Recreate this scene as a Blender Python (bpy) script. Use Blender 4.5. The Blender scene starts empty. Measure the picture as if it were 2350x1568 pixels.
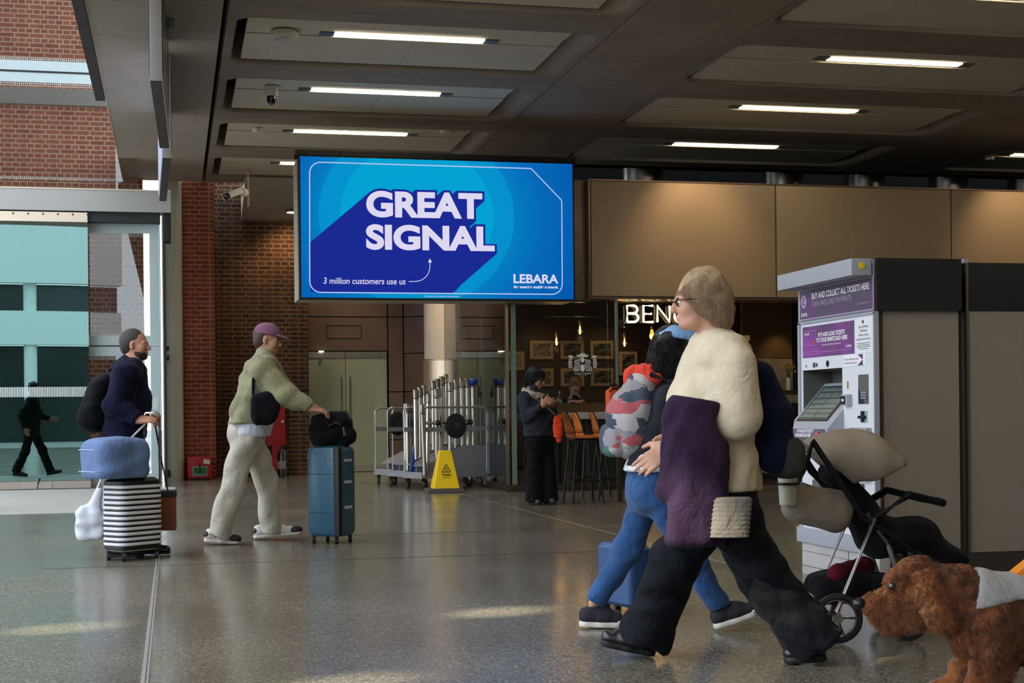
import bpy, bmesh, math, random
import numpy as np
from mathutils import Vector, Matrix, Euler
random.seed(7)
S = bpy.context.scene
COL = S.collection
# ---------------------------------------------------------------- camera
cd = bpy.data.cameras.new('camera'); cam = bpy.data.objects.new('camera', cd); COL.objects.link(cam)
cd.sensor_width = 36.0; cd.lens = 3396.3 * 36.0 / 2350.0; cd.shift_y = 0.0720; cd.clip_end = 300
cam.matrix_world = Matrix.Translation((0, 0, 1.05)) @ Matrix.Rotation(-0.225236, 4, 'Z') @ Matrix.Rotation(math.pi / 2, 4, 'X') @ Matrix.Rotation(-0.01046, 4, 'Z')
S.camera = cam
# ---------------------------------------------------------------- world: even overcast daylight
w = bpy.data.worlds.new('world'); S.world = w; w.use_nodes = True
bg = w.node_tree.nodes['Background']; bg.inputs[0].default_value = (0.80, 0.90, 1.0, 1); bg.inputs[1].default_value = 3.4
# ---------------------------------------------------------------- exposure
S.view_settings.view_transform = 'Standard'; S.view_settings.look = 'None'; S.view_settings.gamma = 1.0
S.view_settings.exposure = 0.0; S.view_settings.use_curve_mapping = False
S.cycles.max_bounces = 8; S.cycles.diffuse_bounces = 4; S.cycles.glossy_bounces = 4; S.cycles.transparent_max_bounces = 16
S.cycles.sample_clamp_indirect = 6.0; S.cycles.use_denoising = True
S.cycles.caustics_reflective = False; S.cycles.caustics_refractive = False

def lamp(name, kind, loc, aim, power, color, size=0.3, spot=None, blend=0.6):
    l = bpy.data.lights.new(name, kind); l.energy = power; l.color = color
    if kind == 'AREA': l.size = size
    else: l.shadow_soft_size = size
    if spot: l.spot_size = spot; l.spot_blend = blend
    o = bpy.data.objects.new(name, l); COL.objects.link(o); o.location = loc
    o.rotation_euler = (Vector(aim) - Vector(loc)).to_track_quat('-Z', 'Y').to_euler()
    return o
WARM = (1.0, 0.72, 0.42)
# warm spots set in the ceiling that wash the metal fascia above the cafe
for x in (7.25, 12.3):
    lamp('fascia_spot', 'SPOT', (x, 18.6, 5.02), (x, 19.8, 3.45), 100, WARM, 0.05, 1.25, 0.9)
# downlight in the sloping soffit over the old brick wall, lobby downlights by the frosted doors and on the column, a spot added for the trolleys
lamp('soffit_spot', 'SPOT', (2.08, 26.35, 4.66), (2.2, 26.9, 2.6), 75, (1, .66, .32), 0.06, 2.2, 0.8)
lamp('lobby_spot', 'SPOT', (3.0, 27.2, 4.6), (3.0, 28.1, 2.0), 190, (1, .72, .45), 0.06, 1.3, 0.7)
lamp('lobby_spot', 'SPOT', (4.3, 22.6, 4.3), (4.62, 24.55, 1.7), 300, (1, .78, .55), 0.06, 1.15, 0.7)
lamp('lobby_spot', 'SPOT', (3.6, 22.9, 4.85), (3.75, 21.6, .8), 150, (1, .84, .66), 0.06, 0.9, 0.8)  # added to brighten the trolleys and their posts
for x in (6.2, 7.4):
    lamp('picture_fill', 'SPOT', (x, 24.2, 2.65), (x, 25, 1.75), 9, (1, .66, .34), 0.04, 1.7, 0.8)  # fill spots added to lift the pictures on the dim back wall
# reflections of the sun off a facade across the street: small pools of light on the floor
for x, y, sx, p in ((-.54, 7.78, .05, 9), (1.7, 7.72, .05, 11), (.68, 5.85, .06, 9), (2.78, 5.87, .03, 5)):
    lamp('sun_glint', 'SPOT', (x - 5.5, y - 2.0, 4.4), (x, y, 0), p * 800, (1, .95, .72), 0.05, 0.066, 1.0)

# ---------------------------------------------------------------- helpers
def C(h):
    h = h.lstrip('#'); v = [int(h[i:i + 2], 16) / 255 for i in (0, 2, 4)]
    return tuple(((c + .055) / 1.055) ** 2.4 if c > .04045 else c / 12.92 for c in v) + (1,)
class NT:
    """terse node-tree building"""
    def __init__(s, name):
        s.m = bpy.data.materials.new(name); s.m.use_nodes = True; s.t = s.m.node_tree; s.b = s.t.nodes['Principled BSDF']
        s.out = s.t.nodes['Material Output']
    def n(s, kind, **kw):
        x = s.t.nodes.new('ShaderNode' + kind)
        for k, v in kw.items():
            if k[0] == '_': setattr(x, k[1:], v)
            else:
                key = int(k[1:]) if k[0] == 'i' and k[1:].isdigit() else k.replace('__', ' ')
                x.inputs[key].default_value = v
        return x
    def l(s, a, b): s.t.links.new(a, b)
    def coord(s, scale=(1, 1, 1), kind='Object', rot=(0, 0, 0)):
        c = s.n('TexCoord'); mp = s.n('Mapping', Scale=scale, Rotation=rot); s.l(c.outputs[kind], mp.inputs[0]); return mp.outputs[0]
    def ramp(s, fac, stops, interp='LINEAR'):
        r = s.n('ValToRGB'); e = r.color_ramp.elements; r.color_ramp.interpolation = interp
        while len(e) < len(stops): e.new(0.5)
        for k, (p, c) in enumerate(stops): e[k].position = p; e[k].color = c
        s.l(fac, r.inputs[0]); return r.outputs[0]
    def bump(s, h, strength=.2, dist=.01):
        b = s.n('Bump', Strength=strength, Distance=dist); s.l(h, b.inputs['Height']); s.l(b.outputs[0], s.b.inputs['Normal'])
MATS = {}
def mat(name, col, rough=.5, metal=0., spec=.5, var=.0, vscale=8., bump=0., bscale=None, coat=0., sheen=0., emit=None, alpha=1., aniso=(1, 1, 1)):
    if name in MATS: return MATS[name]
    t = NT(name); b = t.b
    c = C(col) if isinstance(col, str) else col
    b.inputs['Base Color'].default_value = c; b.inputs['Roughness'].default_value = rough; b.inputs['Metallic'].default_value = metal
    b.inputs['Specular IOR Level'].default_value = spec; b.inputs['Coat Weight'].default_value = coat; b.inputs['Sheen Weight'].default_value = sheen
    if emit: b.inputs['Emission Color'].default_value = c; b.inputs['Emission Strength'].default_value = emit
    if var:
        nz = t.n('TexNoise', Scale=vscale, Detail=5.); t.l(t.coord(aniso), nz.inputs['Vector'])
        d = lambda k: tuple(min(1, max(0, x * k)) for x in c[:3]) + (1,)
        t.l(t.ramp(nz.outputs['Fac'], [(.25, d(1 - var)), (.75, d(1 + var))]), b.inputs['Base Color'])
    if bump:
        nz2 = t.n('TexNoise', Scale=bscale or vscale * 4, Detail=4.); t.l(t.coord(aniso), nz2.inputs['Vector']); t.bump(nz2.outputs['Fac'], bump, .005)
    MATS[name] = t.m; return t.m
def emis(name, col, s):
    if name in MATS: return MATS[name]
    t = NT(name); e = t.n('Emission', Strength=s); e.inputs[0].default_value = C(col) if isinstance(col, str) else col
    t.l(e.outputs[0], t.out.inputs[0]); MATS[name] = t.m; return t.m
def glass(name, tint, refl=.12, rtint=(1, 1, 1, 1), rough=.0, fres=True):
    """thin pane: tinted see-through plus mirror reflection"""
    t = NT(name); a = t.n('BsdfTransparent'); a.inputs[0].default_value = tint
    g = t.n('BsdfGlossy', Roughness=rough); g.inputs[0].default_value = rtint
    mx = t.n('MixShader')
    if fres:
        lw = t.n('LayerWeight', Blend=.35); mm = t.n('Math', _operation='MULTIPLY_ADD', i1=.9, i2=refl); t.l(lw.outputs['Fresnel'], mm.inputs[0]); mm.use_clamp = True
        t.l(mm.outputs[0], mx.inputs[0])
    else: mx.inputs[0].default_value = refl
    t.l(a.outputs[0], mx.inputs[1]); t.l(g.outputs[0], mx.inputs[2]); t.l(mx.outputs[0], t.out.inputs[0])
    return t.m

def tag(o, label=None, cat=None, group=None, kind=None):
    if label: o['label'] = label
    if cat: o['category'] = cat
    if group: o['group'] = group
    if kind: o['kind'] = kind
    return o
def thing(name, label, cat, loc=(0, 0, 0), rz=0, group=None):
    o = bpy.data.objects.new(name, None); o.empty_display_size = .1; COL.objects.link(o)
    o.location = loc; o.rotation_euler = (0, 0, rz); return tag(o, label, cat, group)
def inv(o):
    return (Matrix.Translation(o.location) @ o.rotation_euler.to_matrix().to_4x4()).inverted()
def link(name, me, m, parent=None, world=True):
    o = bpy.data.objects.new(name, me); COL.objects.link(o)
    if m:
        me.materials.clear()
        for x in (m if isinstance(m, (list, tuple)) else [m]): me.materials.append(x)
    if parent is not None:
        r = parent
        while r.parent: r = r.parent
        if world and r.type == 'EMPTY': me.transform(inv(r))
        o.parent = parent
    return o
def copy_tree(o, parent=None):
    c = o.copy(); COL.objects.link(c); c.parent = parent
    for ch in list(o.children): copy_tree(ch, c)
    return c
def basis(d, up=(0, 0, 1)):
    d = Vector(d).normalized(); u = Vector(up)
    if abs(d.dot(u)) > .99: u = Vector((1, 0, 0))
    x = d.cross(u).normalized(); return x, x.cross(d).normalized(), d
class MB:
    """collects shapes into ONE mesh"""
    def __init__(s): s.bm = bmesh.new(); s.mi = 0
    def _f(s, vs):
        try: f = s.bm.faces.new(vs); f.material_index = s.mi; return f
        except ValueError: return None
    def box(s, c, size, bev=0., rot=None, seg=2):
        b = bmesh.new(); bmesh.ops.create_cube(b, size=1.0)
        for v in b.verts: v.co = Vector((v.co.x * size[0], v.co.y * size[1], v.co.z * size[2]))
        if bev: bmesh.ops.bevel(b, geom=b.edges[:], offset=min(bev, min(size) * .49), segments=seg, affect='EDGES', profile=.7)
        M = Matrix.Translation(c) @ (rot.to_4x4() if rot is not None else Matrix())
        mp = {v: s.bm.verts.new(M @ v.co) for v in b.verts}
        for f in b.faces: s._f([mp[v] for v in f.verts])
        b.free(); return s
    def bx(s, x0, x1, y0, y1, z0, z1, bev=0.):
        return s.box(((x0 + x1) / 2, (y0 + y1) / 2, (z0 + z1) / 2), (abs(x1 - x0), abs(y1 - y0), abs(z1 - z0)), bev)
    def cyl(s, a, b, r1, r2=None, n=20, caps=True):
        r2 = r1 if r2 is None else r2; a, b = Vector(a), Vector(b); x, y, d = basis(b - a)
        ra = [s.bm.verts.new(a + (x * math.cos(t) + y * math.sin(t)) * r1) for t in [2 * math.pi * k / n for k in range(n)]]
        rb = [s.bm.verts.new(b + (x * math.cos(t) + y * math.sin(t)) * r2) for t in [2 * math.pi * k / n for k in range(n)]]
        for k in range(n): s._f([ra[k], ra[(k + 1) % n], rb[(k + 1) % n], rb[k]])
        if caps: s._f(ra[::-1]); s._f(rb)
        return s
    def tube(s, pts, r, n=10, caps=True):
        pts = [Vector(p) for p in pts]; rs = r if isinstance(r, (list, tuple)) else [r] * len(pts); rings = []; px = None
        for i, p in enumerate(pts):
            t = (pts[min(i + 1, len(pts) - 1)] - pts[max(i - 1, 0)]).normalized()
            if px is None: x, y, _ = basis(t)
            else:
                x = (px - t * px.dot(t)).normalized(); y = t.cross(x)
            px = x
            rings.append([s.bm.verts.new(p + (x * math.cos(2 * math.pi * k / n) + y * math.sin(2 * math.pi * k / n)) * rs[i]) for k in range(n)])
        for A, B in zip(rings, rings[1:]):
            for k in range(n): s._f([A[k], A[(k + 1) % n], B[(k + 1) % n], B[k]])
        if caps: s._f(rings[0][::-1]); s._f(rings[-1])
        return s
    def lathe(s, prof, c=(0, 0, 0), axis=(0, 0, 1), n=28, caps=True):
        c = Vector(c); x, y, d = basis(axis); rings = []
        for r, h in prof: rings.append([s.bm.verts.new(c + d * h + (x * math.cos(2 * math.pi * k / n) + y * math.sin(2 * math.pi * k / n)) * max(r, 1e-4)) for k in range(n)])
        for A, B in zip(rings, rings[1:]):
            for k in range(n): s._f([A[k], A[(k + 1) % n], B[(k + 1) % n], B[k]])
        if caps: s._f(rings[0][::-1]); s._f(rings[-1])
        return s
    def prism(s, poly, o, u, v, depth):
        """polygon (list of 2-D points) in the plane o+u,v pushed along u x v by depth"""
        o, u, v = Vector(o), Vector(u), Vector(v); nrm = u.cross(v).normalized() * depth
        A = [s.bm.verts.new(o + u * a + v * b) for a, b in poly]; B = [s.bm.verts.new(x.co + nrm) for x in A]
        s._f(A[::-1]); s._f(B)
        for k in range(len(A)): s._f([A[k], A[(k + 1) % len(A)], B[(k + 1) % len(A)], B[k]])
        return s
    def quad(s, *p): s._f([s.bm.verts.new(Vector(q)) for q in p]); return s
    def ball(s, c, r, rot=None, n=20):
        b = bmesh.new(); bmesh.ops.create_uvsphere(b, u_segments=n, v_segments=max(8, n // 2), radius=1)
        R = r if isinstance(r, (list, tuple)) else (r, r, r); M = Matrix.Translation(c) @ (rot.to_4x4() if rot is not None else Matrix())
        mp = {v: s.bm.verts.new(M @ Vector((v.co.x * R[0], v.co.y * R[1], v.co.z * R[2]))) for v in b.verts}
        for f in b.faces: s._f([mp[v] for v in f.verts])
        b.free(); return s
    def build(s, name, m, parent=None, world=True, smooth=35):
        bmesh.ops.recalc_face_normals(s.bm, faces=s.bm.faces[:])
        me = bpy.data.meshes.new(name); s.bm.to_mesh(me); s.bm.free()
        if smooth:
            me.polygons.foreach_set('use_smooth', [True] * len(me.polygons)); me.set_sharp_from_angle(angle=math.radians(smooth))
        return link(name, me, m, parent, world)
def struct(o): o['kind'] = 'structure'; return o
def rrect(w, h, r, n=6):
    r = min(r, w / 2 - 1e-4, h / 2 - 1e-4); pts = []
    for cx, cy, a0 in ((w - r, h - r, 0), (r, h - r, 90), (r, r, 180), (w - r, r, 270)):
        for k in range(n + 1):
            a = math.radians(a0 + 90 * k / n); pts.append((cx + r * math.cos(a), cy + r * math.sin(a)))
    return pts
def text_mesh(body, size, bold=0., align='LEFT', spacing=1., extrude=0., xs=1., shear=0.):
    cu = bpy.data.curves.new('t', 'FONT'); cu.body = body; cu.size = size; cu.offset = bold; cu.align_x = align; cu.space_character = spacing; cu.extrude = extrude; cu.shear = shear
    o = bpy.data.objects.new('t', cu); COL.objects.link(o); dg = bpy.context.evaluated_depsgraph_get()
    me = bpy.data.meshes.new_from_object(o.evaluated_get(dg)); bpy.data.objects.remove(o); bpy.data.curves.remove(cu)
    if xs != 1.: me.transform(Matrix.Diagonal((xs, 1, 1, 1)))
    return me
def place_text(name, me, m, origin, u, v, parent=None):
    u, v = Vector(u).normalized(), Vector(v).normalized(); nrm = u.cross(v)
    M = Matrix((u, v, nrm)).transposed().to_4x4(); M.translation = Vector(origin); me.transform(M)
    return link(name, me, m, parent)
def text(name, body, size, m, origin, u, v, parent=None, fit=None, **kw):
    me = text_mesh(body, size, **kw)
    if fit:
        xs = [q.co.x for q in me.vertices]; wd = max(xs) - min(xs); k = fit / wd; x0 = min(xs)
        for q in me.vertices: q.co.x = (q.co.x - x0) * k
    return place_text(name, me, m, origin, u, v, parent)
# ---------------------------------------------------------------- materials of the setting
def brick_mat(name, c1, c2, mortar, w, h, squash=1., msize=.012, rough=.85, dark=0.):
    t = NT(name); co = t.n('TexCoord'); sp = t.n('SeparateXYZ'); cb = t.n('CombineXYZ'); t.l(co.outputs['Object'], sp.inputs[0])
    ad = t.n('Math', _operation='ADD'); t.l(sp.outputs[0], ad.inputs[0]); t.l(sp.outputs[1], ad.inputs[1])
    t.l(ad.outputs[0], cb.inputs[0]); t.l(sp.outputs[2], cb.inputs[1])
    nz = t.n('TexNoise', Scale=14., Detail=3.); t.l(cb.outputs[0], nz.inputs['Vector'])
    mx = t.n('VectorMath', _operation='SCALE'); mx.inputs['Scale'].default_value = .012 if dark else .003; t.l(nz.outputs['Color'], mx.inputs[0])
    av = t.n('VectorMath', _operation='ADD'); t.l(cb.outputs[0], av.inputs[0]); t.l(mx.outputs[0], av.inputs[1])
    b = t.n('TexBrick', Scale=1.0); b.inputs['Brick Width'].default_value = w; b.inputs['Row Height'].default_value = h
    b.inputs['Mortar Size'].default_value = msize; b.inputs['Mortar Smooth'].default_value = .3; b.inputs['Bias'].default_value = 0.; b.squash = squash; b.squash_frequency = 2; b.offset = .5
    b.inputs['Color1'].default_value = C(c1); b.inputs['Color2'].default_value = C(c2); b.inputs['Mortar'].default_value = C(mortar)
    t.l(av.outputs[0], b.inputs['Vector'])
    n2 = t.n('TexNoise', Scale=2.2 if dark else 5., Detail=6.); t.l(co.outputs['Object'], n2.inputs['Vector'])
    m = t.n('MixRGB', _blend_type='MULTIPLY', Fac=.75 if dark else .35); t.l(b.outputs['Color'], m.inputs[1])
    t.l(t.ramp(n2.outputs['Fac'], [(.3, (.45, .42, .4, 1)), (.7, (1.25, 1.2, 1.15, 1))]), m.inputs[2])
    t.l(m.outputs[0], t.b.inputs['Base Color']); t.b.inputs['Roughness'].default_value = rough
    iv = t.n('Math', _operation='SUBTRACT', i0=1.); t.l(b.outputs['Fac'], iv.inputs[1]); t.bump(iv.outputs[0], .5, .008); return t.m
M_brick = brick_mat('red_brick', '#a5543a', '#8b422c', '#c49a7e', .235, .079, .5)
M_pier = brick_mat('pier_brick', '#97452b', '#7f351f', '#a87a5e', .235, .0785, .7)
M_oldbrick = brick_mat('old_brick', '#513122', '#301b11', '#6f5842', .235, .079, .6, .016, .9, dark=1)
def concrete(name, c, var=.22, sx=(1, 1, 1)):
    t = NT(name); co = t.coord(sx); a = t.n('TexNoise', Scale=1.3, Detail=8., Roughness=.65); b2 = t.n('TexNoise', Scale=30., Detail=3.)
    t.l(co, a.inputs['Vector']); t.l(co, b2.inputs['Vector']); cc = C(c); d = lambda k: tuple(x * k for x in cc[:3]) + (1,)
    m = t.n('MixRGB', _blend_type='MULTIPLY', Fac=.4); t.l(t.ramp(a.outputs['Fac'], [(.25, d(1 - var)), (.55, d(1)), (.8, d(1 + var))]), m.inputs[1])
    t.l(t.ramp(b2.outputs['Fac'], [(.3, (.8, .8, .8, 1)), (.7, (1.1, 1.1, 1.1, 1))]), m.inputs[2]); t.l(m.outputs[0], t.b.inputs['Base Color'])
    t.b.inputs['Roughness'].default_value = .8; t.bump(b2.outputs['Fac'], .08, .004); return t.m
M_conc = concrete('ceiling_concrete', '#9b8e80', .28, (.5, 1.5, 1)); M_beam = concrete('beam_concrete', '#a39484', .25)
M_raft = concrete('raft_panel', '#dad2c0', .06); M_wing = concrete('wing_panel', '#b5ac9e', .10)
M_colconc = concrete('column_concrete', '#b9ab98', .12, (3, 3, .4)); M_palecol = concrete('pale_paint', '#c9c6b4', .05, (4, 4, .5))
def terrazzo():
    t = NT('terrazzo'); co = t.coord(); v = t.n('TexVoronoi', Scale=120.); n = t.n('TexNoise', Scale=200., Detail=2.); n2 = t.n('TexNoise', Scale=.7, Detail=5.)
    for x in (v, n, n2): t.l(co, x.inputs['Vector'])
    m = t.n('MixRGB', _blend_type='MULTIPLY', Fac=1.); t.l(t.ramp(v.outputs['Color'], [(.12, C('#4a453a')), (.45, C('#746d60')), (.7, C('#807a6c')), (.9, C('#9c9585'))]), m.inputs[1])
    t.l(t.ramp(n2.outputs['Fac'], [(.3, (.86, .85, .84, 1)), (.7, (1.08, 1.08, 1.08, 1))]), m.inputs[2])
    m2 = t.n('MixRGB', _blend_type='OVERLAY', Fac=.5); t.l(m.outputs[0], m2.inputs[1]); t.l(n.outputs['Fac'], m2.inputs[2]); t.l(m2.outputs[0], t.b.inputs['Base Color'])
    t.l(t.ramp(n2.outputs['Fac'], [(.3, (.16, .16, .16, 1)), (.7, (.25, .25, .25, 1))]), t.b.inputs['Roughness']); t.b.inputs['Specular IOR Level'].default_value = .55
    return t.m
M_floor = terrazzo(); M_slab = mat('granite_slab', '#b3aea8', .55, var=.12, vscale=60)
M_street = mat('street_paving', '#8d8b86', .8, var=.15, vscale=6)
M_steel = mat('brushed_steel', '#b8b0a6', .32, 1., var=.1, vscale=20, aniso=(1, 1, 14)); M_darksteel = mat('dark_steel', '#3b3530', .45, .6, var=.1)
M_bronze = mat('bronze_panel', '#80695a', .30, .75, var=.06, vscale=3); tn = M_bronze.node_tree.nodes.new('ShaderNodeTangent'); tn.direction_type = 'RADIAL'; tn.axis = 'Z'; M_bronze.node_tree.links.new(tn.outputs[0], M_bronze.node_tree.nodes['Principled BSDF'].inputs['Tangent']); M_bronze.node_tree.nodes['Principled BSDF'].inputs['Anisotropic'].default_value = .75; M_fascia = mat('fascia_panel', '#a38b6e', .5, .25, var=.04, vscale=2, bump=.04, bscale=300)
M_black = mat('black_paint', '#0b0a0a', .7); M_void = mat('dark_void', '#050505', .95, spec=.1); M_grey = mat('grey_metal', '#9a9a96', .45, .3, var=.04); M_midgrey = mat('mid_grey_metal', '#6f6f6e', .5, .3)
M_white = mat('white_paint', '#dedbd2', .6); M_cream = mat('cream_rail', '#e0cdb8', .5); M_chrome = mat('chrome', '#d8d4cc', .12, 1.)
M_gap = mat('joint_dark', '#141210', .9, spec=.1)  # flat near-black colour for joints and the backing behind panels
M_strip = emis('strip_light_glow', '#fff0d2', 22.)
M_glass = glass('clear_glass', (.86, .91, .9, 1), .03); M_facade = glass('facade_glass', (.88, .91, .90, 1), .02)
M_leaf = glass('green_door_glass', (.12, .30, .27, 1), .27, (.62, .98, .93, 1), .004)
def frit():
    t = NT('frit_glass'); a = t.n('BsdfDiffuse'); a.inputs[0].default_value = (.86, .96, .97, 1); b = t.n('BsdfTranslucent'); b.inputs[0].default_value = (.9, 1, 1, 1)
    m = t.n('MixShader', i0=.65); t.l(a.outputs[0], m.inputs[1]); t.l(b.outputs[0], m.inputs[2]); tr = t.n('BsdfTransparent'); tr.inputs[0].default_value = (.85, .93, .92, 1)
    m2 = t.n('MixShader', i0=.12); t.l(m.outputs[0], m2.inputs[1]); t.l(tr.outputs[0], m2.inputs[2]); t.l(m2.outputs[0], t.out.inputs[0]); return t.m
M_frit = frit(); M_decal = mat('white_decal', '#dfe6e4', .6)

# ---------------------------------------------------------------- floor
struct(MB().bx(-.9, 22, -12, 31, -.2, 0).build('floor', M_floor)); struct(MB().bx(-30, -.9, -12, 31, -.2, 0).build('floor_forecourt', M_floor))
struct(MB().bx(-30, .02, 17.36, 23.3, 0, .004).build('floor_threshold', M_slab))
struct(MB().bx(-.137, -.121, -12, 17.36, 0, .002).bx(-.115, -.107, -12, 17.36, 0, .002).build('trim_1', mat('joint_metal', '#b9bab8', .4, .6)))
struct(MB().bx(3.755, 3.762, -12, 19.6, 0, .0015).build('trim_2', mat('joint_strip', '#98907f', .4, .3)))
struct(MB().bx(.6, 4.4, 13.1, 13.108, 0, .001).bx(-.9, 4.4, 10.9, 10.906, 0, .001).build('trim_3', M_gap))

# ---------------------------------------------------------------- coffered concrete ceiling
ZC = 5.08
def coffer_bay(x0, x1, hx0, hx1, lips, hlen, yend, r=.22):
    m = MB(); bm = m.bm; up = .34
    ys = sorted(lips); cells = []
    for i, l in enumerate(ys):
        a = l - .45 if i == 0 else (ys[i - 1] + hlen + l) / 2
        b = (l + hlen + ys[i + 1]) / 2 if i + 1 < len(ys) else yend
        cells.append((a, b, l))
    for a, b, l in cells:
        pts = [(hx0 + p, l + q) for p, q in rrect(hx1 - hx0, hlen, r, 6)]; cor = [(x1, b), (x0, b), (x0, a), (x1, a)]; n = len(pts)
        lo = [bm.verts.new((p, q, ZC)) for p, q in pts]; cv = [bm.verts.new((p, q, ZC)) for p, q in cor]; cz = [bm.verts.new((p, q, ZC + up)) for p, q in cor]
        # flared lip then the wall of the recess
        cx, cy = (hx0 + hx1) / 2, l + hlen / 2; mid = [bm.verts.new((p - (.07 if p > cx else -.02), q - (.015 if q > cy else -.015), ZC + .03)) for p, q in pts]
        hi = [bm.verts.new((p - (.31 if p > cx else -.02), q, ZC + up)) for p, q in pts]
        for k in range(n):
            j = (k + 1) % n; ck, cj = cv[k // 7], cv[j // 7]
            if ck is cj: m._f([lo[k], lo[j], ck])
            else: m._f([lo[k], lo[j], cj, ck])
            m._f([lo[k], mid[k], mid[j], lo[j]]); m._f([mid[k], hi[k], hi[j], mid[j]])
        m._f(hi[::-1]); m._f(cz)
        for k in range(4): m._f([cv[k], cz[k], cz[(k + 1) % 4], cv[(k + 1) % 4]])
    return m
def raft(x0, x1, l, xm):
    """inset metal ceiling panel with the light channel"""
    m = MB(); z0, z1 = ZC + .045, ZC + .09
    m.bx(x0, xm - .003, l + .55 + .25, l + 1.92, z0, z1); m.bx(xm + .003, x1, l + .80, l + 1.92, z0, z1)
    m.bx(x0, xm - .003, l + .08, l + .44, z0, z1); m.bx(xm + .003, x1, l + .08, l + .44, z0, z1)
    m.bx(x0, x1, l + .45, l + .79, z0 + .012, z1 + .012)
    return struct(m.build('ceiling_panel', M_raft))
def strip(x0, x1, l, label):
    t = thing('strip_light', label, 'ceiling light', ((x0 + x1) / 2, l + .69, ZC + .05), 0, 'strip lights in the ceiling coffers')
    MB().bx(x0, x1, l + .64, l + .75, ZC + .040, ZC + .052).build('diffuser', M_strip, t)
    for a, b in ((x0 - .16, x0 - .005), (x1 + .005, x1 + .16)): MB().bx(a, b, l + .62, l + .77, ZC + .044, ZC + .056).build('end_cap', M_midgrey, t)
LL = [15.09 + 2.72 * k for k in range(-8, 4)]; RL = [15.22 + 2.715 * k for k in range(-8, 3)]
struct(coffer_bay(.575, 4.565, .66, 4.49, LL, 2.0, 25.75).build('ceiling', M_conc))
struct(coffer_bay(5.99, 10.83, 6.05, 10.82, RL, 1.86, 22.98).build('ceiling_right', M_conc))
struct(coffer_bay(12.47, 17.2, 12.55, 17.1, RL, 1.86, 22.98).build('ceiling_far_right', M_conc))
for x0, x1 in ((4.585, 5.97), (10.85, 12.45), (17.2, 22)):
    m = MB()
    ys = [-8] + [15.9 + 2.72 * k for k in range(-6, 3)] + [22.98]
    for a, b in zip(ys, ys[1:]): m.bx(x0, x1, a + .006, b - .006, ZC - .002, ZC + .4)
    struct(m.build('ceiling_beam', M_beam))
struct(MB().bx(.3, 22, -12, 25.7, ZC + .42, ZC + .5).build('ceiling_slab', M_void))
ord_ = {3: 'nearest', 2: 'second nearest', 1: 'third', 0: 'fourth'}
LLAB = {0: 'lit strip light in the coffer with the round white smoke detector, left of the beam', 1: 'lit strip light in the coffer that holds the dome camera', 2: 'lit strip light in the coffer just above the blue advertising screen', 3: 'lit strip light half hidden behind the top left of the advertising screen', -1: 'lit strip light in the left row just above the picture, nearest on that side'}
RLAB = {0: 'long lit strip light at the upper right, second from the top in the right row', 1: 'lit strip light third down in the right row above the metal fascia', 2: 'lowest lit strip light in the right row, just above the dark gap', -1: 'bright strip light cut by the top right corner of the photo'}
for k, l in enumerate(LL):
    raft(.79, 4.20, l, 2.6); kk = k - 8; strip(1.72, 3.34, l, LLAB.get(kk, 'strip light over the concourse behind the viewer, left row'))
for k, l in enumerate(RL):
    kk = k - 8; raft(6.17, 10.50, l + (-.02), 8.6); strip(7.42, 9.09, l - .08, RLAB.get(kk, 'strip light over the concourse behind the viewer, right row'))
    if kk >= 0:
        raft(12.65, 17.0, l, 14.8); strip(13.1, 14.8, l - .1, 'strip light at the right edge beyond the second beam' if kk == 2 else 'strip light beyond the second beam, outside the photo')
# flat canopy wing on the left, with joints, edge trim and the gap beside the coffers
m = MB(); ys = [14.72 + 1.335 * k for k in range(-20, 9)] + [25.72]
for a, b in zip(ys, ys[1:]): m.bx(-.77, .52, a + .005, b - .005, ZC, ZC + .25)
struct(m.build('ceiling_wing', M_wing)); struct(MB().bx(-.785, -.772, -12, 25.72, ZC - .006, ZC + .26).build('trim_4', M_cream))
struct(MB().bx(.51, .585, 25.6, 25.9, ZC - .002, ZC + .4).build('gap_block', M_beam)); struct(MB().bx(-.76, .575, -12, 25.7, ZC + .26, ZC + .42).build('ceiling_wing_back', M_void))  # first block is added to stop sky leaking in at the gap's end
struct(MB().bx(-.905, -.79, -12, 19.3, ZC - .02, ZC + .3).bx(-.93, -.91, -12, 19.3, ZC + .1, ZC + .3).build('trim_5', M_darksteel))
# ceiling devices
def disc(name, label, cat, x, y, r, h, mt=M_white, z=ZC + .045):
    t = thing(name, label, cat, (x, y, z)); MB().lathe([(r * .92, 0), (r, -.012), (r, -h * .6), (r * .86, -h * .92), (r * .5, -h), (.0, -h)], (x, y, z)).build('housing', mt, t); return t
t = disc('smoke_detector', 'large round white smoke detector in the top left coffer', 'smoke detector', 1.185, 15.75, .15, .085)
MB().lathe([(.10, 0), (.10, -.012), (.0, -.014)], (1.185, 15.75, ZC - .038)).build('sensor_ring', mat('pale_plastic', '#c9ccd2', .4), t)
t = thing('dome_camera', 'white dome security camera hanging under the second coffer', 'security camera', (1.22, 18.4, ZC + .045))
MB().lathe([(.085, 0), (.085, -.10), (.075, -.12), (0, -.12)], (1.22, 18.4, ZC + .045)).build('housing', M_white, t); MB().lathe([(.055, 0), (.055, -.05), (.045, -.085), (.02, -.105), (0, -.107)], (1.22, 18.4, ZC - .075)).build('dome', mat('black_dome', '#101114', .08, coat=1), t)
disc('smoke_detector', 'small white smoke detector in the coffer above the screen', 'smoke detector', 1.19, 21.05, .06, .07)
disc('smoke_detector', 'flat pale detector right of the strip light above the screen', 'smoke detector', 3.86, 20.83, .11, .03)
disc('smoke_detector', 'small white detector at far right beside the cut-off strip light', 'smoke detector', 12.8, 21.4, .07, .06, z=ZC + .04)
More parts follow.
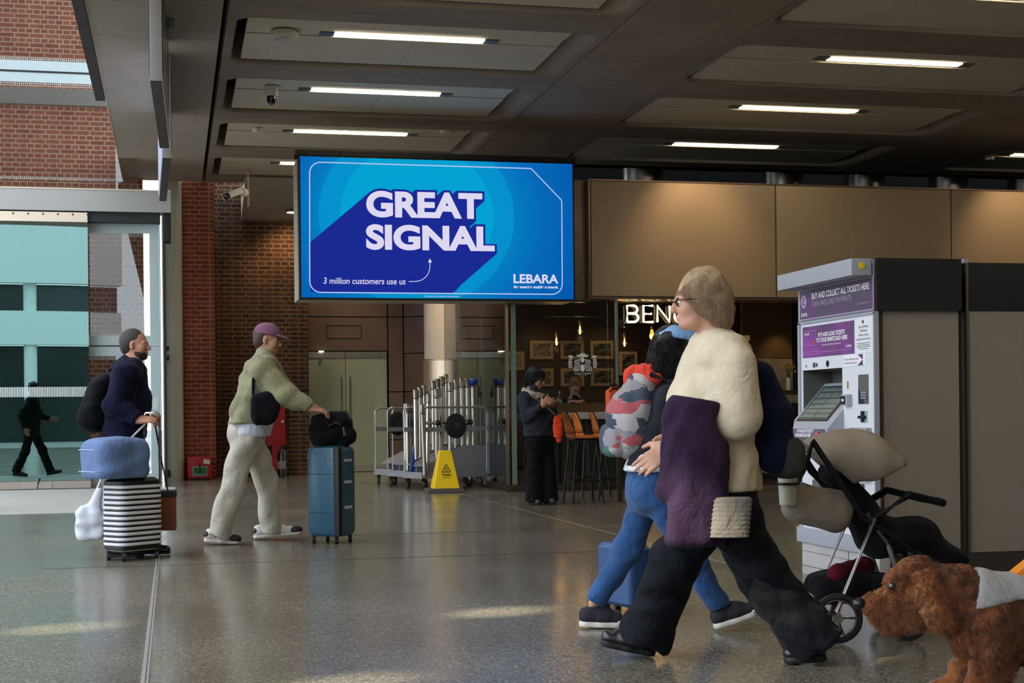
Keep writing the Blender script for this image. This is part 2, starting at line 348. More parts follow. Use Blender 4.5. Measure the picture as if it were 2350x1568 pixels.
t = thing('ceiling_sensor', 'small square sensor on the underside of the canopy wing', 'sensor', (.02, 15.3, ZC)); MB().box((.02, 15.3, ZC - .05), (.07, .09, .10), .008).build('housing', M_grey, t); MB().cyl((.02, 15.3, ZC), (.02, 15.34, ZC - .02), .012).build('bracket', M_darksteel, t)
# ---------------------------------------------------------------- hanging double-sided boards seen edge on
def board(x, y0, y1, z0, rot, th, label, lit):
    t = thing('hanging_display', label, 'hanging sign', (x, (y0 + y1) / 2, z0), 0); t.rotation_euler.z = rot; L = y1 - y0
    hh = ZC - z0 + .004; MB().box((0, 0, hh / 2), (th, L, hh), .006).build('housing', M_grey, t, world=False)
    MB().box((0, 0, .0), (th * .9, L * .995, .012)).build('base_plate', M_darksteel, t, world=False)
    MB().box((-th / 2 - .003, 0, .56), (.006, L * .97, .98)).build('screen', lit, t, world=False); MB().box((th / 2 + .003, 0, .56), (.006, L * .97, .98)).build('screen', mat('screen_off', '#14120f', .2), t, world=False)
board(-.085, 13.0, 16.2, 3.94, -.0165, .104, 'grey hanging board seen edge on, running up out of the photo', mat('screen_dark', '#191817', .25))
board(-.068, 16.72, 20.0, 3.92, .020, .098, 'hanging board seen edge on with a pale glowing face, just above the door header', emis('screen_pale', '#c9d6ff', .9))
# ---------------------------------------------------------------- walls outside and entrance
struct(MB().bx(-30, -.46, 25.5, 26.0, 0, 12).build('wall_brick', M_brick)); struct(MB().bx(-30, -.455, 25.46, 25.5, 6.25, 6.52).build('trim_6', concrete('stone_band', '#8d8580', .1)))
struct(MB().bx(-60, 60, 31, 140, -.2, 0).build('ground_far', M_street))
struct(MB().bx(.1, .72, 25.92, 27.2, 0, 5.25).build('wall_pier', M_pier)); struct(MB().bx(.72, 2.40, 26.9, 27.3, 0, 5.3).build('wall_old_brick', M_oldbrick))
struct(MB().cyl((.012, 25.84, 0), (.012, 25.84, ZC), .168, n=40).build('column_pale', M_palecol))
t = thing('conduit_box', 'pair of small dark cable brackets on the pale column', 'bracket', (-.06, 25.68, 2.2))
for z in (2.08, 2.24): MB().box((-.09, 25.68, z), (.07, .06, .07), .006).build('clamp', M_darksteel, t)
struct(MB().box((-.1, 25.66, .13), (.09, .05, .12), .008).build('trim_7', M_darksteel))
# entrance: header beam, fixed fritted glazing, sliding leaf
struct(MB().bx(-12, 0, 23.34, 23.72, 4.22, 4.545).build('trim_8', mat('header_beam', '#a19f9b', .5, .1))); struct(MB().bx(-12, .0, 23.33, 23.73, 4.545, 4.56).build('trim_9', M_cream))
struct(MB().bx(-12, -.16, 23.42, 23.64, 4.07, 4.22).build('trim_10', mat('dark_green_rail', '#16201f', .5))); struct(MB().bx(-.12, 0, 23.38, 23.7, 3.78, 4.22, .01).build('trim_11', M_black))
struct(MB().bx(-.178, -.168, 23.5, 23.62, 0, 4.1).bx(-.12, -.09, 23.45, 23.7, 0, 4.1).build('trim_12', M_black))
def fixed(x0, x1, z0, z1, n, side=True, lo=True):
    t = struct(MB().bx(x0, x1, 23.595, 23.605, z0, z1).build('window_%d' % n, M_facade)); f = .15
    g = MB().bx(x0, x1, 23.59, 23.592, z1 - f, z1)
    if lo: g.bx(x0, x1, 23.59, 23.592, z0, z0 + f)
    if side: g.bx(x1 - .15, x1, 23.59, 23.592, z0 + f, z1 - f)
    g.build('frit_border', M_frit, t)
    d = MB()   # dot rows that fade the printed border
    nx = int((x1 - x0 - .2) / .03)
    for k in range(nx):
        x = x0 + .02 + k * .03
        for q in (0, 1):
            s_ = .016 - .005 * q
            d.bx(x, x + s_, 23.589, 23.591, z1 - f - .03 - q * .026, z1 - f - .03 - q * .026 + s_); d.bx(x, x + s_, 23.589, 23.591, z0 + f + .012 + q * .026, z0 + f + .012 + q * .026 + s_)
    d.build('dot_fade', M_frit, t); return t
fixed(-4.2, -.18, .06, 2.172, 1); fixed(-4.2, -.18, 2.19, 4.07, 2); fixed(-12, -.5, 4.56, 6.35, 3, False, False); fixed(-12, -.5, 6.38, 8.6, 4, False); fixed(-12, -.5, 8.62, 11, 5, False)
struct(MB().bx(-12, -.5, 23.58, 23.62, 6.353, 6.377).build('trim_13', M_black)); struct(MB().bx(-12, -.18, 23.585, 23.615, 2.174, 2.188).build('trim_14', M_black)); struct(MB().bx(-12, -.18, 23.55, 23.65, 0, .06).build('trim_15', M_grey))
def stripes(x0, x1, y, z0, z1):
    m = MB(); n = int((x1 - x0) / .024)
    for k in range(n): m.bx(x0 + k * .024, x0 + k * .024 + .0135, y - .001, y + .001, z0, z1)
    return m
b = stripes(-4.2, -.2, 23.588, 1.205, 1.375).build('trim_16', M_decal); struct(b)
d1 = thing('sliding_door', 'green tinted glass sliding leaf with white rail along its top', 'door', (-2.4, 23.36, 0))
MB().bx(-3.65, -1.235, 23.37, 23.382, .13, 4.05).build('glass_pane', M_leaf, d1); MB().bx(-3.65, -1.235, 23.345, 23.405, 4.05, 4.195).build('top_rail', M_cream, d1); MB().bx(-3.65, -1.225, 23.345, 23.405, .012, .125).build('bottom_rail', mat('taupe_rail', '#a3988c', .45, .3), d1)
m = MB()
for k in range(12): m.cyl((-3.6 + k * .215, 23.335, 4.165), (-3.6 + k * .215, 23.35, 4.165), .013, n=8)
m.build('bolt_row', M_darksteel, d1); MB().bx(-2.24, -1.79, 23.335, 23.345, .015, .12).build('lock_plate', M_steel, d1); MB().tube([(-2.0, 23.33, .02), (-1.99, 23.325, .1), (-1.97, 23.32, .17)], .012).build('floor_bolt', M_darksteel, d1)
stripes(-3.6, -1.24, 23.366, 1.40, 1.55).build('stripe_decal', M_decal, d1)
# door pull: round bar on the fixed pane
t = thing('door_pull', 'bare metal pull bar beside the left man, on the glass at hip height', 'handle', (-.3, 23.5, 1.1)); MB().tube([(-.45, 23.45, 1.10), (-.24, 23.45, 1.10), (-.215, 23.45, 1.085), (-.21, 23.45, 1.04), (-.21, 23.45, .4)], .016).build('bar', M_chrome, t)
# ---------------------------------------------------------------- building across the forecourt, which the door glass mirrors
bd = thing('office_building', 'pale office block with curved balcony bands mirrored in the glass doors', 'building', (-9, -26, 0))
def arcwall(z0, z1, R, name, mt, bulge=0.):
    m = MB(); bm = m.bm; cx, cy = -9., -26. - 24; A = [math.radians(90 + a) for a in np.linspace(24, -16, 24)]; rows = []
    for rr in (R, R - .6):
        rows.append([[bm.verts.new((cx + rr * math.cos(a), cy + rr * math.sin(a), z)) for a in A] for z in (z0, z1)])
    for k in range(23):
        o, i = rows
        for q in ((o[0][k], o[0][k + 1], o[1][k + 1], o[1][k]), (i[0][k], i[1][k], i[1][k + 1], i[0][k + 1]), (o[1][k], o[1][k + 1], i[1][k + 1], i[1][k]), (o[0][k], i[0][k], i[0][k + 1], o[0][k + 1])): m._f(list(q))
    return m.build(name, mt, bd)
MW = mat('white_cladding', '#e9ecea', .6); MD = mat('office_glass', '#2b3533', .2)
arcwall(0, 4.6, 22.8, 'shopfront', MD); arcwall(4.6, 6.2, 24, 'balcony_band', MW); arcwall(6.2, 7.5, 23.2, 'window_band', MD); arcwall(7.5, 10.2, 24.2, 'balcony_band', MW); arcwall(10.2, 44, 23.2, 'upper_sky_block', mat('sky_block_brown', '#6b5348', .7))  # tall brown upper part is added to keep sky out of the glass reflections
m = MB(); [m.cyl((-9 + 23.6 * math.cos(math.radians(90 + a)), -50 + 23.6 * math.sin(math.radians(90 + a)), 0), (-9 + 23.6 * math.cos(math.radians(90 + a)), -50 + 23.6 * math.sin(math.radians(90 + a)), 7.6), .3) for a in (11, 2, -6)]; m.build('columns', MW, bd)
struct(MB().bx(-60, 60, -60, -12, -.2, 0).build('ground_street', M_street))
# ---------------------------------------------------------------- lobby behind: metal clad wall with frosted doors, round column
m = MB(); yb = 28.1
for x0, x1, z0, z1 in ((2.40, 4.02, 2.31, 2.95), (2.40, 4.02, 2.96, 5.3), (4.03, 4.32, 0, .6), (4.03, 4.32, .61, 1.52), (4.03, 4.32, 1.53, 2.95), (4.03, 4.32, 2.96, 5.3)): m.bx(x0, x1 - .012, yb, yb + .06, z0, z1 - .008)
struct(m.build('wall_lobby', M_bronze))
m = MB()
for z0, z1 in ((0, .6), (.61, 1.52), (1.53, 2.25), (2.26, 2.95), (2.96, 5.3)): m.prism([(0, 0), (.9, 0), (.9, z1 - z0 - .008), (0, z1 - z0 - .008)], (4.33, yb, z0), Vector((.75, -.66, 0)).normalized(), (0, 0, 1), -.06)
struct(m.build('wall_lobby_side', M_bronze)); struct(MB().bx(2.3, 7, 28.3, 28.4, 0, 5.4).bx(2.30, 2.42, 27.1, 28.3, 0, 5.3).build('wall_lobby_back', M_gap))
struct(MB().bx(2.85, 3.52, yb - .004, yb, 2.53, 2.545).bx(2.85, 3.52, yb - .004, yb, 2.775, 2.79).bx(2.85, 2.862, yb - .004, yb, 2.53, 2.79).bx(3.508, 3.52, yb - .004, yb, 2.53, 2.79).build('trim_17', M_gap))
M_frost = mat('frosted_glass', '#8f9a80', .28, coat=.4, var=.05, vscale=1.5)
dd = struct(MB().bx(2.385, 4.02, yb - .01, yb + .05, 0, 2.31).build('door_1', M_gap))
for k, (x0, x1) in enumerate(((2.40, 3.193), (3.203, 3.985))):
    lf = MB().bx(x0, x1, yb - .05, yb - .02, .02, 2.28).build('leaf', M_frost, dd); MB().bx(x0, x1, yb - .06, yb - .012, 2.17, 2.285).bx(x0, x1, yb - .06, yb - .012, .012, .13).build('rail', M_steel, lf)
    xx = x1 - .08 if k == 0 else x0 + .07
    MB().tube([(xx, yb - .05, .95), (xx, yb - .10, .97), (xx, yb - .10, 1.80), (xx, yb - .05, 1.82)], .011).build('handle', M_chrome, lf)
disc('door_light', 'small lit downlight in the head of the frosted doors', 'downlight', 2.74, yb - .09, .05, .02, emis('door_light_glow', '#fff2d0', 6), 2.30)
struct(MB().bx(2.3, 4.8, 23.3, 28.4, 4.9, 5.0).build('ceiling_lobby', M_beam))
struct(MB().cyl((4.66, 25.0, 2.02), (4.66, 25.0, 5.0), .455, n=56).build('column_concrete', M_colconc)); struct(MB().lathe([(.47, 0), (.47, 1.99), (.45, 2.0), (.445, 2.02)], (4.66, 25.0, 0), n=56).build('column_cladding', mat('column_steel', '#c8b49a', .38, .8, var=.05)))
# sloping soffit with white cheek over the old brick wall, its downlight and the bracket camera
struct(MB().prism([(25.1, 5.08), (26.9, 4.60), (26.9, 5.08)], (1.24, 0, 0), (0, 1, 0), (0, 0, 1), 2.2).build('ceiling_sloping_soffit', M_wing)); struct(MB().prism([(25.1, 5.075), (26.9, 4.58), (26.9, 5.08)], (1.225, 0, 0), (0, 1, 0), (0, 0, 1), .012).build('trim_18', M_white))
t = disc('soffit_downlight', 'lit round downlight in the sloping soffit left of the screen', 'downlight', 2.09, 26.45, .11, .03, M_steel, 4.715); MB().lathe([(.085, -.032), (0, -.034)], (2.09, 26.45, 4.715)).build('lens', emis('warm_lens', '#ffd9a0', 14), t)
t = thing('bracket_camera', 'white bullet security camera on a ceiling pole above the brick pier', 'security camera', (1.22, 24.7, 4.55)); MB().cyl((1.235, 24.5, 5.12), (1.235, 24.5, 4.50), .020).build('pole', mat('cable_tan', '#9d8e74', .6), t)
MB().ball((1.17, 24.45, 4.72), (.075, .07, .075)).build('base', M_white, t); q = Euler((0, math.radians(-24), math.radians(20))).to_matrix(); MB().box((1.02, 24.33, 4.69), (.24, .10, .09), .012, q).box((1.0, 24.32, 4.735), (.27, .13, .014), .004, q).build('barrel', M_white, t); MB().box((.865, 24.27, 4.625), (.075, .11, .095), .01, q).build('lens', mat('lens_black', '#0d1018', .12, coat=1), t)
# ---------------------------------------------------------------- metal fascia over the cafe and the dark gap with steel drums above it
yf = 19.81
for x0, x1 in ((5.70, 8.435), (8.455, 11.2), (11.22, 14.0), (14.02, 16.8)): struct(MB().bx(x0, x1, yf, yf + .08, 2.70, 4.30, .004).build('wall_fascia', M_fascia))
struct(MB().bx(5.67, 16.8, yf + .04, yf + .5, 2.66, 4.28).bx(5.66, 5.685, yf, yf + .3, 2.66, 4.32).bx(5.67, 16.8, yf - .01, yf + .3, 4.305, 4.325).build('wall_fascia_frame', M_bronze)); struct(MB().bx(5.36, 5.655, yf + .16, yf + .22, 2.62, 4.33).build('wall_fascia_return', mat('mirror_steel', '#6d6357', .3, .8, var=.15, vscale=3)))
struct(MB().bx(4.6, 22, 27.0, 27.1, 4.2, 7).bx(4.6, 22, 22.99, 23.3, 5.1, 6.5).build('wall_void', M_void)); struct(MB().bx(5.67, 17, yf + .3, 27, 4.22, 4.28).build('ceiling_cafe', M_void))
for k, x in enumerate((7.82, 10.37, 11.92, 13.52, 15.1)):
    t = thing('steel_drum', ['brushed steel drum in the dark gap nearest the screen', 'second steel drum from the screen above the fascia', 'middle steel drum above the fascia', 'fourth steel drum from the screen, over the ticket machine', 'steel drum cut by the right edge of the photo'][k], 'column', (x, 24, 4.28), 0, 'steel drums in the dark gap above the fascia')
    MB().cyl((x, 24, 4.285), (x, 24, 4.74), .345, n=48).cyl((x, 24, 4.80), (x, 24, 5.48), .345, n=48).build('shell', M_steel, t); MB().cyl((x, 24, 4.74), (x, 24, 4.80), .35, n=48).build('band', M_black, t)
lamp('gap_spot', 'AREA', (9.5, 23.1, 5.6), (9.5, 24, 4.9), 22, (1, .75, .5), .4); lamp('gap_spot', 'AREA', (13.5, 23.1, 5.6), (13.5, 24, 4.9), 22, (1, .75, .5), .4)
# closing walls behind and to the right of the viewer
struct(MB().bx(-.7, 22, -12.2, -12, 0, 5.5).build('wall_rear', concrete('rear_wall', '#8d8678', .1))); struct(MB().bx(22, 22.2, -12, 31, 0, 5.5).build('wall_right', concrete('right_wall', '#8a8072', .1)))
# ---------------------------------------------------------------- large advertising screen
ads = thing('advertising_screen', 'large blue LED advertising screen reading GREAT SIGNAL, hung from the ceiling', 'advertising screen', (3.49, 19.75, 2.62))
yb0 = 19.45
def screen_mat():
    t = NT('screen_picture'); co = t.n('TexCoord'); mp = t.n('Mapping', Location=(.29, 0, -1.1)); t.l(co.outputs['Object'], mp.inputs[0])
    sx = t.n('VectorMath', _operation='MULTIPLY'); sx.inputs[1].default_value = (.97, 0, 1.06); t.l(mp.outputs[0], sx.inputs[0]); ln = t.n('VectorMath', _operation='LENGTH'); t.l(sx.outputs[0], ln.inputs[0])
    sc = t.n('Math', _operation='MULTIPLY', i1=.4); t.l(ln.outputs['Value'], sc.inputs[0])
    c = t.ramp(sc.outputs[0], [(0, C('#049fd0')), (.398, C('#04a2d2')), (.402, C('#0592cc')), (.508, C('#0590ca')), (.512, C('#057dc2')), (.60, C('#0571bd')), (.68, C('#0667b6')), (1, C('#0553aa'))])
    e = t.n('Emission', Strength=1.0); t.l(c, e.inputs[0]); t.l(e.outputs[0], t.out.inputs[0]); return t.m
MB().bx(1.655, 5.334, yb0, yb0 + .02, 2.619, 4.462).build('screen', screen_mat(), ads)
MB().bx(1.63, 5.36, yb0 + .012, yb0 + .1, 2.595, 4.475).build('bezel', M_black, ads); MB().bx(1.62, 5.37, yb0 + .1, yb0 + .72, 2.60, 4.45).build('cabinet', mat('screen_cabinet', '#b9ac98', .5, .2), ads)
m = MB().bx(1.6, 5.4, yb0 + .05, yb0 + .16, 4.49, 4.56).bx(1.6, 5.4, yb0 + .2, yb0 + .3, 4.47, 4.52)
for k in range(9): m.bx(1.75 + k * .44, 1.79 + k * .44, yb0 + .02, yb0 + .1, 4.47, 4.53)
m.build('hanger', M_black, ads)
M_ind = emis('screen_indigo', '#1a2a92', 1.0); M_scr_white = emis('screen_white', '#ddd8f0', 1.0); M_scr_line = emis('screen_line', '#b9c8f5', 1.0)
U, V = (1, 0, 0), (0, 0, 1)
def headline(s, x, z, size, fit, bold):
    me = text_mesh(s, size, bold=bold); xs = [q.co.x for q in me.vertices]; a, b = min(xs), max(xs); zs = [q.co.y for q in me.vertices]; lo, hi = min(zs), max(zs)
    for q in me.vertices: q.co.x = (q.co.x - a) / (b - a) * fit[0]; q.co.y = (q.co.y - lo) / (hi - lo) * fit[1]
    return place_text('headline', me, M_scr_white, (x, yb0 - .006, z), U, V, ads)
# indigo block shadow: the outline of the words swept down to the left, clipped by the frame line
sh = MB(); dvec = Vector((-1, -.86)); clipx, clipz = 1.772, 2.69
def sweep(me, grow):
    ed = {}
    for p in me.polygons:
        for a, b in p.edge_keys: ed[(a, b)] = ed.get((a, b), 0) + 1
    for (a, b), n in ed.items():
        if n != 1: continue
        P, Q = [Vector((me.vertices[i].co.x, me.vertices[i].co.z)) for i in (a, b)]
        ends = []
        for R_ in (P, Q):
            k = min((R_.x - clipx) / 1.0, (R_.y - clipz) / .86, 2.6); ends.append(R_ + dvec * max(k, 0))
        sh.quad((P.x, yb0 - .004, P.y), (Q.x, yb0 - .004, Q.y), (ends[1].x, yb0 - .004, ends[1].y), (ends[0].x, yb0 - .004, ends[0].y))
for s, x, z, fit in (('GREAT', 2.513, 3.683, (1.565, .352)), ('SIGNAL', 2.506, 3.253, (1.735, .338))):
    o = headline(s, x, z, .5, fit, .022)
    g = text_mesh(s, .5, bold=.048); xs = [q.co.x for q in g.vertices]; zs = [q.co.y for q in g.vertices]; a, b, lo, hi = min(xs), max(xs), min(zs), max(zs)
    for q in g.vertices: q.co.x = (q.co.x - a) / (b - a) * (fit[0] + .06); q.co.y = (q.co.y - lo) / (hi - lo) * (fit[1] + .06)
    o2 = place_text('headline_outline', g, M_ind, (x - .03, yb0 - .005, z - .03), U, V, ads)
    me = o2.data.copy(); me.transform(Matrix.Translation(ads.location)); sweep(me, 0)
sh.quad((1.772, yb0 - .0035, 3.28), (2.55, yb0 - .0035, 3.7), (3.9, yb0 - .0035, 3.3), (1.772, yb0 - .0035, 2.70)); sh.quad((1.772, yb0 - .0035, 2.70), (3.9, yb0 - .0035, 3.3), (4.2, yb0 - .0035, 3.24), (3.68, yb0 - .0035, 2.70)); sh.quad((2.6, yb0 - .0035, 3.3), (2.6, yb0 - .0035, 3.9), (3.9, yb0 - .0035, 3.9), (3.9, yb0 - .0035, 3.3))
sh.build('block_shadow', M_ind, ads, smooth=0)
def ribbon(pts, w, y, close=False):
    m = MB(); n = len(pts); L = []; Rr = []
    for i in range(n):
        a = Vector(pts[(i - 1) % n] if close or i else pts[i]); b = Vector(pts[(i + 1) % n] if close or i < n - 1 else pts[i]); d = (b - a).normalized(); nn = Vector((-d.y, d.x)) * w / 2; p = Vector(pts[i]); L.append(p + nn); Rr.append(p - nn)
    for i in range(n if close else n - 1):
        j = (i + 1) % n; m.quad((L[i].x, y, L[i].y), (L[j].x, y, L[j].y), (Rr[j].x, y, Rr[j].y), (Rr[i].x, y, Rr[i].y))
    return m
def arc(cx, cz, r, a0, a1, n=8): return [(cx + r * math.cos(math.radians(a0 + (a1 - a0) * k / n)), cz + r * math.sin(math.radians(a0 + (a1 - a0) * k / n))) for k in range(n + 1)]
fr = arc(5.03, 2.83, .145, -90, 0) + [(5.18, 3.93)] + arc(5.13, 3.94, .05, 0, 42, 3) + arc(4.735, 4.335, .05, 42, 90, 3) + arc(1.92, 4.245, .145, 90, 180) + arc(1.907, 2.83, .145, 180, 270)
ribbon(fr, .014, yb0 - .005, True).build('frame_line', M_scr_line, ads, smooth=0)
text('slogan', '3 million customers use us', .115, M_scr_white, (1.94, yb0 - .006, 2.80), U, V, ads, fit=1.085, bold=.001, shear=.12)
ribbon([(3.069, 2.838), (3.14, 2.84)] + arc(3.15, 3.045, .205, -85, -2, 10) + [(3.356, 3.10)], .009, yb0 - .006).quad((3.33, yb0 - .006, 3.095), (3.384, yb0 - .006, 3.095), (3.357, yb0 - .006, 3.148), (3.355, yb0 - .006, 3.148)).build('arrow', M_scr_white, ads, smooth=0)
text('brand_name', 'LEBARA', .165, M_scr_white, (4.495, yb0 - .006, 2.836), U, V, ads, fit=.625, bold=.0045)
text('tagline', 'the smarter mobile network', .05, M_scr_white, (4.495, yb0 - .006, 2.765), U, V, ads, fit=.625, bold=.002)
text('small_print', 'Terms apply, visit lebara.co.uk/comparison', .026, M_scr_white, (3.266, yb0 - .006, 2.638), U, V, ads, fit=.485)
lamp('screen_glow', 'AREA', (3.4, 19.3, 3.5), (3.4, 15, 3.6), .01, (.1, .5, 1), 1.0)
# ---------------------------------------------------------------- glazed cafe front
M_kerb = mat('kerb_steel', '#4a3d33', .4, .6); M_fin = mat('glass_edge', '#6f7f72', .25, coat=.5); M_wood = mat('cafe_wood', '#7c5230', .5, var=.25, vscale=6, aniso=(1, 1, 8)); M_dkwood = mat('dark_wall', '#3a2212', .75, var=.2, vscale=3)
struct(MB().bx(4.45, 6.1, 19.76, 19.9, 0, .095, .004).bx(4.45, 4.52, 19.9, 24.55, 0, .095, .004).build('baseboard_cafe', M_kerb))
struct(MB().bx(4.455, 4.495, 19.78, 19.84, .095, 2.66).build('trim_19', M_steel)); struct(MB().bx(4.53, 4.60, 19.79, 19.83, .095, 2.66).build('trim_20', M_fin))
for k, (a, b) in enumerate(((19.86, 21.585), (21.595, 23.29), (23.30, 24.55))): struct(MB().bx(4.473, 4.483, a, b, .095, 3.15).build('window_%d' % (6 + k), M_glass)); MB().bx(4.47, 4.486, b - .004, b + .004, .095, 3.15).build('glass_joint', M_fin, bpy.data.objects['window_%d' % (6 + k)])
struct(MB().bx(4.61, 5.918, 19.805, 19.815, .095, 2.66).build('window_9', M_glass)); struct(MB().bx(5.926, 6.03, 19.805, 19.815, .095, 2.66).build('window_10', M_glass)); struct(MB().bx(6.03, 6.062, 19.78, 19.84, 0, 2.66).build('trim_21', M_fin)); struct(MB().bx(6.035, 6.15, 19.79, 19.83, 2.27, 2.37, .005).build('trim_22', M_darksteel))
struct(MB().bx(4.6, 17, 20.3, 27, 3.15, 3.2).build('ceiling_cafe_lower', M_void)); struct(MB().bx(4.4, 17, 25.0, 25.1, 0, 3.15).build('wall_cafe_back', M_dkwood)); struct(MB().bx(4.46, 17, 19.9, 25, .001, .006).build('floor_cafe', mat('cafe_floor', '#3a332b', .4)))
struct(MB().bx(17, 17.1, 19.8, 27, 0, 4.3).build('wall_cafe_right', M_dkwood)); struct(MB().bx(4.6, 5.34, 20.17, 20.3, 2.66, 4.5).build('wall_over_glass', M_void))
# pictures
M_frame = mat('picture_frame', '#17110c', .5); M_mount = mat('picture_mount', '#a3855c', .8)
def photo_mat(i):
    t = NT('print_%d' % i); n = t.n('TexNoise', Scale=9., Detail=6., Roughness=.7); t.l(t.coord((1, 1, 1.7)), n.inputs['Vector']); t.l(t.ramp(n.outputs['Fac'], [(.38, C('#15110d')), (.5, C('#3a332a')), (.62, C('#7d7464')), (.75, C('#b3a78f'))]), t.b.inputs['Base Color']); t.b.inputs['Roughness'].default_value = .25; return t.m
PH = [photo_mat(i) for i in range(3)]
PL = ['top row, leftmost of three', 'top row, middle of three', 'top row, rightmost of three', 'lower row, behind the standing woman', 'lower row, behind the seated man', 'lower row, just left of the glass door frame']
for k, (x0, x1, z0, z1, lab) in enumerate(((6.05, 6.47, 2.02, 2.34, PL[0]), (6.60, 7.02, 2.02, 2.34, PL[1]), (7.14, 7.56, 2.02, 2.34, PL[2]), (6.05, 6.47, 1.545, 1.86, PL[3]), (6.60, 7.02, 1.545, 1.86, PL[4]), (7.14, 7.56, 1.545, 1.86, PL[5]), (7.66, 8.0, 1.73, 2.15, 'tall format right of the glass door frame'), (5.62, 5.95, 1.83, 2.15, 'cut by the green glass post at left'))):
    t = thing('framed_picture', 'framed sepia photograph on the cafe wall, ' + lab, 'picture', ((x0 + x1) / 2, 24.98, (z0 + z1) / 2), 0, 'framed photographs on the cafe wall')
    MB().bx(x0 - .012, x1 + .012, 24.965, 24.998, z0 - .012, z1 + .012).build('frame', M_frame, t); MB().bx(x0, x1, 24.958, 24.965, z0, z1).build('mount', M_mount, t); MB().bx(x0 + .06, x1 - .055, 24.952, 24.958, z0 + .055, z1 - .05).build('print', PH[k % 3], t)
# pendants
M_cord = mat('black_cord', '#0a0a0a', .6); M_bulb = glass('bulb_glass', (1, .82, .5, 1), .05); M_fil = emis('filament', '#ffb040', 55); M_hot = emis('globe_glow', '#ffae35', 22)
for x, y, z, lab in ((5.99, 21.5, 2.36, 'bare filament bulb hanging highest, above the round window logo'), (5.884, 22.5, 2.24, 'bare filament bulb above the top left picture'), (6.906, 22.2, 2.21, 'bare filament bulb hanging just right of the glass door frame'), (6.96, 21.0, 2.256, 'brightest amber globe bulb, under the neon sign')):
    t = thing('pendant_bulb', lab, 'pendant light', (x, y, z), 0, 'filament bulbs in the cafe'); hot = z == 2.256
    MB().cyl((x, y, z + .09), (x, y, 3.15), .006, n=8).build('cord', M_cord, t); MB().lathe([(.012, .11), (.02, .10), (.022, .055), (.018, .05)], (x, y, z)).build('socket', mat('brass', '#9b6b2b', .3, .9), t)
    MB().lathe([(.016, .05), (.025, .02), (.046, -.03), (.05, -.055), (.04, -.085), (.018, -.10), (0, -.102)], (x, y, z), n=20, caps=False).build('bulb', M_bulb, t)
    (MB().ball((x, y, z - .05), .034) if hot else MB().cyl((x, y, z + .01), (x, y, z - .07), .008, .013, n=10)).build('filament', M_hot if hot else M_fil, t)
    lamp('bulb_light', 'POINT', (x, y, z - .16), (x, y, 0), 4 if not hot else 8, (1, .58, .22), .04)
t = thing('lighting_rail', 'horizontal metal lighting rail with a curved hanger behind the cafe glass', 'lighting rail', (5.7, 20.8, 2.5)); MB().bx(5.05, 6.3, 20.78, 20.82, 2.475, 2.52).build('rail', M_darksteel, t); MB().tube([(5.42, 20.8, 3.15), (5.43, 20.8, 2.66), (5.47, 20.8, 2.56), (5.55, 20.8, 2.52)], .012).bx(5.44, 5.455, 20.79, 20.81, 2.5, 3.15).build('hanger', M_darksteel, t)
t = thing('cable_tray', 'perforated cable tray running behind the fascia above the bulbs', 'cable tray', (6.6, 20.4, 2.66)); m = MB(); [m.bx(5.4 + k * .1, 5.46 + k * .1, 20.35, 20.45, 2.655, 2.675) for k in range(22)]; m.bx(5.4, 7.6, 20.34, 20.36, 2.65, 2.69).build('tray', M_darksteel, t)
# neon sign
ns = thing('neon_sign', 'glowing cream neon sign reading BENUGO inside the cafe', 'neon sign', (7.07, 20.3, 2.37)); M_neon = emis('neon_cream', '#fff0b8', 3.5)
def glyph(ch, x, wd, h=.235):
    z = 2.37; p = lambda a, b: (x + a * wd, 20.3, z + b * h); cv = lambda cx, cz, rx, rz, a0, a1, n=10: [p(cx + rx * math.cos(math.radians(a0 + (a1 - a0) * k / n)), cz + rz * math.sin(math.radians(a0 + (a1 - a0) * k / n))) for k in range(n + 1)]
    return {'B': [[p(0, 0), p(0, 1)] + cv(.55, .76, .38, .24, 90, -90) + [p(.1, .52)], [p(.5, .52)] + cv(.6, .26, .4, .26, 90, -90) + [p(0, 0)]], 'E': [[p(1, 1), p(0, 1), p(0, 0), p(1, 0)], [p(.1, .5), p(.85, .5)]], 'N': [[p(0, 0), p(0, 1), p(1, 0), p(1, 1)]],
            'U': [[p(0, 1), p(0, .35)] + cv(.5, .35, .5, .35, 180, 360) + [p(1, 1)]], 'G': [cv(.5, .5, .5, .5, 40, 340, 16) + [p(.97, .45), p(.55, .45)]], 'O': [cv(.5, .5, .5, .5, 90, 450, 20)]}[ch]
m = MB(); b2 = MB()
for ch, x, wd in (('B', 6.36, .165), ('E', 6.605, .145), ('N', 6.815, .185), ('U', 7.075, .165), ('G', 7.315, .19), ('O', 7.58, .19)):
    for path in glyph(ch, x, wd): m.tube(path, .0165, n=8); b2.tube([(q[0], 20.345, q[2]) for q in path], .024, n=6)
m.build('lettering', M_neon, ns); b2.build('letter_back', mat('letter_tin', '#6b5a3c', .4, .7), ns); MB().bx(6.3, 7.85, 20.36, 20.375, 2.30, 2.66).build('mounting_panel', glass('sign_panel', (.8, .8, .78, 1), .02), ns)
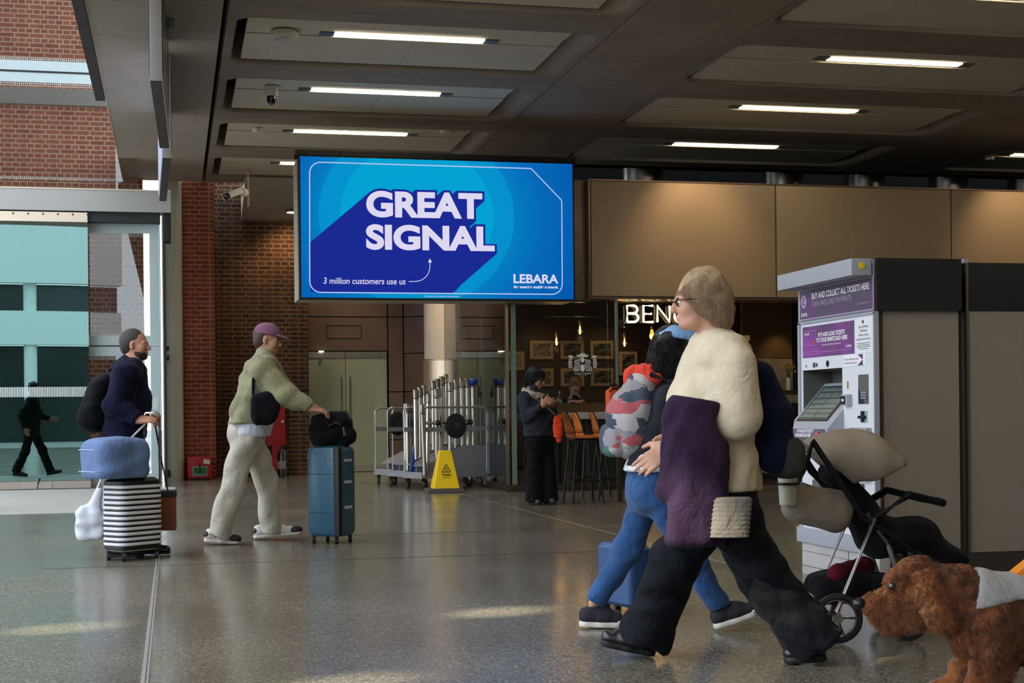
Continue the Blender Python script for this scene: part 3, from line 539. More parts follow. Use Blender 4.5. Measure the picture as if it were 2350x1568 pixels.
# round window logo: crowned figure between two banded tails, white decal on the glass (lines only)
lg = tag(None or bpy.data.objects.new('window_logo', bpy.data.meshes.new('window_logo')), 'white round coffee shop logo decal on the cafe window above the seated man', 'logo'); bpy.data.objects.remove(lg)
cx, cz, yl = 5.55, 1.762, 19.80
def rib2(m, pts, w):
    for (a, b) in zip(pts, pts[1:]):
        a, b = Vector(a), Vector(b); d = (b - a).normalized(); n = Vector((-d.y, d.x)) * w / 2
        m.quad((cx + a.x - n.x, yl, cz + a.y - n.y), (cx + b.x - n.x, yl, cz + b.y - n.y), (cx + b.x + n.x, yl, cz + b.y + n.y), (cx + a.x + n.x, yl, cz + a.y + n.y))
m = MB(); poly = lambda pts: m._f([m.bm.verts.new((cx + a, yl, cz + b)) for a, b in pts])
for s in (-1, 1):
    for k in range(5):
        z = .055 - k * .026; r0, r1 = .150, .21 - abs(k - 2) * .006; rib2(m, [(s * r0, z), (s * r1, z - .012)], .015)
    poly([(s * .13, .075), (s * .155, .115), (s * .175, .10), (s * .205, .11), (s * .195, .07)])
    for q in range(4): rib2(m, [(s * (.038 + q * .02), .06 - q * .004), (s * (.052 + q * .021), .02), (s * (.032 + q * .024), -.03), (s * (.062 + q * .023), -.075), (s * (.05 + q * .02), -.115)], .009)
    for k in range(3): rib2(m, [(s * (.03 + k * .03), -.135 - .004 * k), (s * (.05 + k * .032), -.165 + k * .012)], .011)
poly([(-.075, .085), (-.085, .125), (-.05, .105), (-.035, .14), (-.012, .125), (0, .165), (.012, .125), (.035, .14), (.05, .105), (.085, .125), (.075, .085)])
poly([(.028 * math.cos(a), .045 + .036 * math.sin(a)) for a in np.linspace(0, 2 * math.pi, 18)[:-1]]); poly([(-.03, -.05), (-.018, -.02), (.018, -.02), (.03, -.05), (.035, -.085), (0, -.12), (-.035, -.085)])
lg = m.build('window_logo', glass('logo_film', (.72, .74, .72, 1), .0), smooth=0); bpy.data.materials.remove(lg.data.materials[0]); lg.data.materials.clear(); lg.data.materials.append(M_decal); tag(lg, 'white round coffee shop logo decal on the cafe window above the seated man', 'logo')
m = MB(); [m.lathe([(.026, 0), (.026, .002), (0, .002)], (x, 19.803, 1.615), (0, -1, 0), n=20) for x in np.arange(4.75, 5.9, .152)]; struct(m.build('trim_23', glass('dot_film', (.8, .78, .74, 1), .06)))
# inner counter with the seated man, plant
ct = thing('cafe_counter', 'lit wooden counter behind the glass where the man sits', 'counter', (5.8, 20.6, 0)); MB().bx(4.95, 6.35, 20.4, 20.44, 1.02, 1.20).build('front_board', M_wood, ct); MB().bx(4.95, 6.35, 20.4, 20.85, 1.19, 1.215, .004).build('top', M_wood, ct); MB().bx(5.0, 6.3, 20.55, 20.8, .006, 1.02).build('carcass', M_black, ct)
lamp('counter_glow', 'SPOT', (5.8, 20.15, 2.6), (5.8, 20.5, 1.1), 14, (1, .6, .28), .05, .9, .8)
t = thing('bottle', 'small clear glass bottle beside the seated man', 'bottle', (5.40, 20.5, 1.215)); MB().lathe([(.03, 0), (.032, .01), (.032, .09), (.014, .12), (.013, .15), (0, .15)], (5.40, 20.5, 1.216)).build('glass_body', M_glass, t); MB().cyl((5.40, 20.5, 1.366), (5.40, 20.5, 1.38), .015).build('stopper', M_steel, t)
pl = thing('potted_palm', 'spiky green potted plant behind the corner of the cafe glass', 'plant', (4.95, 21.6, 0)); MB().lathe([(.13, .006), (.17, .5), (.18, .52), (.15, .52), (.15, .48), (0, .48)], (4.95, 21.6, 0)).build('pot', M_darksteel, pl); MB().tube([(4.95, 21.6, .48), (4.96, 21.6, .9), (4.93, 21.6, 1.35)], .03).build('stem', M_wood, pl)
m = MB()
for k in range(46):
    a = random.uniform(0, 6.28); el = random.uniform(-.1, 1.35); L = random.uniform(.28, .5); base = Vector((4.93, 21.6, random.uniform(1.15, 1.4))); d = Vector((math.cos(a) * math.cos(el), math.sin(a) * math.cos(el), math.sin(el))); sd = d.cross(Vector((0, 0, 1))).normalized(); prev = None
    for i in range(5):
        q = i / 4; p = base + d * L * q + Vector((0, 0, -.22 * q * q * L)); wv = .017 * (1 - q) ** .6 + .001; cur = (p - sd * wv, p + sd * wv)
        if prev: m.quad(prev[0], prev[1], cur[1], cur[0])
        prev = cur
m.build('leaves', mat('palm_leaf', '#3f5b22', .5, var=.3, vscale=4), pl); lamp('plant_light', 'SPOT', (5.3, 21.2, 2.6), (4.95, 21.6, 1.4), 8, (1, .8, .5), .05, .6, .8)
# outer bar counter and stools
ob = thing('bar_counter', 'grey-topped high bar counter outside the cafe glass, behind the orange stools', 'counter', (5.4, 18.2, 0)); MB().bx(5.21, 5.62, 16.97, 19.68, .99, 1.08, .006).build('top', mat('counter_stone', '#7d7167', .5, var=.1), ob)
for y in (17.0, 19.55): MB().bx(5.185 if y < 18 else 5.25, 5.235 if y < 18 else 5.3, y - .03, y + .03, 0, .99).build('leg', M_darksteel, ob); MB().bx(5.53, 5.58, y - .03, y + .03, 0, .99).build('leg', M_darksteel, ob)
M_tan = mat('tan_leather', '#c8681c', .45, var=.12, vscale=9, bump=.1); M_blk = mat('black_frame', '#121110', .4, .4)
st = thing('bar_stool', 'x', 'stool', (0, 0, 0), 0, 'orange bar stools at the outer counter')
def shell(pts, half, th, name):
    m = MB(); prev = None
    for (x, z, wv) in pts:
        ring = [m.bm.verts.new((x, -wv, z)), m.bm.verts.new((x - .004, -wv * .5, z - .004)), m.bm.verts.new((x - .006, 0, z - .006)), m.bm.verts.new((x - .004, wv * .5, z - .004)), m.bm.verts.new((x, wv, z))]
        if prev: [m._f([prev[i], prev[i + 1], ring[i + 1], ring[i]]) for i in range(4)]
        prev = ring
    o = m.build(name, M_tan, st, world=False); md = o.modifiers.new('t', 'SOLIDIFY'); md.thickness = th; md.offset = 0; return o
shell([(-.235, 1.07, .075), (-.22, 1.06, .10), (-.185, .98, .135), (-.165, .88, .155), (-.155, .83, .15)], .1, .018, 'backrest'); shell([(-.16, .815, .15), (-.13, .785, .17), (0, .78, .185), (.14, .785, .175), (.18, .775, .15)], .1, .026, 'seat')
for sx, sy in ((-1, -1), (-1, 1), (1, -1), (1, 1)): MB().tube([(sx * .10, sy * .11, .765), (sx * .125, sy * .13, .72), (sx * .19, sy * .19, .0)], .0125).build('leg', M_blk, st, world=False)
r = .155; MB().tube([(-r, -r, .26), (r, -r, .26), (r, r, .26), (-r, r, .26), (-r, -r, .26)], .009, n=8).build('foot_ring', M_blk, st, world=False); MB().bx(-.14, .15, -.13, .13, .752, .77).build('seat_frame', M_blk, st, world=False)
MB().tube([(-.15, -.17, .80), (-.17, -.175, .9), (-.225, -.10, 1.075), (-.24, 0, 1.085), (-.225, .10, 1.075), (-.17, .175, .9), (-.15, .17, .80)], .009, n=8).build('back_frame', M_blk, st, world=False)
for k, (x, y, rz, lab) in enumerate(((4.75, 16.98, .05, 'orange leather bar stool in front, right beside the standing woman'), (5.2, 17.38, -.05, 'orange leather bar stool nearest the front end of the bar counter'), (5.15, 18.02, .05, 'orange leather bar stool farthest back, mostly behind the front one'))):
    o = st if k == 0 else copy_tree(st); o.location = (x, y, 0); o.rotation_euler.z = rz; o['label'] = lab
tb = thing('tote_bag', 'orange tote bag with black strap standing on the bar counter', 'bag', (5.36, 17.6, 1.08)); q = MB(); q.prism([(-.10, 0), (.10, 0), (.115, .22), (.08, .29), (-.06, .31), (-.105, .25)], (5.34, 17.53, 1.082), (1, 0, 0), (0, 0, 1), -.14); o = q.build('body', mat('orange_canvas', '#f0642a', .7, var=.1, bump=.2), tb); md = o.modifiers.new('b', 'BEVEL'); md.width = .02; md.segments = 2
MB().tube([(5.25, 17.6, 1.36), (5.27, 17.55, 1.41), (5.33, 17.52, 1.415), (5.37, 17.5, 1.37)], .014).tube([(5.25, 17.52, 1.33), (5.29, 17.515, 1.37), (5.35, 17.515, 1.36)], .012).build('strap', M_blk, tb)
# right part of the cafe interior, seen past the front walker
struct(MB().bx(9.2, 10.07, 23.0, 23.1, 1.95, 3.15).bx(9.2, 9.75, 23.0, 23.1, .0, 1.95).build('wall_cafe_panel', mat('stained_panel', '#5a4020', .6, var=.2, vscale=2))); struct(MB().bx(9.46, 10.07, 22.98, 23.0, 1.42, 1.94).build('wall_splashback', mat('splash_stone', '#8d7a60', .5, var=.2, vscale=5))); struct(MB().bx(10.09, 12, 23.0, 23.1, 0, 3.15).build('wall_cafe_shelving', M_black))
lamp('splash_light', 'SPOT', (9.8, 22.6, 2.6), (9.8, 23, 1.7), 10, (1, .72, .4), .05, 1.2, .8)
bc = thing('serving_counter', 'dim tiled serving counter between the front walker and the ticket machine', 'counter', (9.6, 22.2, 0)); MB().bx(8.4, 10.6, 21.9, 22.6, 1.34, 1.40, .005).build('top', M_dkwood, bc); m = MB(); [m.bx(8.42 + k * .11, 8.52 + k * .11, 21.93, 21.95, 1.20, 1.335) for k in range(19)]; m.build('tile_row', mat('cream_tile', '#8f8262', .3), bc); MB().bx(8.42, 10.58, 21.95, 22.55, .006, 1.335).build('carcass', M_black, bc)
t = thing('menu_light', 'small lit sign panel in the dim cafe behind the front walker', 'sign', (8.9, 22.3, 2.24)); MB().bx(8.77, 9.03, 22.28, 22.32, 2.205, 2.29).build('panel', emis('menu_glow', '#8d7440', .5), t); MB().cyl((8.9, 22.3, 2.29), (8.9, 22.3, 3.15), .008).build('rod', M_darksteel, t)
vs = thing('flower_vase', 'slim pale vase of yellow flowers on the serving counter', 'vase', (9.66, 22.2, 1.40)); MB().lathe([(.03, 0), (.042, .02), (.04, .16), (.034, .205), (.026, .205), (.03, .16)], (9.66, 22.2, 1.40)).build('vase_body', mat('pale_ceramic', '#c9bfa0', .35), vs)
m = MB(); f2 = MB()
for k in range(12):
    a = random.uniform(0, 6.28); p = Vector((9.66 + .11 * math.cos(a) * random.random(), 22.2 + .1 * math.sin(a), 1.64 + random.random() * .19)); m.tube([(9.66, 22.2, 1.58), (p + Vector((9.66, 22.2, 1.62))) / 2, p], .004, n=5); f2.ball(p, .022, n=8)
m.build('stems', mat('flower_stem', '#4d5a24', .6), vs); f2.build('blossoms', mat('yellow_blossom', '#b39a3a', .6), vs)
t = thing('table_lamp', 'small glowing yellow lamp at the left edge of the ticket machine', 'lamp', (9.29, 21, 0)); MB().cyl((9.28, 21.0, .79), (9.28, 21.0, .91), .035, n=16).build('shade', emis('lamp_shade_glow', '#ffdf80', 2.2), t); MB().cyl((9.28, 21, .006), (9.28, 21, .79), .012).cyl((9.28, 21, .006), (9.28, 21, .03), .08).build('stand', M_darksteel, t)
# ---------------------------------------------------------------- trolleys stacked with retractable-belt posts
M_trol = mat('trolley_steel', '#9b989a', .45, .35, var=.05); M_tube = mat('trolley_tube', '#b3b0b2', .3, .6); M_rub = mat('black_rubber', '#17161a', .65); M_post = mat('post_steel', '#c9c0b2', .24, 1., var=.06, vscale=12)
tr = thing('post_trolley', 'x', 'trolley', (0, 0, 0), 0, 'grey trolleys for barrier posts'); L, W = 1.16, .50
m = MB().bx(0, L, 0, W, .185, .215).bx(0, L, -.006, .006, .16, .25).bx(0, L, W - .006, W + .006, .16, .25).bx(-.006, .006, 0, W, .16, .25).bx(L - .006, L + .006, 0, W, .16, .25); m.build('deck', M_trol, tr, world=False)
MB().prism([(.10, .215), (L - .02, .215), (L - .02, .62), (.72, .62), (.55, .55), (.10, .36)], (0, .012, 0), (1, 0, 0), (0, 0, 1), -.012).build('side_panel', M_trol, tr, world=False)
m = MB(); m.prism([(.10, .215), (L - .02, .215), (L - .02, .60), (.72, .60), (.10, .34)], (0, .3, 0), (1, 0, 0), (0, 0, 1), -.012); m.prism([(.10, .33), (.72, .59), (.72, .60), (.10, .34)], (0, .02, 0), (1, 0, 0), (0, 0, 1), -.46); m.build('ramp', M_trol, tr, world=False)
for y in (0, W):
    MB().tube([(.02, y, .20), (.02, y, 1.08), (.03, y, 1.13), (.06, y, 1.165), (.11, y, 1.176), (L - .11, y, 1.176), (L - .06, y, 1.165), (L - .03, y, 1.13), (L - .02, y, 1.08), (L - .02, y, .20)], .0145, n=10).build('handle_frame', M_tube, tr, world=False)
    MB().bx(.03, L - .03, y - .005, y + .005, .825, .89).build('mid_rail', M_trol, tr, world=False)
for k, (x, y, rz) in enumerate(((.06, .04, .6), (L - .06, .04, -.5), (.06, W - .04, 1.2), (L - .06, W - .04, .2))):
    d = Vector((math.cos(rz), math.sin(rz), 0)); c = Vector((x, y, 0)) + d * .045; ax = Vector((-d.y, d.x, 0))
    w = MB().lathe([(.062, -.014), (.074, -.012), (.076, 0), (.074, .012), (.062, .014)], (c.x, c.y, .076), ax, n=24).build('caster', M_rub, tr, world=False); MB().lathe([(.0, -.016), (.05, -.016), (.054, 0), (.05, .016), (0, .016)], (c.x, c.y, .076), ax, n=20).build('hub', M_steel, w, world=False)
    f = MB(); f.bx(x - .05, x + .05, y - .04, y + .04, .165, .175)
    for s in (-1, 1):
        p = [Vector((x, y, .165)) - d * .045, Vector((x, y, .165)) + d * .05, c + Vector((0, 0, .085)) + d * .012, c + Vector((0, 0, .065)) - d * .014]; p = [q + ax * s * .02 for q in p]; f.quad(*p); f.quad(*[q + ax * s * .004 for q in p])
    f.build('fork', M_chrome, w, world=False)
U_ = Vector((1.056, .47, 0)).normalized(); AZ = math.atan2(.47, 1.056); V_ = Vector((-U_.y, U_.x, 0))
TO = [(3.44, 20.77), (3.31, 21.52), (3.22, 22.25)]; TL = ['nearest grey post trolley, behind the yellow wet floor sign', 'middle grey post trolley, showing behind the nearest one on its left', 'farthest grey post trolley, next to the frosted doors']
for k, (x, y) in enumerate(TO):
    o = tr if k == 0 else copy_tree(tr); o.location = (x, y, 0); o.rotation_euler.z = AZ; o['label'] = TL[k]
pp = thing('barrier_post', 'x', 'barrier post', (0, 0, 0), 0, 'x'); MB().cyl((0, 0, 0), (0, 0, .86), .0315, n=20).build('tube', M_post, pp, world=False); MB().lathe([(.034, .86), (.037, .862), (.037, .985), (.034, .99), (.0, .991)], (0, 0, 0), n=20).build('head', mat('post_head', '#8b8378', .3, .9), pp, world=False); MB().lathe([(.035, -.001), (.037, .855), (.037, .859)], (0, 0, 0), n=20, caps=False).lathe([(.0375, .952), (.0375, .975)], (0, 0, 0), n=20, caps=False).build('belt_slot', M_rub, pp, world=False)
bpy.data.objects.remove([c for c in pp.children if c.name.startswith('belt_slot')][0]); MB().lathe([(.0335, .852), (.039, .854), (.039, .861), (.0335, .863)], (0, 0, 0), n=20, caps=False).build('collar', M_rub, pp, world=False)
first = True
def post(x, y, z, lab, grp, h=1., lean=(0, 0)):
    global first
    o = pp if first else copy_tree(pp); first = False; o.location = (x, y, z); o.rotation_euler = (lean[0], lean[1], random.uniform(0, 6)); o.scale = (1, 1, h); o['label'] = lab; o['group'] = grp
def on(k, a, b): p = Vector((TO[k][0], TO[k][1], 0)) + U_ * a + V_ * b; return p.x, p.y
ramp_z = lambda a: .22 if a < .1 else .342 + (min(a, .72) - .10) / .62 * .26
for i, a in enumerate((.18, .345, .40, .575, .67, .79, .89)):
    x, y = on(0, a, .13); post(x, y, ramp_z(a) + .005, 'steel barrier post in the front row of the nearest trolley', 'front row of barrier posts', 1.0, (random.uniform(-.01, .01), random.uniform(-.015, .03)))
for i, a in enumerate((.16, .235, .31, .47, .54, .62, .70)):
    x, y = on(0, a, .40); post(x, y, ramp_z(a) + .06, 'steel barrier post in the back row of the nearest trolley', 'back row of barrier posts', 1.02)
x, y = on(0, .985, .13); post(x, y, .607, 'barrier post with a blue cover tied round its head', 'front row of barrier posts', 1.0)
cv = thing('blue_wrap', 'blue cloth cover with black strap on the head of the tallest barrier post', 'cover', (x, y, 1.54)); MB().ball((x - .01, y - .02, 1.535), (.062, .06, .052)).ball((x + .02, y - .03, 1.56), (.05, .05, .04)).build('cover', mat('blue_cloth', '#1f47a0', .6, bump=.3, bscale=60), cv); MB().tube([(x + .05, y - .04, 1.52), (x + .085, y - .045, 1.46), (x + .09, y - .05, 1.38)], .013).bx(x + .075, x + .12, y - .06, y - .04, 1.32, 1.40).build('strap', M_rub, cv)
for a, b in ((.13, .12), (.19, .14), (.24, .34), (.34, .12), (.42, .3), (.50, .15)):
    x, y = on(1, a, b); post(x, y, (.22 if a < .25 else .40), 'steel barrier post on the middle trolley', 'barrier posts on the middle trolley', 1.03)
x, y = on(0, .17, -.05); post(x - .14, y - .05, .215, 'steel pole leaning against the left end of the nearest trolley', 'leaning barrier post', 1.02, (.0, -.105))
bf = thing('blue_board', 'blue plastic blade standing on the trolley deck', 'board', (3.40, 21.2, .25)); MB().prism([(-.035, 0), (.035, 0), (.05, .22), (.075, .42), (.05, .42)], (3.36, 21.16, .222), (.91, .41, 0), (0, 0, 1), -.02).build('blade', mat('blue_plastic', '#1d4fa8', .4), bf)
for k, (a, z, lab) in enumerate(((.57, .905, 'black round post base hung on the rail of the nearest trolley'), (.28, .93, 'black round post base hung on the middle trolley'), (.10, .94, 'black round post base hung on the farthest trolley'))):
    p = on(k, a, -.035); b0 = thing('rubber_disc', lab, 'rubber disc', (p[0], p[1], z), 0, 'round post bases'); ax = -V_
    MB().lathe([(.0, -.02), (.165, -.02), (.18, -.012), (.18, .006), (.13, .022), (.05, .03), (0, .03)], (p[0], p[1], z), ax, n=40).build('disc', M_rub, b0); MB().cyl(Vector((p[0], p[1], z)) + ax * .03, Vector((p[0], p[1], z)) + ax * .045, .06, n=24).build('boss', mat('worn_rubber', '#2e2b2e', .5), b0)
pb = thing('roll_post', 'short steel post lying across the top of the nearest trolley', 'barrier post', (3.9, 20.93, .95)); a0, a1 = on(0, .06, .03), on(0, .82, .03); MB().cyl((a0[0], a0[1], .95), (a1[0], a1[1], .955), .021, n=16).build('tube', M_post, pb); MB().cyl((a1[0], a1[1], .955), (a1[0] + .06, a1[1] + .026, .955), .04, n=16).cyl(on(0, .27, .03) + (.951,), on(0, .33, .03) + (.951,), .034, n=16).build('end_cap', M_rub, pb)
# wet floor sign
ys = thing('wet_floor_sign', 'yellow caution wet floor sign on a dark foot in front of the trolleys', 'floor sign', (3.62, 20.05, 0)); M_yel = mat('sign_yellow', '#f5cc08', .45, coat=.2, var=.03)
def frustum(m, cx, cy, z0, w0, d0, z1, w1, d1):
    A = [m.bm.verts.new((cx + a * w0 / 2, cy + b * d0 / 2, z0)) for a, b in ((-1, -1), (1, -1), (1, 1), (-1, 1))]; B = [m.bm.verts.new((cx + a * w1 / 2, cy + b * d1 / 2, z1)) for a, b in ((-1, -1), (1, -1), (1, 1), (-1, 1))]
    m._f(A[::-1]); m._f(B); [m._f([A[k], A[(k + 1) % 4], B[(k + 1) % 4], B[k]]) for k in range(4)]; return m
def bev(o, wd=.01, s=2): md = o.modifiers.new('b', 'BEVEL'); md.width = wd; md.segments = s; return o
bev(frustum(MB(), 3.638, 20.05, .05, .365, .30, .575, .165, .12).build('panel', M_yel, ys)); bev(frustum(MB(), 3.62, 20.05, 0.002, .53, .42, .06, .47, .36).build('foot', mat('sign_foot', '#4a4240', .7), ys))
n_ = Vector((0, -.525, .09)).normalized(); vv = Vector((0, .09, .525)).normalized(); o_ = Vector((3.638, 20.05 - .15 - .002, .05))
on2 = lambda a, b: o_ + Vector((a, 0, 0)) + vv * b + n_ * .003
def rib3(m, pts, w, close=False):
    pts = pts + [pts[0]] if close else pts
    for a, b in zip(pts, pts[1:]):
        a, b = Vector(a), Vector(b); d = (b - a).normalized(); n = Vector((-d.y, d.x)) * w / 2; m.quad(on2(*(a - n)), on2(*(b - n)), on2(*(b + n)), on2(*(a + n)))
m = MB(); rib3(m, [(-.06, .235), (.06, .235), (0, .345)], .009, True); rib3(m, [(-.025, .25), (.03, .247)], .005); rib3(m, [(.01, .262), (-.008, .285), (.012, .30)], .008); rib3(m, [(-.008, .285), (-.028, .268)], .007); rib3(m, [(.01, .262), (.028, .272)], .006); m.build('symbol', M_rub, ys, smooth=0)
text('caution_text', 'Caution', .052, M_rub, on2(-.064, .185), (1, 0, 0), vv, ys, fit=.128, bold=.001); text('wet_floor_text', 'Wet Floor', .03, M_rub, on2(-.052, .15), (1, 0, 0), vv, ys, fit=.104)
# fire point and red evacuation box
fp = thing('fire_point', 'tall red fire point board behind the man in the green jacket', 'fire point', (1.8, 26.7, 0)); M_red = mat('fire_red', '#b3161b', .45); MB().bx(1.62, 1.96, 26.72, 26.76, .55, 1.72, .01).build('board', M_red, fp); MB().bx(1.72, 1.86, 26.74, 26.80, .0, .58).build('stand', M_red, fp); MB().lathe([(.0, 0), (.065, .0), (.07, .02), (.07, .05), (.03, .07), (0, .08)], (1.85, 26.70, 1.76)).build('call_bell', M_red, fp); MB().lathe([(.025, 0), (.025, .006), (0, .006)], (1.91, 26.718, .98), (0, -1, 0)).build('badge', M_white, fp)
ex = thing('fire_extinguisher', 'black fire extinguisher standing at the foot of the red fire point', 'fire extinguisher', (1.88, 26.6, 0)); MB().lathe([(.055, .0), (.075, .012), (.078, .03), (.078, .40), (.055, .46), (.022, .485), (.02, .53)], (1.88, 26.58, 0)).build('cylinder', mat('ext_black', '#18181a', .35, coat=.5), ex); MB().bx(1.84, 1.92, 26.56, 26.6, .53, .56).tube([(1.88, 26.58, .55), (1.93, 26.56, .5), (1.955, 26.55, .3), (1.94, 26.55, .15)], .013).build('valve_and_hose', M_rub, ex); MB().lathe([(.0795, .14), (.0795, .28)], (1.88, 26.58, 0), caps=False).build('label_band', mat('label_grey', '#8d8a88', .5), ex)
rb = thing('red_box', 'low red metal cabinet with a green sign at the foot of the brick pier', 'cabinet', (.42, 25.75, 0)); x0 = .235; MB().bx(x0, x0 + .40, 25.62, 25.9, .03, .40, .012).build('cabinet', M_red, rb); MB().bx(x0 + .01, x0 + .39, 25.60, 25.62, .05, .385, .004).build('door', M_red, rb); MB().bx(x0 + .085, x0 + .32, 25.592, 25.6, .075, .235).build('sign_border', M_white, rb); MB().bx(x0 + .093, x0 + .312, 25.588, 25.592, .083, .227).build('sign', mat('sign_green', '#0a6b3c', .5), rb); text('sign_text', 'Emergency Pack', .03, M_white, (x0 + .1, 25.586, .10), (1, 0, 0), (0, 0, 1), rb, fit=.2); m = MB(); [m.ball((x0 + .2, 25.585, .13 + k * .022), (.016 - k * .001, .008, .014), n=8) for k in range(8)]; m.build('chain', M_darksteel, rb); MB().box((x0 + .315, 25.596, .315), (.11, .008, .075), .003, Euler((0, .15, 0)).to_matrix()).build('sticker', M_white, rb); MB().bx(x0 + .03, x0 + .37, 25.64, 25.88, .0, .03).build('plinth', M_rub, rb)
# ---------------------------------------------------------------- ticket machine housings
M_mach = mat('machine_white', '#dfe1e6', .4, coat=.2); M_hgrey = mat('machine_grey', '#a3a7b0', .45); M_side = mat('housing_taupe', '#8d8175', .55, var=.03, vscale=90); M_band = mat('housing_band', '#1f1c1d', .5); M_plin = mat('housing_plinth', '#3a322a', .6); M_brown = mat('edge_brown', '#4a382c', .5)
M_dkrec = mat('recess_grey', '#5d5a58', .6)
def purple(name, c1, c2, c3):
    t = NT(name); n = t.n('TexNoise', Scale=2.4, Detail=2.); t.l(t.coord(), n.inputs['Vector']); t.l(t.ramp(n.outputs['Fac'], [(.3, C(c1)), (.5, C(c2)), (.68, C(c3))]), t.b.inputs['Base Color']); t.b.inputs['Roughness'].default_value = .35; return t.m
M_pur = purple('purple_print', '#4d4753', '#54405a', '#6a2d74'); M_pur2 = purple('purple_print_bright', '#4a4150', '#5a3560', '#8a3596'); M_ink = mat('ink_white', '#f3eef6', .5); M_ink2 = mat('ink_lilac', '#b79cc0', .5); M_inkd = mat('ink_dark', '#4b4850', .6); M_pink = mat('ink_pink', '#c98ad0', .5)
hk = thing('kiosk_housing', 'taupe kiosk housing around the ticket machine, with a black band along its top', 'kiosk', (4.3, 8.4, 0)); MB().bx(4.06, 4.55, 7.97, 7.985, .205, 1.64).bx(4.535, 4.55, 7.985, 9.0, .205, 1.64).bx(4.06, 4.55, 8.99, 9.005, .205, 1.64).build('side_panel', M_side, hk); MB().bx(4.004, 4.55, 7.928, 7.955, 1.64, 1.945).bx(4.03, 4.55, 7.955, 7.985, 1.64, 1.945).bx(4.065, 4.55, 7.985, 9.02, 1.90, 1.945).bx(4.53, 4.55, 7.985, 9.02, 1.64, 1.9).build('top_band', M_band, hk); MB().bx(4.065, 4.56, 7.99, 9.0, 0, .205).build('plinth', M_plin, hk); MB().bx(4.016, 4.06, 7.968, 8.02, .205, 1.64).build('edge_post', M_brown, hk)
h2 = thing('kiosk_housing', 'taupe kiosk housing with a steel edge trim, beside the one holding the ticket machine', 'kiosk', (5.4, 8.5, 0)); MB().bx(4.615, 6.3, 7.97, 9.0, .205, 1.64).build('side_panel', M_side, h2); MB().bx(4.615, 6.3, 7.966, 9.0, 1.64, 1.93, .003).build('top_band', M_band, h2); MB().bx(4.60, 6.3, 7.975, 9.0, 0, .205).build('plinth', M_plin, h2); MB().bx(4.59, 4.615, 7.966, 9.0, 1.925, 1.95).build('cap_trim', M_hgrey, h2); MB().bx(4.598, 4.614, 7.962, 7.99, .205, 1.925).build('edge_trim', M_steel, h2)
tm = thing('ticket_machine', 'white ticket machine with purple posters, set in the end of the kiosk', 'ticket machine', (4.1, 8.48, 0))
XF = 4.0
MB().bx(XF + .02, 4.055, 7.975, 9.0, 1.32, 1.64).bx(XF + .02, 4.055, 7.975, 8.38, .31, 1.32).bx(XF + .02, 4.055, 8.38, 9.0, .31, .80).build('cabinet', M_mach, tm)
m = MB(); op = (8.385, 8.96, .94, 1.315)   # front plate around the recess
m.bx(XF, XF + .02, 7.95, 8.99, 1.315, 1.622).bx(XF, XF + .02, 7.95, 8.385, .30, 1.315).bx(XF, XF + .02, 8.965, 9.0, .30, 1.315).bx(XF, XF + .02, 8.385, 8.965, .30, .90).build('front_plate', M_mach, tm)
MB().bx(XF - .012, XF + .02, 7.938, 7.95, .205, 1.63).bx(XF - .012, XF + .02, 8.99, 9.02, .205, 1.63).bx(XF - .012, XF + .02, 7.938, 9.02, 1.62, 1.635).build('face_frame', M_hgrey, tm)
MB().bx(XF + .0, XF + .06, 7.957, 9.03, 1.64, 1.94).build('header_box', M_hgrey, tm)
hp = MB().bx(XF - .006, XF, 7.955, 8.99, 1.652, 1.835).build('header_poster', M_pur, tm); MB().bx(XF - .008, XF - .002, 7.95, 8.99, 1.645, 1.652).bx(XF - .008, XF - .002, 7.948, 7.955, 1.645, 1.84).build('poster_edge', M_ink2, hp)
cn = MB().bx(3.86, 3.985, 7.955, 9.04, 1.845, 1.944, .004).build('canopy', M_hgrey, tm); MB().lathe([(.019, 0), (.019, .006), (.0, .008)], (3.925, 7.955, 1.90), (0, -1, 0), n=24).build('yellow_button', M_yel, cn)
UU, VV = (0, -1, 0), (0, 0, 1)
def tx(nm, s, y, z, fit, sz, m_, par=tm, x=XF - .008, **k): return text(nm, s, sz, m_, (x, y, z), UU, VV, par, fit=fit, **k)
tx('poster_text', 'BUY AND COLLECT ALL TICKETS HERE', 8.80, 1.772, .80, .052, M_ink, hp, bold=.0012); tx('poster_text', 'CASH AND CARD PAYMENTS', 8.80, 1.722, .565, .05, M_ink2, hp); tx('poster_text', 'EMR', 8.96, 1.668, .09, .032, M_ink, hp, bold=.001, spacing=1.5); tx('poster_text', 'EAST MIDLANDS RAILWAY', 8.16, 1.688, .17, .014, M_ink2, hp)
MB().lathe([(.0, 0), (.043, 0), (.043, .001), (0, .001)], (XF - .007, 8.925, 1.765), (-1, 0, 0), n=30).build('coin_badge', M_ink2, hp); tx('coin_symbol', '\u00a3', 8.945, 1.742, .04, .07, M_inkd, hp, x=XF - .0095)
p2 = MB().bx(XF - .003, XF, 8.216, 8.958, 1.40, 1.60).build('smartcard_poster', M_pur2, tm); x4 = XF - .005
tx('poster_text', 'BUY AND LOAD TICKETS', 8.72, 1.527, .385, .036, M_ink, p2, x4, bold=.0012, shear=.15); tx('poster_text', 'TO YOUR SMARTCARD HERE', 8.745, 1.493, .445, .036, M_ink, p2, x4, bold=.0012, shear=.15); tx('poster_text', 'Convenient / Paperless / More Secure', 8.66, 1.468, .27, .016, M_ink, p2, x4); tx('poster_text', 'EMR', 8.92, 1.545, .07, .018, M_ink, p2, x4, bold=.0008, spacing=1.5); tx('poster_text', 'EMR', 8.32, 1.443, .075, .018, M_ink, p2, x4, bold=.0008, spacing=1.5); tx('poster_text', 'SMARTCARD', 8.91, 1.487, .08, .012, M_ink2, p2, x4)
m = MB()
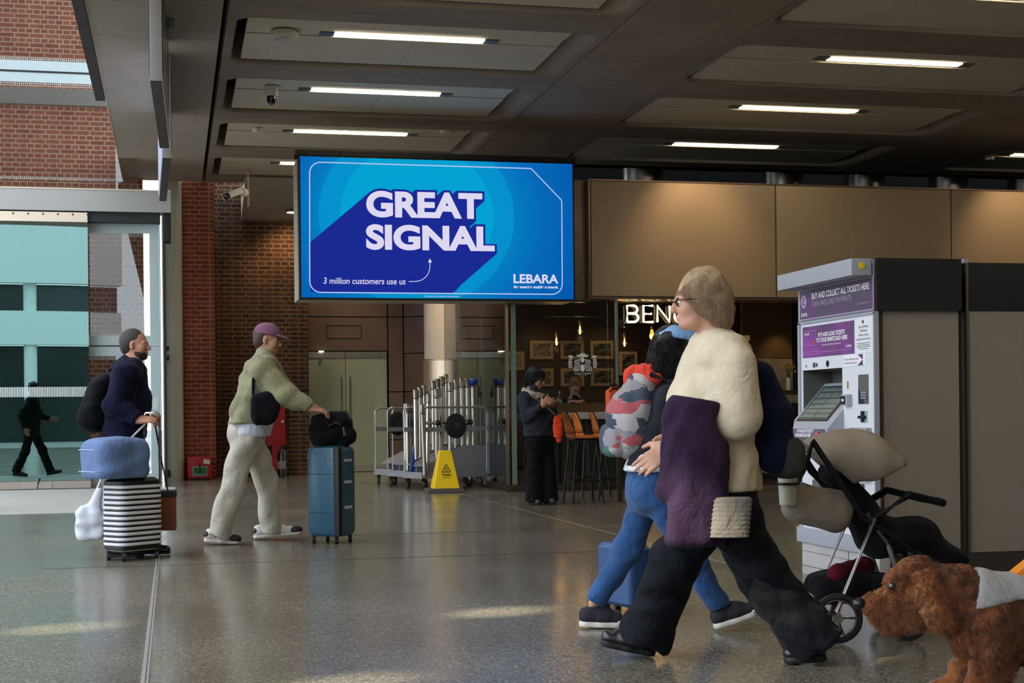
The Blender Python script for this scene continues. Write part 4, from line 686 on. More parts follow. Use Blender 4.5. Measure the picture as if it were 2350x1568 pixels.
for a, b in (((8.93, 1.57), (8.76, 1.57)), ((8.76, 1.57), (8.76, 1.478)), ((8.76, 1.478), (8.93, 1.478)), ((8.93, 1.478), (8.93, 1.57)), ((8.955, 1.437), (8.74, 1.437)), ((8.74, 1.437), (8.69, 1.428)), ((8.955, 1.422), (8.74, 1.422)), ((8.74, 1.422), (8.69, 1.430)), ((8.69, 1.429), (8.25, 1.430))):
    dy, dz = b[0] - a[0], b[1] - a[1]; L = math.hypot(dy, dz); ny, nz = -dz / L * .0012, dy / L * .0012; m.quad((x4, a[0] - ny, a[1] - nz), (x4, b[0] - ny, b[1] - nz), (x4, b[0] + ny, b[1] + nz), (x4, a[0] + ny, a[1] + nz))
m.build('card_outline', M_pink, p2, smooth=0); MB().lathe([(.0, 0), (.012, 0), (.012, .001), (0, .001)], (x4, 8.782, 1.496), (-1, 0, 0), n=16).build('card_badge', mat('ink_orange', '#d8603a', .5), p2)
p3 = MB().bx(XF - .002, XF, 7.985, 8.195, 1.40, 1.605).build('notice', mat('notice_paper', '#e9e9ef', .6), tm)
for k, (s, z, f) in enumerate((('Super Off-Peak', 1.548, .13), ('Off-Peak &', 1.524, .09), ('Anytime tickets', 1.50, .13), ('available from this machine', 1.475, .185))): tx('notice_text', s, 8.09 + f / 2, z, f, .02, M_inkd, p3, XF - .004)
m = MB(); [m.bx(XF - .004, XF - .003, 8.09 - w_ / 2, 8.09 + w_ / 2, 1.455 - k * .011, 1.458 - k * .011) for k, w_ in enumerate((.17, .16, .18, .12))]; m.lathe([(.0, 0), (.011, 0), (.011, .001), (0, .001)], (XF - .003, 8.095, 1.583), (-1, 0, 0), n=16).build('notice_lines', M_inkd, p3)
ar = MB().prism([(0, 0), (.30, 0), (.30, .068), (0, .068)], (XF - .001, 8.365, 1.325), UU, VV, .002).build('arrow_strip', M_ink, tm); MB().prism([(.195, 0), (.265, 0), (.262, .034)], (XF - .003, 8.365, 1.326), UU, VV, .001).prism([(.262, .034), (.265, .066), (.195, .066)], (XF - .003, 8.365, 1.326), UU, VV, .001).build('arrow_corners', M_pur, ar); tx('arrow_text', 'for your next journey, you', 8.35, 1.363, .19, .017, M_inkd, ar, XF - .004); tx('arrow_text', 'could download our app', 8.35, 1.34, .17, .017, M_inkd, ar, XF - .004)
m = MB().box((XF - .002, 8.79, 1.35), (.002, .032, .03)).lathe([(.013, 0), (.013, .002), (0, .002)], (XF - .001, 8.75, 1.35), (-1, 0, 0), n=16).lathe([(.022, 0), (.022, .002), (.012, .002), (.012, .0)], (XF - .001, 8.59, 1.352), (-1, 0, 0), n=20).box((XF - .002, 8.91, 1.347), (.002, .012, .014)); m.build('pictograms', M_inkd, tm)
# touch screen in its recess
rc = MB().bx(XF + .20, XF + .21, 8.385, 8.965, .9, 1.315).bx(XF, XF + .2, 8.955, 8.965, .9, 1.315).bx(XF, XF + .2, 8.385, 8.39, .9, 1.315).bx(XF, XF + .2, 8.385, 8.965, 1.315, 1.32).build('screen_recess', M_dkrec, tm)
def slab(y0, y1, x0, z0, x1, z1, th): m_ = MB(); m_.prism([(x0, z0), (x1, z1), (x1 + th, z1 - th), (x0 + th, z0 - th)], (0, y1, 0), (1, 0, 0), (0, 0, 1), y1 - y0); return m_
def slope_pt(t_, y, off=.002): return Vector((3.89 + (4.15 - 3.89) * t_ - off * .73, y, .945 + (1.235 - .945) * t_ + off * .68))
MB().prism([(3.89, .945), (4.15, 1.235), (4.19, 1.235), (4.19, .88), (3.90, .88)], (0, 8.97, 0), (1, 0, 0), (0, 0, 1), .60).build('desk', M_hgrey, tm)
def on_slope(t0, t1, y0, y1, nm, mt, off): return MB().quad(slope_pt(t0, y0, off), slope_pt(t0, y1, off), slope_pt(t1, y1, off), slope_pt(t1, y0, off)).build(nm, mt, tm, smooth=0)
on_slope(.16, .93, 8.46, 8.93, 'bezel', M_blk, .002); on_slope(.19, .91, 8.475, 8.915, 'touch_screen', mat('lcd_grey', '#4c5654', .18, coat=.5), .004)
m = MB()
for r, (a, b) in enumerate(((.80, .86), (.66, .76), (.53, .63), (.43, .51), (.33, .41), (.23, .31))):
    nn = 4 if r == 1 else (1 if r == 0 else 2)
    for c in range(nn): y0 = 8.49 + .41 * c / nn + .004; y1 = 8.49 + .41 * (c + 1) / nn - .004; m.quad(slope_pt(a, y0, .006), slope_pt(a, y1, .006), slope_pt(b, y1, .006), slope_pt(b, y0, .006))
m.build('screen_buttons', mat('lcd_button', '#6d7672', .25), tm, smooth=0)
sp = MB().prism([(3.868, .885), (3.89, .945), (3.90, .94), (3.90, .88)], (0, 8.97, 0), (1, 0, 0), (0, 0, 1), .56).build('purple_strip', mat('strip_purple', '#5f5070', .4), tm); v_ = Vector((.022, 0, .06)).normalized()
text('strip_text', 'BUY AND LOAD TICKETS TO', .03, M_ink, (3.8765, 8.80, .922), UU, v_, sp, fit=.25, bold=.001, shear=.15); text('strip_text', 'YOUR SMARTCARD HERE', .03, M_ink, (3.867, 8.81, .895), UU, v_, sp, fit=.24, bold=.001, shear=.15); MB().lathe([(.012, 0), (.018, 0), (.018, .002), (.012, .002)], (3.873, 8.49, .915), (-.94, 0, .34), n=20).build('contactless_mark', mat('ink_red', '#e0523e', .5), sp)
MB().prism([(3.87, .885), (3.87, .87), (4.0, .80), (4.0, .885)], (0, 8.97, 0), (1, 0, 0), (0, 0, 1), .60).build('desk_underside', M_dkrec, tm)
# right hand column of fittings
MB().bx(XF - .004, XF, 8.30, 8.315, 1.19, 1.235).build('coin_slot', mat('brass_slot', '#b39a72', .35, .7), tm); c1 = MB().bx(XF - .035, XF, 8.255, 8.335, 1.085, 1.155, .006).build('contactless_reader', M_hgrey, tm); MB().bx(XF - .038, XF - .034, 8.275, 8.335, 1.095, 1.145).build('reader_face', M_blk, c1); MB().bx(XF - .040, XF - .037, 8.29, 8.315, 1.113, 1.128).build('reader_symbol', M_ink, c1)
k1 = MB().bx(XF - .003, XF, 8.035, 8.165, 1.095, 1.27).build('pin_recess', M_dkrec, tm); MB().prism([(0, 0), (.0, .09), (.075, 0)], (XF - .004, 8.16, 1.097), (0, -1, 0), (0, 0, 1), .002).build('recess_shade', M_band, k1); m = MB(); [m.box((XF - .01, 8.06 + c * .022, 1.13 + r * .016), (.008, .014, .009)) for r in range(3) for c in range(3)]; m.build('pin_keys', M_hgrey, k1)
c2 = MB().bx(XF - .006, XF, 8.055, 8.135, .985, 1.055).build('card_reader', M_hgrey, tm); MB().bx(XF - .012, XF - .004, 8.08, 8.12, .988, 1.052).bx(XF - .02, XF - .004, 8.06, 8.145, 1.008, 1.025).build('card_slot', M_blk, c2)
nt = MB().bx(XF - .04, XF, 8.0, 8.22, .64, .955, .012).build('banknote_unit', M_hgrey, tm); tx('banknote_text', 'Banknotes in', 8.19, .918, .14, .024, M_inkd, nt, XF - .042)
for k in range(3): MB().bx(XF - .044, XF - .04, 8.02, 8.2, .86 - k * .03, .872 - k * .03).build('note_rib', M_dkrec, nt)
MB().bx(XF - .02, XF, 8.1, 8.8, .36, .62, .01).build('ticket_tray', M_dkrec, tm); MB().bx(XF - .03, XF + .05, 7.94, 9.025, .207, .304, .005).build('lower_ledge', M_hgrey, tm)
pl_ = MB().bx(XF - .01, 4.06, 7.90, 8.985, .0, .203, .003).build('plinth', mat('worn_white', '#b5b0ae', .6, var=.12, vscale=5), tm); MB().bx(XF - .013, XF - .009, 7.91, 8.98, .055, .058).bx(XF - .013, XF - .009, 8.3, 8.303, .0, .2).bx(XF - .013, XF - .009, 7.91, 8.98, .15, .152).build('plinth_joint', M_inkd, pl_)
# ---------------------------------------------------------------- smooth organic shapes: distance field on a grid, meshed as ONE surface
FINE = 1.0
class SDF:
    def __init__(s, lo, hi, h=.014, zones=()):
        """zones: (centre, half size, step) boxes that get a finer grid"""
        s.ax = []
        for k in range(3):
            x, out = lo[k], []
            while x < hi[k]:
                out.append(x); st = h
                for c, r, hs in zones:
                    if abs(x - c[k]) < r: st = min(st, hs)
                    elif abs(x - c[k]) < r + .06: st = min(st, max(hs, h * .6))
                x += st * FINE
            s.ax.append(np.array(out, np.float32))
        s.f = np.full([len(a) for a in s.ax], 9., np.float32)
    def _win(s, lo, hi):
        sl = []
        for k in range(3):
            i = max(0, int(np.searchsorted(s.ax[k], lo[k])) - 1); j = min(len(s.ax[k]), int(np.searchsorted(s.ax[k], hi[k])) + 1)
            if j <= i: return None
            sl.append(slice(i, j))
        g = [s.ax[k][sl[k]] for k in range(3)]
        return tuple(sl), np.stack(np.broadcast_arrays(g[0][:, None, None], g[1][None, :, None], g[2][None, None, :]), -1)
    def _mix(s, sl, d, k, op):
        a = s.f[sl]
        if op == 'add':
            if k > 0: h = np.clip(.5 + .5 * (a - d) / k, 0, 1); s.f[sl] = a + (d - a) * h - k * h * (1 - h)
            else: s.f[sl] = np.minimum(a, d)
        elif op == 'sub':
            if k > 0: h = np.clip(.5 - .5 * (a + d) / k, 0, 1); s.f[sl] = a + (-d - a) * h + k * h * (1 - h)
            else: s.f[sl] = np.maximum(a, -d)
    def cap(s, a, b, r1, r2=None, k=.03, op='add', flat=None, cuts=()):
        """tapered capsule; flat=(axis, factor) widens it along axis; cuts: (point, normal) planes that trim it"""
        r2 = r1 if r2 is None else r2; a, b = np.array(a, np.float32), np.array(b, np.float32); m = max(r1, r2) * (max(flat[1], 1) if flat else 1) + k + .035
        w = s._win(np.minimum(a, b) - m, np.maximum(a, b) + m)
        if w is None: return s
        sl, P = w; q = P - a; ab = b - a
        if flat:
            n = np.array(flat[0], np.float32); n /= np.linalg.norm(n); fk = 1 - 1 / flat[1]
            q = q - (q @ n)[..., None] * n * fk; ab = ab - (ab @ n) * n * fk
        L = float(ab @ ab) + 1e-9; t = np.clip((q @ ab) / L, 0, 1); d = np.linalg.norm(q - t[..., None] * ab, axis=-1) - (r1 + (r2 - r1) * t)
        for p, nn in cuts:
            nn = np.array(nn, np.float32); nn /= np.linalg.norm(nn); d = np.maximum(d, (P - np.array(p, np.float32)) @ nn)
        s._mix(sl, d, k, op); return s
    def ell(s, c, r, R=None, k=.02, op='add', power=2.):
        c = np.array(c, np.float32); r = np.array(r, np.float32); m = float(r.max()) * (1.25 if power > 2 else 1) + k + .035; w = s._win(c - m, c + m)
        if w is None: return s
        sl, P = w; q = P - c
        if R is not None: q = q @ np.array(R, np.float32)
        e = np.abs(q) / r; n = (e ** power).sum(-1) ** (1 / power); g = np.sqrt(((q / (r * r)) ** 2).sum(-1)) + 1e-6
        d = np.where(n > 1e-4, n * (n - 1) / np.maximum(g, 1e-4), -float(r.min())) if power == 2 else (n - 1) * float(r.min())
        s._mix(sl, d, k, op); return s
    def plane(s, p, n):
        n = np.array(n, np.float32); n /= np.linalg.norm(n); P0 = np.array(p, np.float32)
        d = (s.ax[0] - P0[0])[:, None, None] * n[0] + (s.ax[1] - P0[1])[None, :, None] * n[1] + (s.ax[2] - P0[2])[None, None, :] * n[2]
        s.f = np.maximum(s.f, d); return s
    def folds(s, amp, freq, seed=0, n=6, aniso=(1, 1, 1), zr=None):
        rg = np.random.RandomState(seed); idx = np.nonzero(np.abs(s.f) < amp * 2 + .05); P = np.stack([s.ax[k][idx[k]] for k in range(3)], -1); v = 0
        for i in range(n):
            d = rg.normal(size=3) * np.array(aniso); d /= np.linalg.norm(d); ph = P @ d * freq * (.6 + .9 * rg.rand()) + rg.rand() * 6.28 + 1.6 * np.sin(P @ rg.normal(size=3) * freq * .3); v = v + (np.sin(ph) if i % 3 == 0 else 1.15 * (1 - 2 * np.sqrt(np.sin(ph * .5) ** 2 + .015)))
        v = v / n ** .5 * amp
        if zr: v = v * np.clip((P[:, 2] - zr[0]) / (zr[1] - zr[0]), 0, 1)
        s.f[idx] += v; return s
    def mesh(s, name, smooth=2):
        f = s.f; f[[0, -1], :, :] = 1; f[:, [0, -1], :] = 1; f[:, :, [0, -1]] = 1; neg = f < 0
        c = [neg[i:neg.shape[0] - 1 + i, j:neg.shape[1] - 1 + j, k:neg.shape[2] - 1 + k] for i in (0, 1) for j in (0, 1) for k in (0, 1)]
        al = np.logical_and.reduce(c); an = np.logical_or.reduce(c); act = np.argwhere(an & ~al)
        ids = np.full(an.shape, -1, np.int64); ids[tuple(act.T)] = np.arange(len(act)); acc = np.zeros((len(act), 3)); cnt = np.zeros(len(act))
        for axis in range(3):
            for u in (0, 1):
                for v in (0, 1):
                    o = [0, 0, 0]; o[(axis + 1) % 3] = u; o[(axis + 2) % 3] = v; A = act + o; B = A.copy(); B[:, axis] += 1
                    fa = f[tuple(A.T)]; fb = f[tuple(B.T)]; cr = (fa < 0) != (fb < 0); t = np.where(cr, fa / np.where(fa == fb, 1, fa - fb), 0)
                    pa = np.stack([s.ax[k][A[:, k]] for k in range(3)], -1); pb = np.stack([s.ax[k][B[:, k]] for k in range(3)], -1)
                    acc += np.where(cr[:, None], pa + (pb - pa) * t[:, None], 0); cnt += cr
        V = acc / np.maximum(cnt, 1)[:, None]; Q = []
        for axis in range(3):
            b1, b2 = (axis + 1) % 3, (axis + 2) % 3; sl0 = [slice(1, -1)] * 3; sl1 = [slice(1, -1)] * 3; sl0[axis] = slice(0, -1); sl1[axis] = slice(1, None)
            A = neg[tuple(sl0)]; B = neg[tuple(sl1)]; E = np.argwhere(A != B)
            if not len(E): continue
            flip = A[tuple(E.T)]; off = np.ones(3, int); off[axis] = 0; E = E + off
            def cell(d1, d2): X = E.copy(); X[:, b1] += d1; X[:, b2] += d2; return ids[tuple(X.T)]
            q = np.stack([cell(-1, -1), cell(0, -1), cell(0, 0), cell(-1, 0)], -1); q[~flip] = q[~flip][:, ::-1]; Q.append(q)
        Q = np.concatenate(Q)
        if smooth:   # light Laplacian smoothing
            ed = np.concatenate([Q[:, [0, 1]], Q[:, [1, 2]], Q[:, [2, 3]], Q[:, [3, 0]]])
            for _ in range(smooth):
                a = np.zeros_like(V); n_ = np.zeros(len(V))
                for p, q_ in ((0, 1), (1, 0)):
                    for k in range(3): a[:, k] += np.bincount(ed[:, p], V[ed[:, q_], k], len(V))
                    n_ += np.bincount(ed[:, p], minlength=len(V))
                V = V * .5 + .5 * a / np.maximum(n_, 1)[:, None]
        me = bpy.data.meshes.new(name); me.from_pydata(V.tolist(), [], Q.tolist()); me.polygons.foreach_set('use_smooth', [True] * len(me.polygons)); return me
def vnorm(v): v = np.array(v, float); return v / np.linalg.norm(v)
def bounds(pts, m): p = np.array(pts, float); return p.min(0) - m, p.max(0) + m
class Frame:
    """head / foot frame: f forward, l left, u up"""
    def __init__(s, o, f, u=(0, 0, 1)): s.o = np.array(o, float); s.f = vnorm(f); s.l = vnorm(np.cross(u, s.f)); s.u = np.cross(s.f, s.l); s.R = np.stack([s.f, s.l, s.u], 1)
    def p(s, a, b, c): return s.o + s.f * a + s.l * b + s.u * c
def head_sdf(d, F, k=1., fem=False):
    """head around F.o (mid-skull), k = size factor for a 0.225 m head"""
    q = lambda a, b, c: F.p(a * k, b * k, c * k); R = F.R
    d.ell(q(-.012, 0, .03), np.array((.096, .077, .088)) * k, R, .01); d.ell(q(.028, 0, -.028), np.array((.066, .060, .082)) * k, R, .03)
    d.cap(q(.035, -.03, -.085), q(.035, .03, -.085), .030 * k, .030 * k, .03); d.ell(q(.066, 0, -.094), np.array((.024, .026, .02)) * k, R, .025)
    for s_ in (-1, 1):
        d.ell(q(.058, s_ * .042, -.03), np.array((.028, .024, .03)) * k, R, .02); d.cap(q(.086, s_ * .012, .014), q(.078, s_ * .05, .012), .010 * k, .008 * k, .015)
        d.ell(q(.096, s_ * .031, -.004), np.array((.012, .019, .012)) * k, R, .012, 'sub'); d.ell(q(.0765, s_ * .031, -.004), np.array((.013, .015, .012)) * k, R, .006)
        e = q(-.006, s_ * .079, -.012); d.ell(e, np.array((.020, .008, .032)) * k, R @ np.array(Euler((0, .15, s_ * .35)).to_matrix()), .008); d.ell(q(.002, s_ * .086, -.012), np.array((.010, .006, .018)) * k, R, .006, 'sub')
    d.cap(q(.088, 0, .012), q(.112, 0, -.030), .008 * k, .012 * k, .012); d.ell(q(.106, 0, -.038), np.array((.012, .016, .009)) * k, R, .01)
    for s_ in (-1, 1): d.cap(q(.093, 0, -.062 - .0), q(.082, s_ * .022, -.064), .0075 * k, .004 * k, .006); d.cap(q(.092, 0, -.073), q(.082, s_ * .02, -.071), .008 * k, .004 * k, .006)
    d.cap(q(.101, -.022, -.0675), q(.101, .022, -.0675), .0025 * k, .0025 * k, .004, 'sub')
    return d
def hand_sdf(d, wrist, dirv, palm, thumb, curl=.5, k=1., grip=None):
    """dirv: wrist->knuckles, palm: palm normal, thumb: side the thumb is on; curl 0 flat .. 1 fist"""
    D, N, T = vnorm(dirv), vnorm(palm), vnorm(thumb); N = vnorm(N - D * (N @ D)); T = vnorm(T - D * (T @ D) - N * (T @ N)); w = np.array(wrist, float); R = np.stack([D, T, N], 1)
    d.ell(w + D * .052 * k, np.array((.056, .043, .0165)) * k, R, .016, power=2.6); d.cap(w - D * .01, w + D * .02 * k, .026 * k, .028 * k, .02)
    for i, (off, ln) in enumerate(((.031, .078), (.010, .086), (-.011, .080), (-.031, .064))):
        p = w + D * .094 * k + T * off * k; a = curl * (.75 + .08 * i); rr = .0088 * k
        dirs = []; ang = 0
        for seg, fr in ((a * .75, .45), (a * 1.25, .32), (a * .85, .25)): ang += seg; dirs.append((vnorm(D * math.cos(ang) + N * math.sin(ang) + T * off * .9), fr))
        for j, (v, fr) in enumerate(dirs): q = p + v * ln * fr * k; d.cap(p, q, rr * (1 - .08 * j), rr * (.93 - .08 * j), .004 if j else .010); p = q
    p = w + D * .028 * k + T * .032 * k; v1 = vnorm(D * .62 + T * .75 + N * (.25 + .3 * curl)); q = p + v1 * .042 * k; d.cap(p - v1 * .02, q, .0155 * k, .0115 * k, .014); v2 = vnorm(D * .85 + T * .25 + N * (.25 + .6 * curl)); d.cap(q, q + v2 * .034 * k, .0108 * k, .0088 * k, .004); return d
M_eye = mat('eye_white', '#d9d4cc', .2, coat=1); M_iris = mat('eye_dark', '#1d1410', .15, coat=1)
def eyes(F, k, parent):
    for s_ in (-1, 1):
        c = F.p(.0805 * k, s_ * .031 * k, -.004 * k); e = MB().ball(c, .0118 * k, n=16).build('eye', M_eye, parent); MB().ball(F.p(.0875 * k, s_ * .0315 * k, -.005 * k), .0062 * k, n=12).build('iris', M_iris, e)
def skin(name, c): return mat(name, c, .55, var=.06, vscale=30, spec=.4)
class Person:
    def __init__(s, label, J, face, skin_m, k=1., group=None):
        """J: joints in world coordinates; face: horizontal facing direction"""
        s.J = {a: np.array(b, float) for a, b in J.items()}; s.k = k; s.f = vnorm((face[0], face[1], 0)); s.l = np.cross((0, 0, 1), s.f); s.skin = skin_m; s.label = label; s.root = None
        J = s.J
        if 'headf' not in J: J['headf'] = s.f
        s.F = Frame(J['head'], J['headf'], J.get('headu', (0, 0, 1)))
    def body(s, hands=(), trunk=.82, arm=.8, leg=.7, step=.014):
        """one continuous figure: head, neck, trunk, arms, hands, legs, feet (slim enough to stay inside its clothes)"""
        J, k = s.J, s.k; z = [(s.F.o + (0, 0, -.02), .15 * k, .0055)] + [(h[0] + vnorm(h[1]) * .08, .115, .0052) for h in hands]
        pts = [v for n, v in J.items() if n not in ('headf', 'headu')]; lo, hi = bounds(pts, .24); lo[2] = min(lo[2], -.03); d = SDF(lo, hi, step, z)
        head_sdf(d, s.F, k); nb = J['neck']; d.cap(nb, s.F.p(-.022 * k, 0, -.06 * k), .056 * k, .052 * k, .025)
        t = trunk; lat = vnorm(J['shL'] - J['shR']); ch = (J['shL'] + J['shR']) / 2; pv = J['pelvis']
        d.cap(nb - (0, 0, .02), ch * .6 + pv * .4, .085 * t, .10 * t, .04, flat=(lat, 1.45)); d.cap(ch * .6 + pv * .4, pv, .10 * t, .105 * t, .05, flat=(lat, 1.35)); d.cap(J['shL'], J['shR'], .062 * t, .062 * t, .04)
        for a in 'LR':
            d.cap(J['sh' + a], J['el' + a], .048 * arm, .040 * arm, .03); d.cap(J['el' + a], J['wr' + a], .040 * arm, .029 * k, .015)
            if 'hip' + a in J:
                d.cap(J['hip' + a], J['kn' + a], .078 * leg, .054 * leg, .04); d.cap(J['kn' + a], J['an' + a], .054 * leg, .038 * leg, .02); tv = J['toe' + a]; d.cap(J['an' + a], J['an' + a] * .35 + tv * .65, .030 * leg, .020 * leg, .015)
        for h in hands: hand_sdf(d, *h, k=.98 * k)
        o = link('person', d.mesh('person'), s.skin); s.root = tag(o, s.label, 'person', None); eyes(s.F, k, o); return o
    def part(s, name, d, m, parent=None): return link(name, d.mesh(name), m, parent or s.root)
    def box(s, names, m, h=.012, zones=()): lo, hi = bounds([s.J[n] for n in names], m); return SDF(lo, hi, h, zones)
    def hair(s, m, cap=.012, folds=(.004, 70), extra=(), h=.0055, down=-.06, sh=(-.014, .014), strands=None):
        """mass that rises out of the skull at the hairline"""
        F, k = s.F, s.k; lo, hi = bounds([F.o], .24 * k); d = SDF(lo, hi, h); q = lambda a, b, c: F.p(a * k, b * k, c * k)
        d.ell(q(-.012 + sh[0], 0, .03 + sh[1]), np.array((.094 + cap, .078 + cap * .75, .086 + cap)) * k, F.R, .01); d.ell(q(-.056, 0, -.012), np.array((.056 + cap, .068 + cap * .7, .075)) * k, F.R, .03)
        for e in extra: d.cap(q(*e[0]), q(*e[1]), e[2] * k, e[3] * k, .02)
        d.folds(folds[0], folds[1], 3); d.plane(q(-.035, 0, down), F.f * .62 - F.u * .78); o = s.part('hair', d, m)
        if strands: fur_coat(o, strands[0], strands[1], (0, 0, -.01), .5)
        return o
def fur_coat(o, count, length, align, clump, rough=.010, wave=0.):
    ps = o.modifiers.new('strands', 'PARTICLE_SYSTEM').particle_system.settings; ps.type = 'HAIR'; ps.count = count; ps.hair_length = length; ps.hair_step = 4; ps.render_step = 4; ps.child_type = 'INTERPOLATED'; ps.rendered_child_count = 9; ps.child_percent = 1
    ps.roughness_1 = rough; ps.roughness_1_size = .05; ps.roughness_endpoint = .006; ps.clump_factor = clump; ps.clump_shape = .1; ps.root_radius = .35; ps.tip_radius = .08; ps.radius_scale = .004; ps.use_hair_bspline = True; ps.normal_factor = .004; ps.object_align_factor = align
    if wave: ps.kink = 'WAVE'; ps.kink_amplitude = wave; ps.kink_frequency = 3
def shoe(name, heel, toe, m_up, m_sole, parent, w=.042, h=.075, sole=.022, up=(0, 0, 1), collar=None):
    """heel, toe: points on the ground side of the sole"""
    F = Frame(heel, np.array(toe, float) - np.array(heel, float), up); L = np.linalg.norm(np.array(toe, float) - np.array(heel, float)); lo, hi = bounds([heel, toe], .16); d = SDF(lo, hi, .006)
    d.cap(F.p(.035, 0, sole + .022), F.p(L * .55, 0, sole + .02), .036, .040, .02, flat=(F.l, 1.08)); d.cap(F.p(L * .5, 0, sole + .018), F.p(L - .035, 0, sole + .012), .042, .033, .02, flat=(F.l, 1.15)); d.cap(F.p(.045, 0, sole + .03), F.p(.055, 0, sole + h), .036, .038, .03); d.cap(F.p(.07, 0, sole + .05), F.p(L * .6, 0, sole + .04), .03, .026, .03)
    d.plane(F.p(0, 0, sole * .9), -F.u); d.plane(F.p(.05, 0, sole + h), F.u * .95 + F.f * -.2)
    u = link(name, d.mesh(name), m_up, parent); d = SDF(lo, hi, .006); d.cap(F.p(.036, 0, sole * .5), F.p(L * .5, 0, sole * .5), .038, .038, .02, flat=(F.l, 1.05)); d.cap(F.p(L * .5, 0, sole * .5), F.p(L - .04, 0, sole * .5), .038, .036, .02, flat=(F.l, 1.22)); d.plane(F.p(0, 0, sole), F.u); d.plane(F.p(0, 0, 0), -F.u); link('sole', d.mesh('sole'), m_sole, u); return u, F, L
def limb(d, a, b, r1, r2, k=.03, flat=None, cut=None): return d.cap(a, b, r1, r2, k, flat=flat, cuts=cut or ())
# ---------------------------------------------------------------- joints of the figures (metres, world)
J_cream = dict(head=(2.17, 5.915, 1.526), neck=(2.237, 5.9, 1.338), shL=(2.212, 5.736, 1.283), shR=(2.277, 6.06, 1.319), elL=(2.231, 5.655, 1.046), wrL=(1.964, 5.706, 0.911), elR=(2.337, 6.102, 1.066), wrR=(2.129, 5.975, 0.946), pelvis=(2.254, 5.896, 0.734), hipL=(2.235, 5.813, 0.702), hipR=(2.271, 5.979, 0.693), knL=(2.386, 5.783, 0.369), anL=(2.591, 5.726, 0.1), toeL=(2.497, 5.748, 0.025), knR=(2.079, 6.018, 0.397), anR=(1.974, 6.083, 0.097), toeR=(1.824, 6.117, 0.043))
J_cream_x = dict(rh=(2.642, 5.714, 0.007), rt=(2.463, 5.755, -0.002), fh=(2.01, 6.075, -0.004), ft=(1.776, 6.128, 0.051), handdir=(1.806, 5.711, 0.813), cA=(2.055, 5.644, 1.074), cB=(2.034, 5.669, 0.546), cC=(2.147, 5.612, 0.889), cD=(2.163, 5.691, 0.514), cE=(1.973, 5.673, 1.084), cF=(1.96, 5.717, 0.748), knA=(2.207, 5.824, 0.702), knB=(2.189, 5.808, 0.555), bp=(2.485, 5.863, 1.035), bpl=(2.488, 5.842, 0.879), bpt=(2.428, 5.876, 1.23))
J_jeans = dict(head=(2.411, 6.834, 1.341), neck=(2.38, 6.841, 1.172), shR=(2.31, 6.693, 1.107), shL=(2.426, 6.995, 1.122), elR=(2.496, 6.609, 0.919), wrR=(2.74, 6.554, 0.793), elL=(2.639, 6.987, 0.927), wrL=(2.897, 6.928, 0.793), pelvis=(2.26, 6.869, 0.721), hipR=(2.245, 6.785, 0.694), hipL=(2.282, 6.951, 0.685), knL=(2.17, 6.961, 0.383), anL=(2.004, 6.999, 0.115), toeL=(2.104, 6.976, 0.02), knR=(2.424, 6.729, 0.341), anR=(2.565, 6.717, 0.099), toeR=(2.694, 6.687, 0.07))
J_jeans_x = dict(rh=(1.934, 7.015, 0.005), rt=(2.149, 6.966, 0.0), fh=(2.533, 6.734, 0.003), ft=(2.743, 6.686, 0.075), bp=(2.189, 6.885, 1.04), bpl=(2.155, 6.893, 0.945), knot=(2.215, 6.879, 1.237), knot2=(2.17, 6.889, 1.204), hem=(2.153, 6.893, 0.801), handR=(2.896, 6.518, 0.758), handL=(3.062, 6.89, 0.759))
J_left = dict(head=(-0.277, 11.708, 1.623), neck=(-0.311, 11.715, 1.476), shR=(-0.348, 11.529, 1.4), shL=(-0.327, 11.914, 1.425), elR=(-0.429, 11.496, 1.157), wrR=(-0.252, 11.456, 1.044), elL=(-0.404, 11.962, 1.161), wrL=(-0.22, 11.818, 1.05), pelvis=(-0.376, 11.73, 0.892), hipR=(-0.38, 11.639, 0.867), hipL=(-0.373, 11.822, 0.863), knR=(-0.351, 11.622, 0.479), anR=(-0.426, 11.639, 0.125), toeR=(-0.307, 11.612, 0.058), knL=(-0.291, 11.813, 0.485), anL=(-0.229, 11.799, 0.113), toeL=(-0.082, 11.766, 0.051))
J_left_x = dict(case=(-0.301, 11.354, 0.015), casetop=(-0.295, 11.353, 0.595), duf=(-0.422, 11.361, 0.742), bag=(-0.624, 11.736, 0.28), bagt=(-0.563, 11.722, 0.462), brown=(-0.043, 11.705, 0.364), hl=(-0.181, 11.429, 1.096), hr=(-0.098, 11.41, 1.095), hb=(-0.132, 11.418, 0.599), rh=(-0.498, 11.656, 0.03), rt=(-0.239, 11.596, 0.027), lh=(-0.303, 11.816, 0.02), lt=(-0.04, 11.756, 0.024))
J_green = dict(head=(0.773, 12.442, 1.699), neck=(0.736, 12.45, 1.54), shR=(0.71, 12.251, 1.454), shL=(0.769, 12.648, 1.489), elR=(0.895, 12.167, 1.23), wrR=(1.102, 12.161, 1.122), elL=(0.956, 12.646, 1.259), wrL=(1.146, 12.479, 1.131), pelvis=(0.603, 12.481, 0.958), hipR=(0.577, 12.394, 0.905), hipL=(0.628, 12.567, 0.903), knR=(0.48, 12.457, 0.48), anR=(0.363, 12.484, 0.099), toeR=(0.475, 12.459, 0.033), knL=(0.775, 12.8, 0.481), anL=(0.805, 12.865, 0.11), toeL=(0.969, 12.828, 0.064))
J_green_x = dict(rh=(0.24, 12.543, 0.022), rt=(0.536, 12.475, -0.006), fh=(0.667, 12.928, 0.005), ft=(1.077, 12.834, 0.038), bag=(0.728, 12.144, 1.125), bags=(0.677, 12.31, 1.441), case=(1.285, 12.324, -0.009), caset=(1.294, 12.322, 0.817), top=(1.316, 12.317, 0.951), hR=(1.236, 12.151, 1.092), hL=(1.264, 12.432, 1.1))
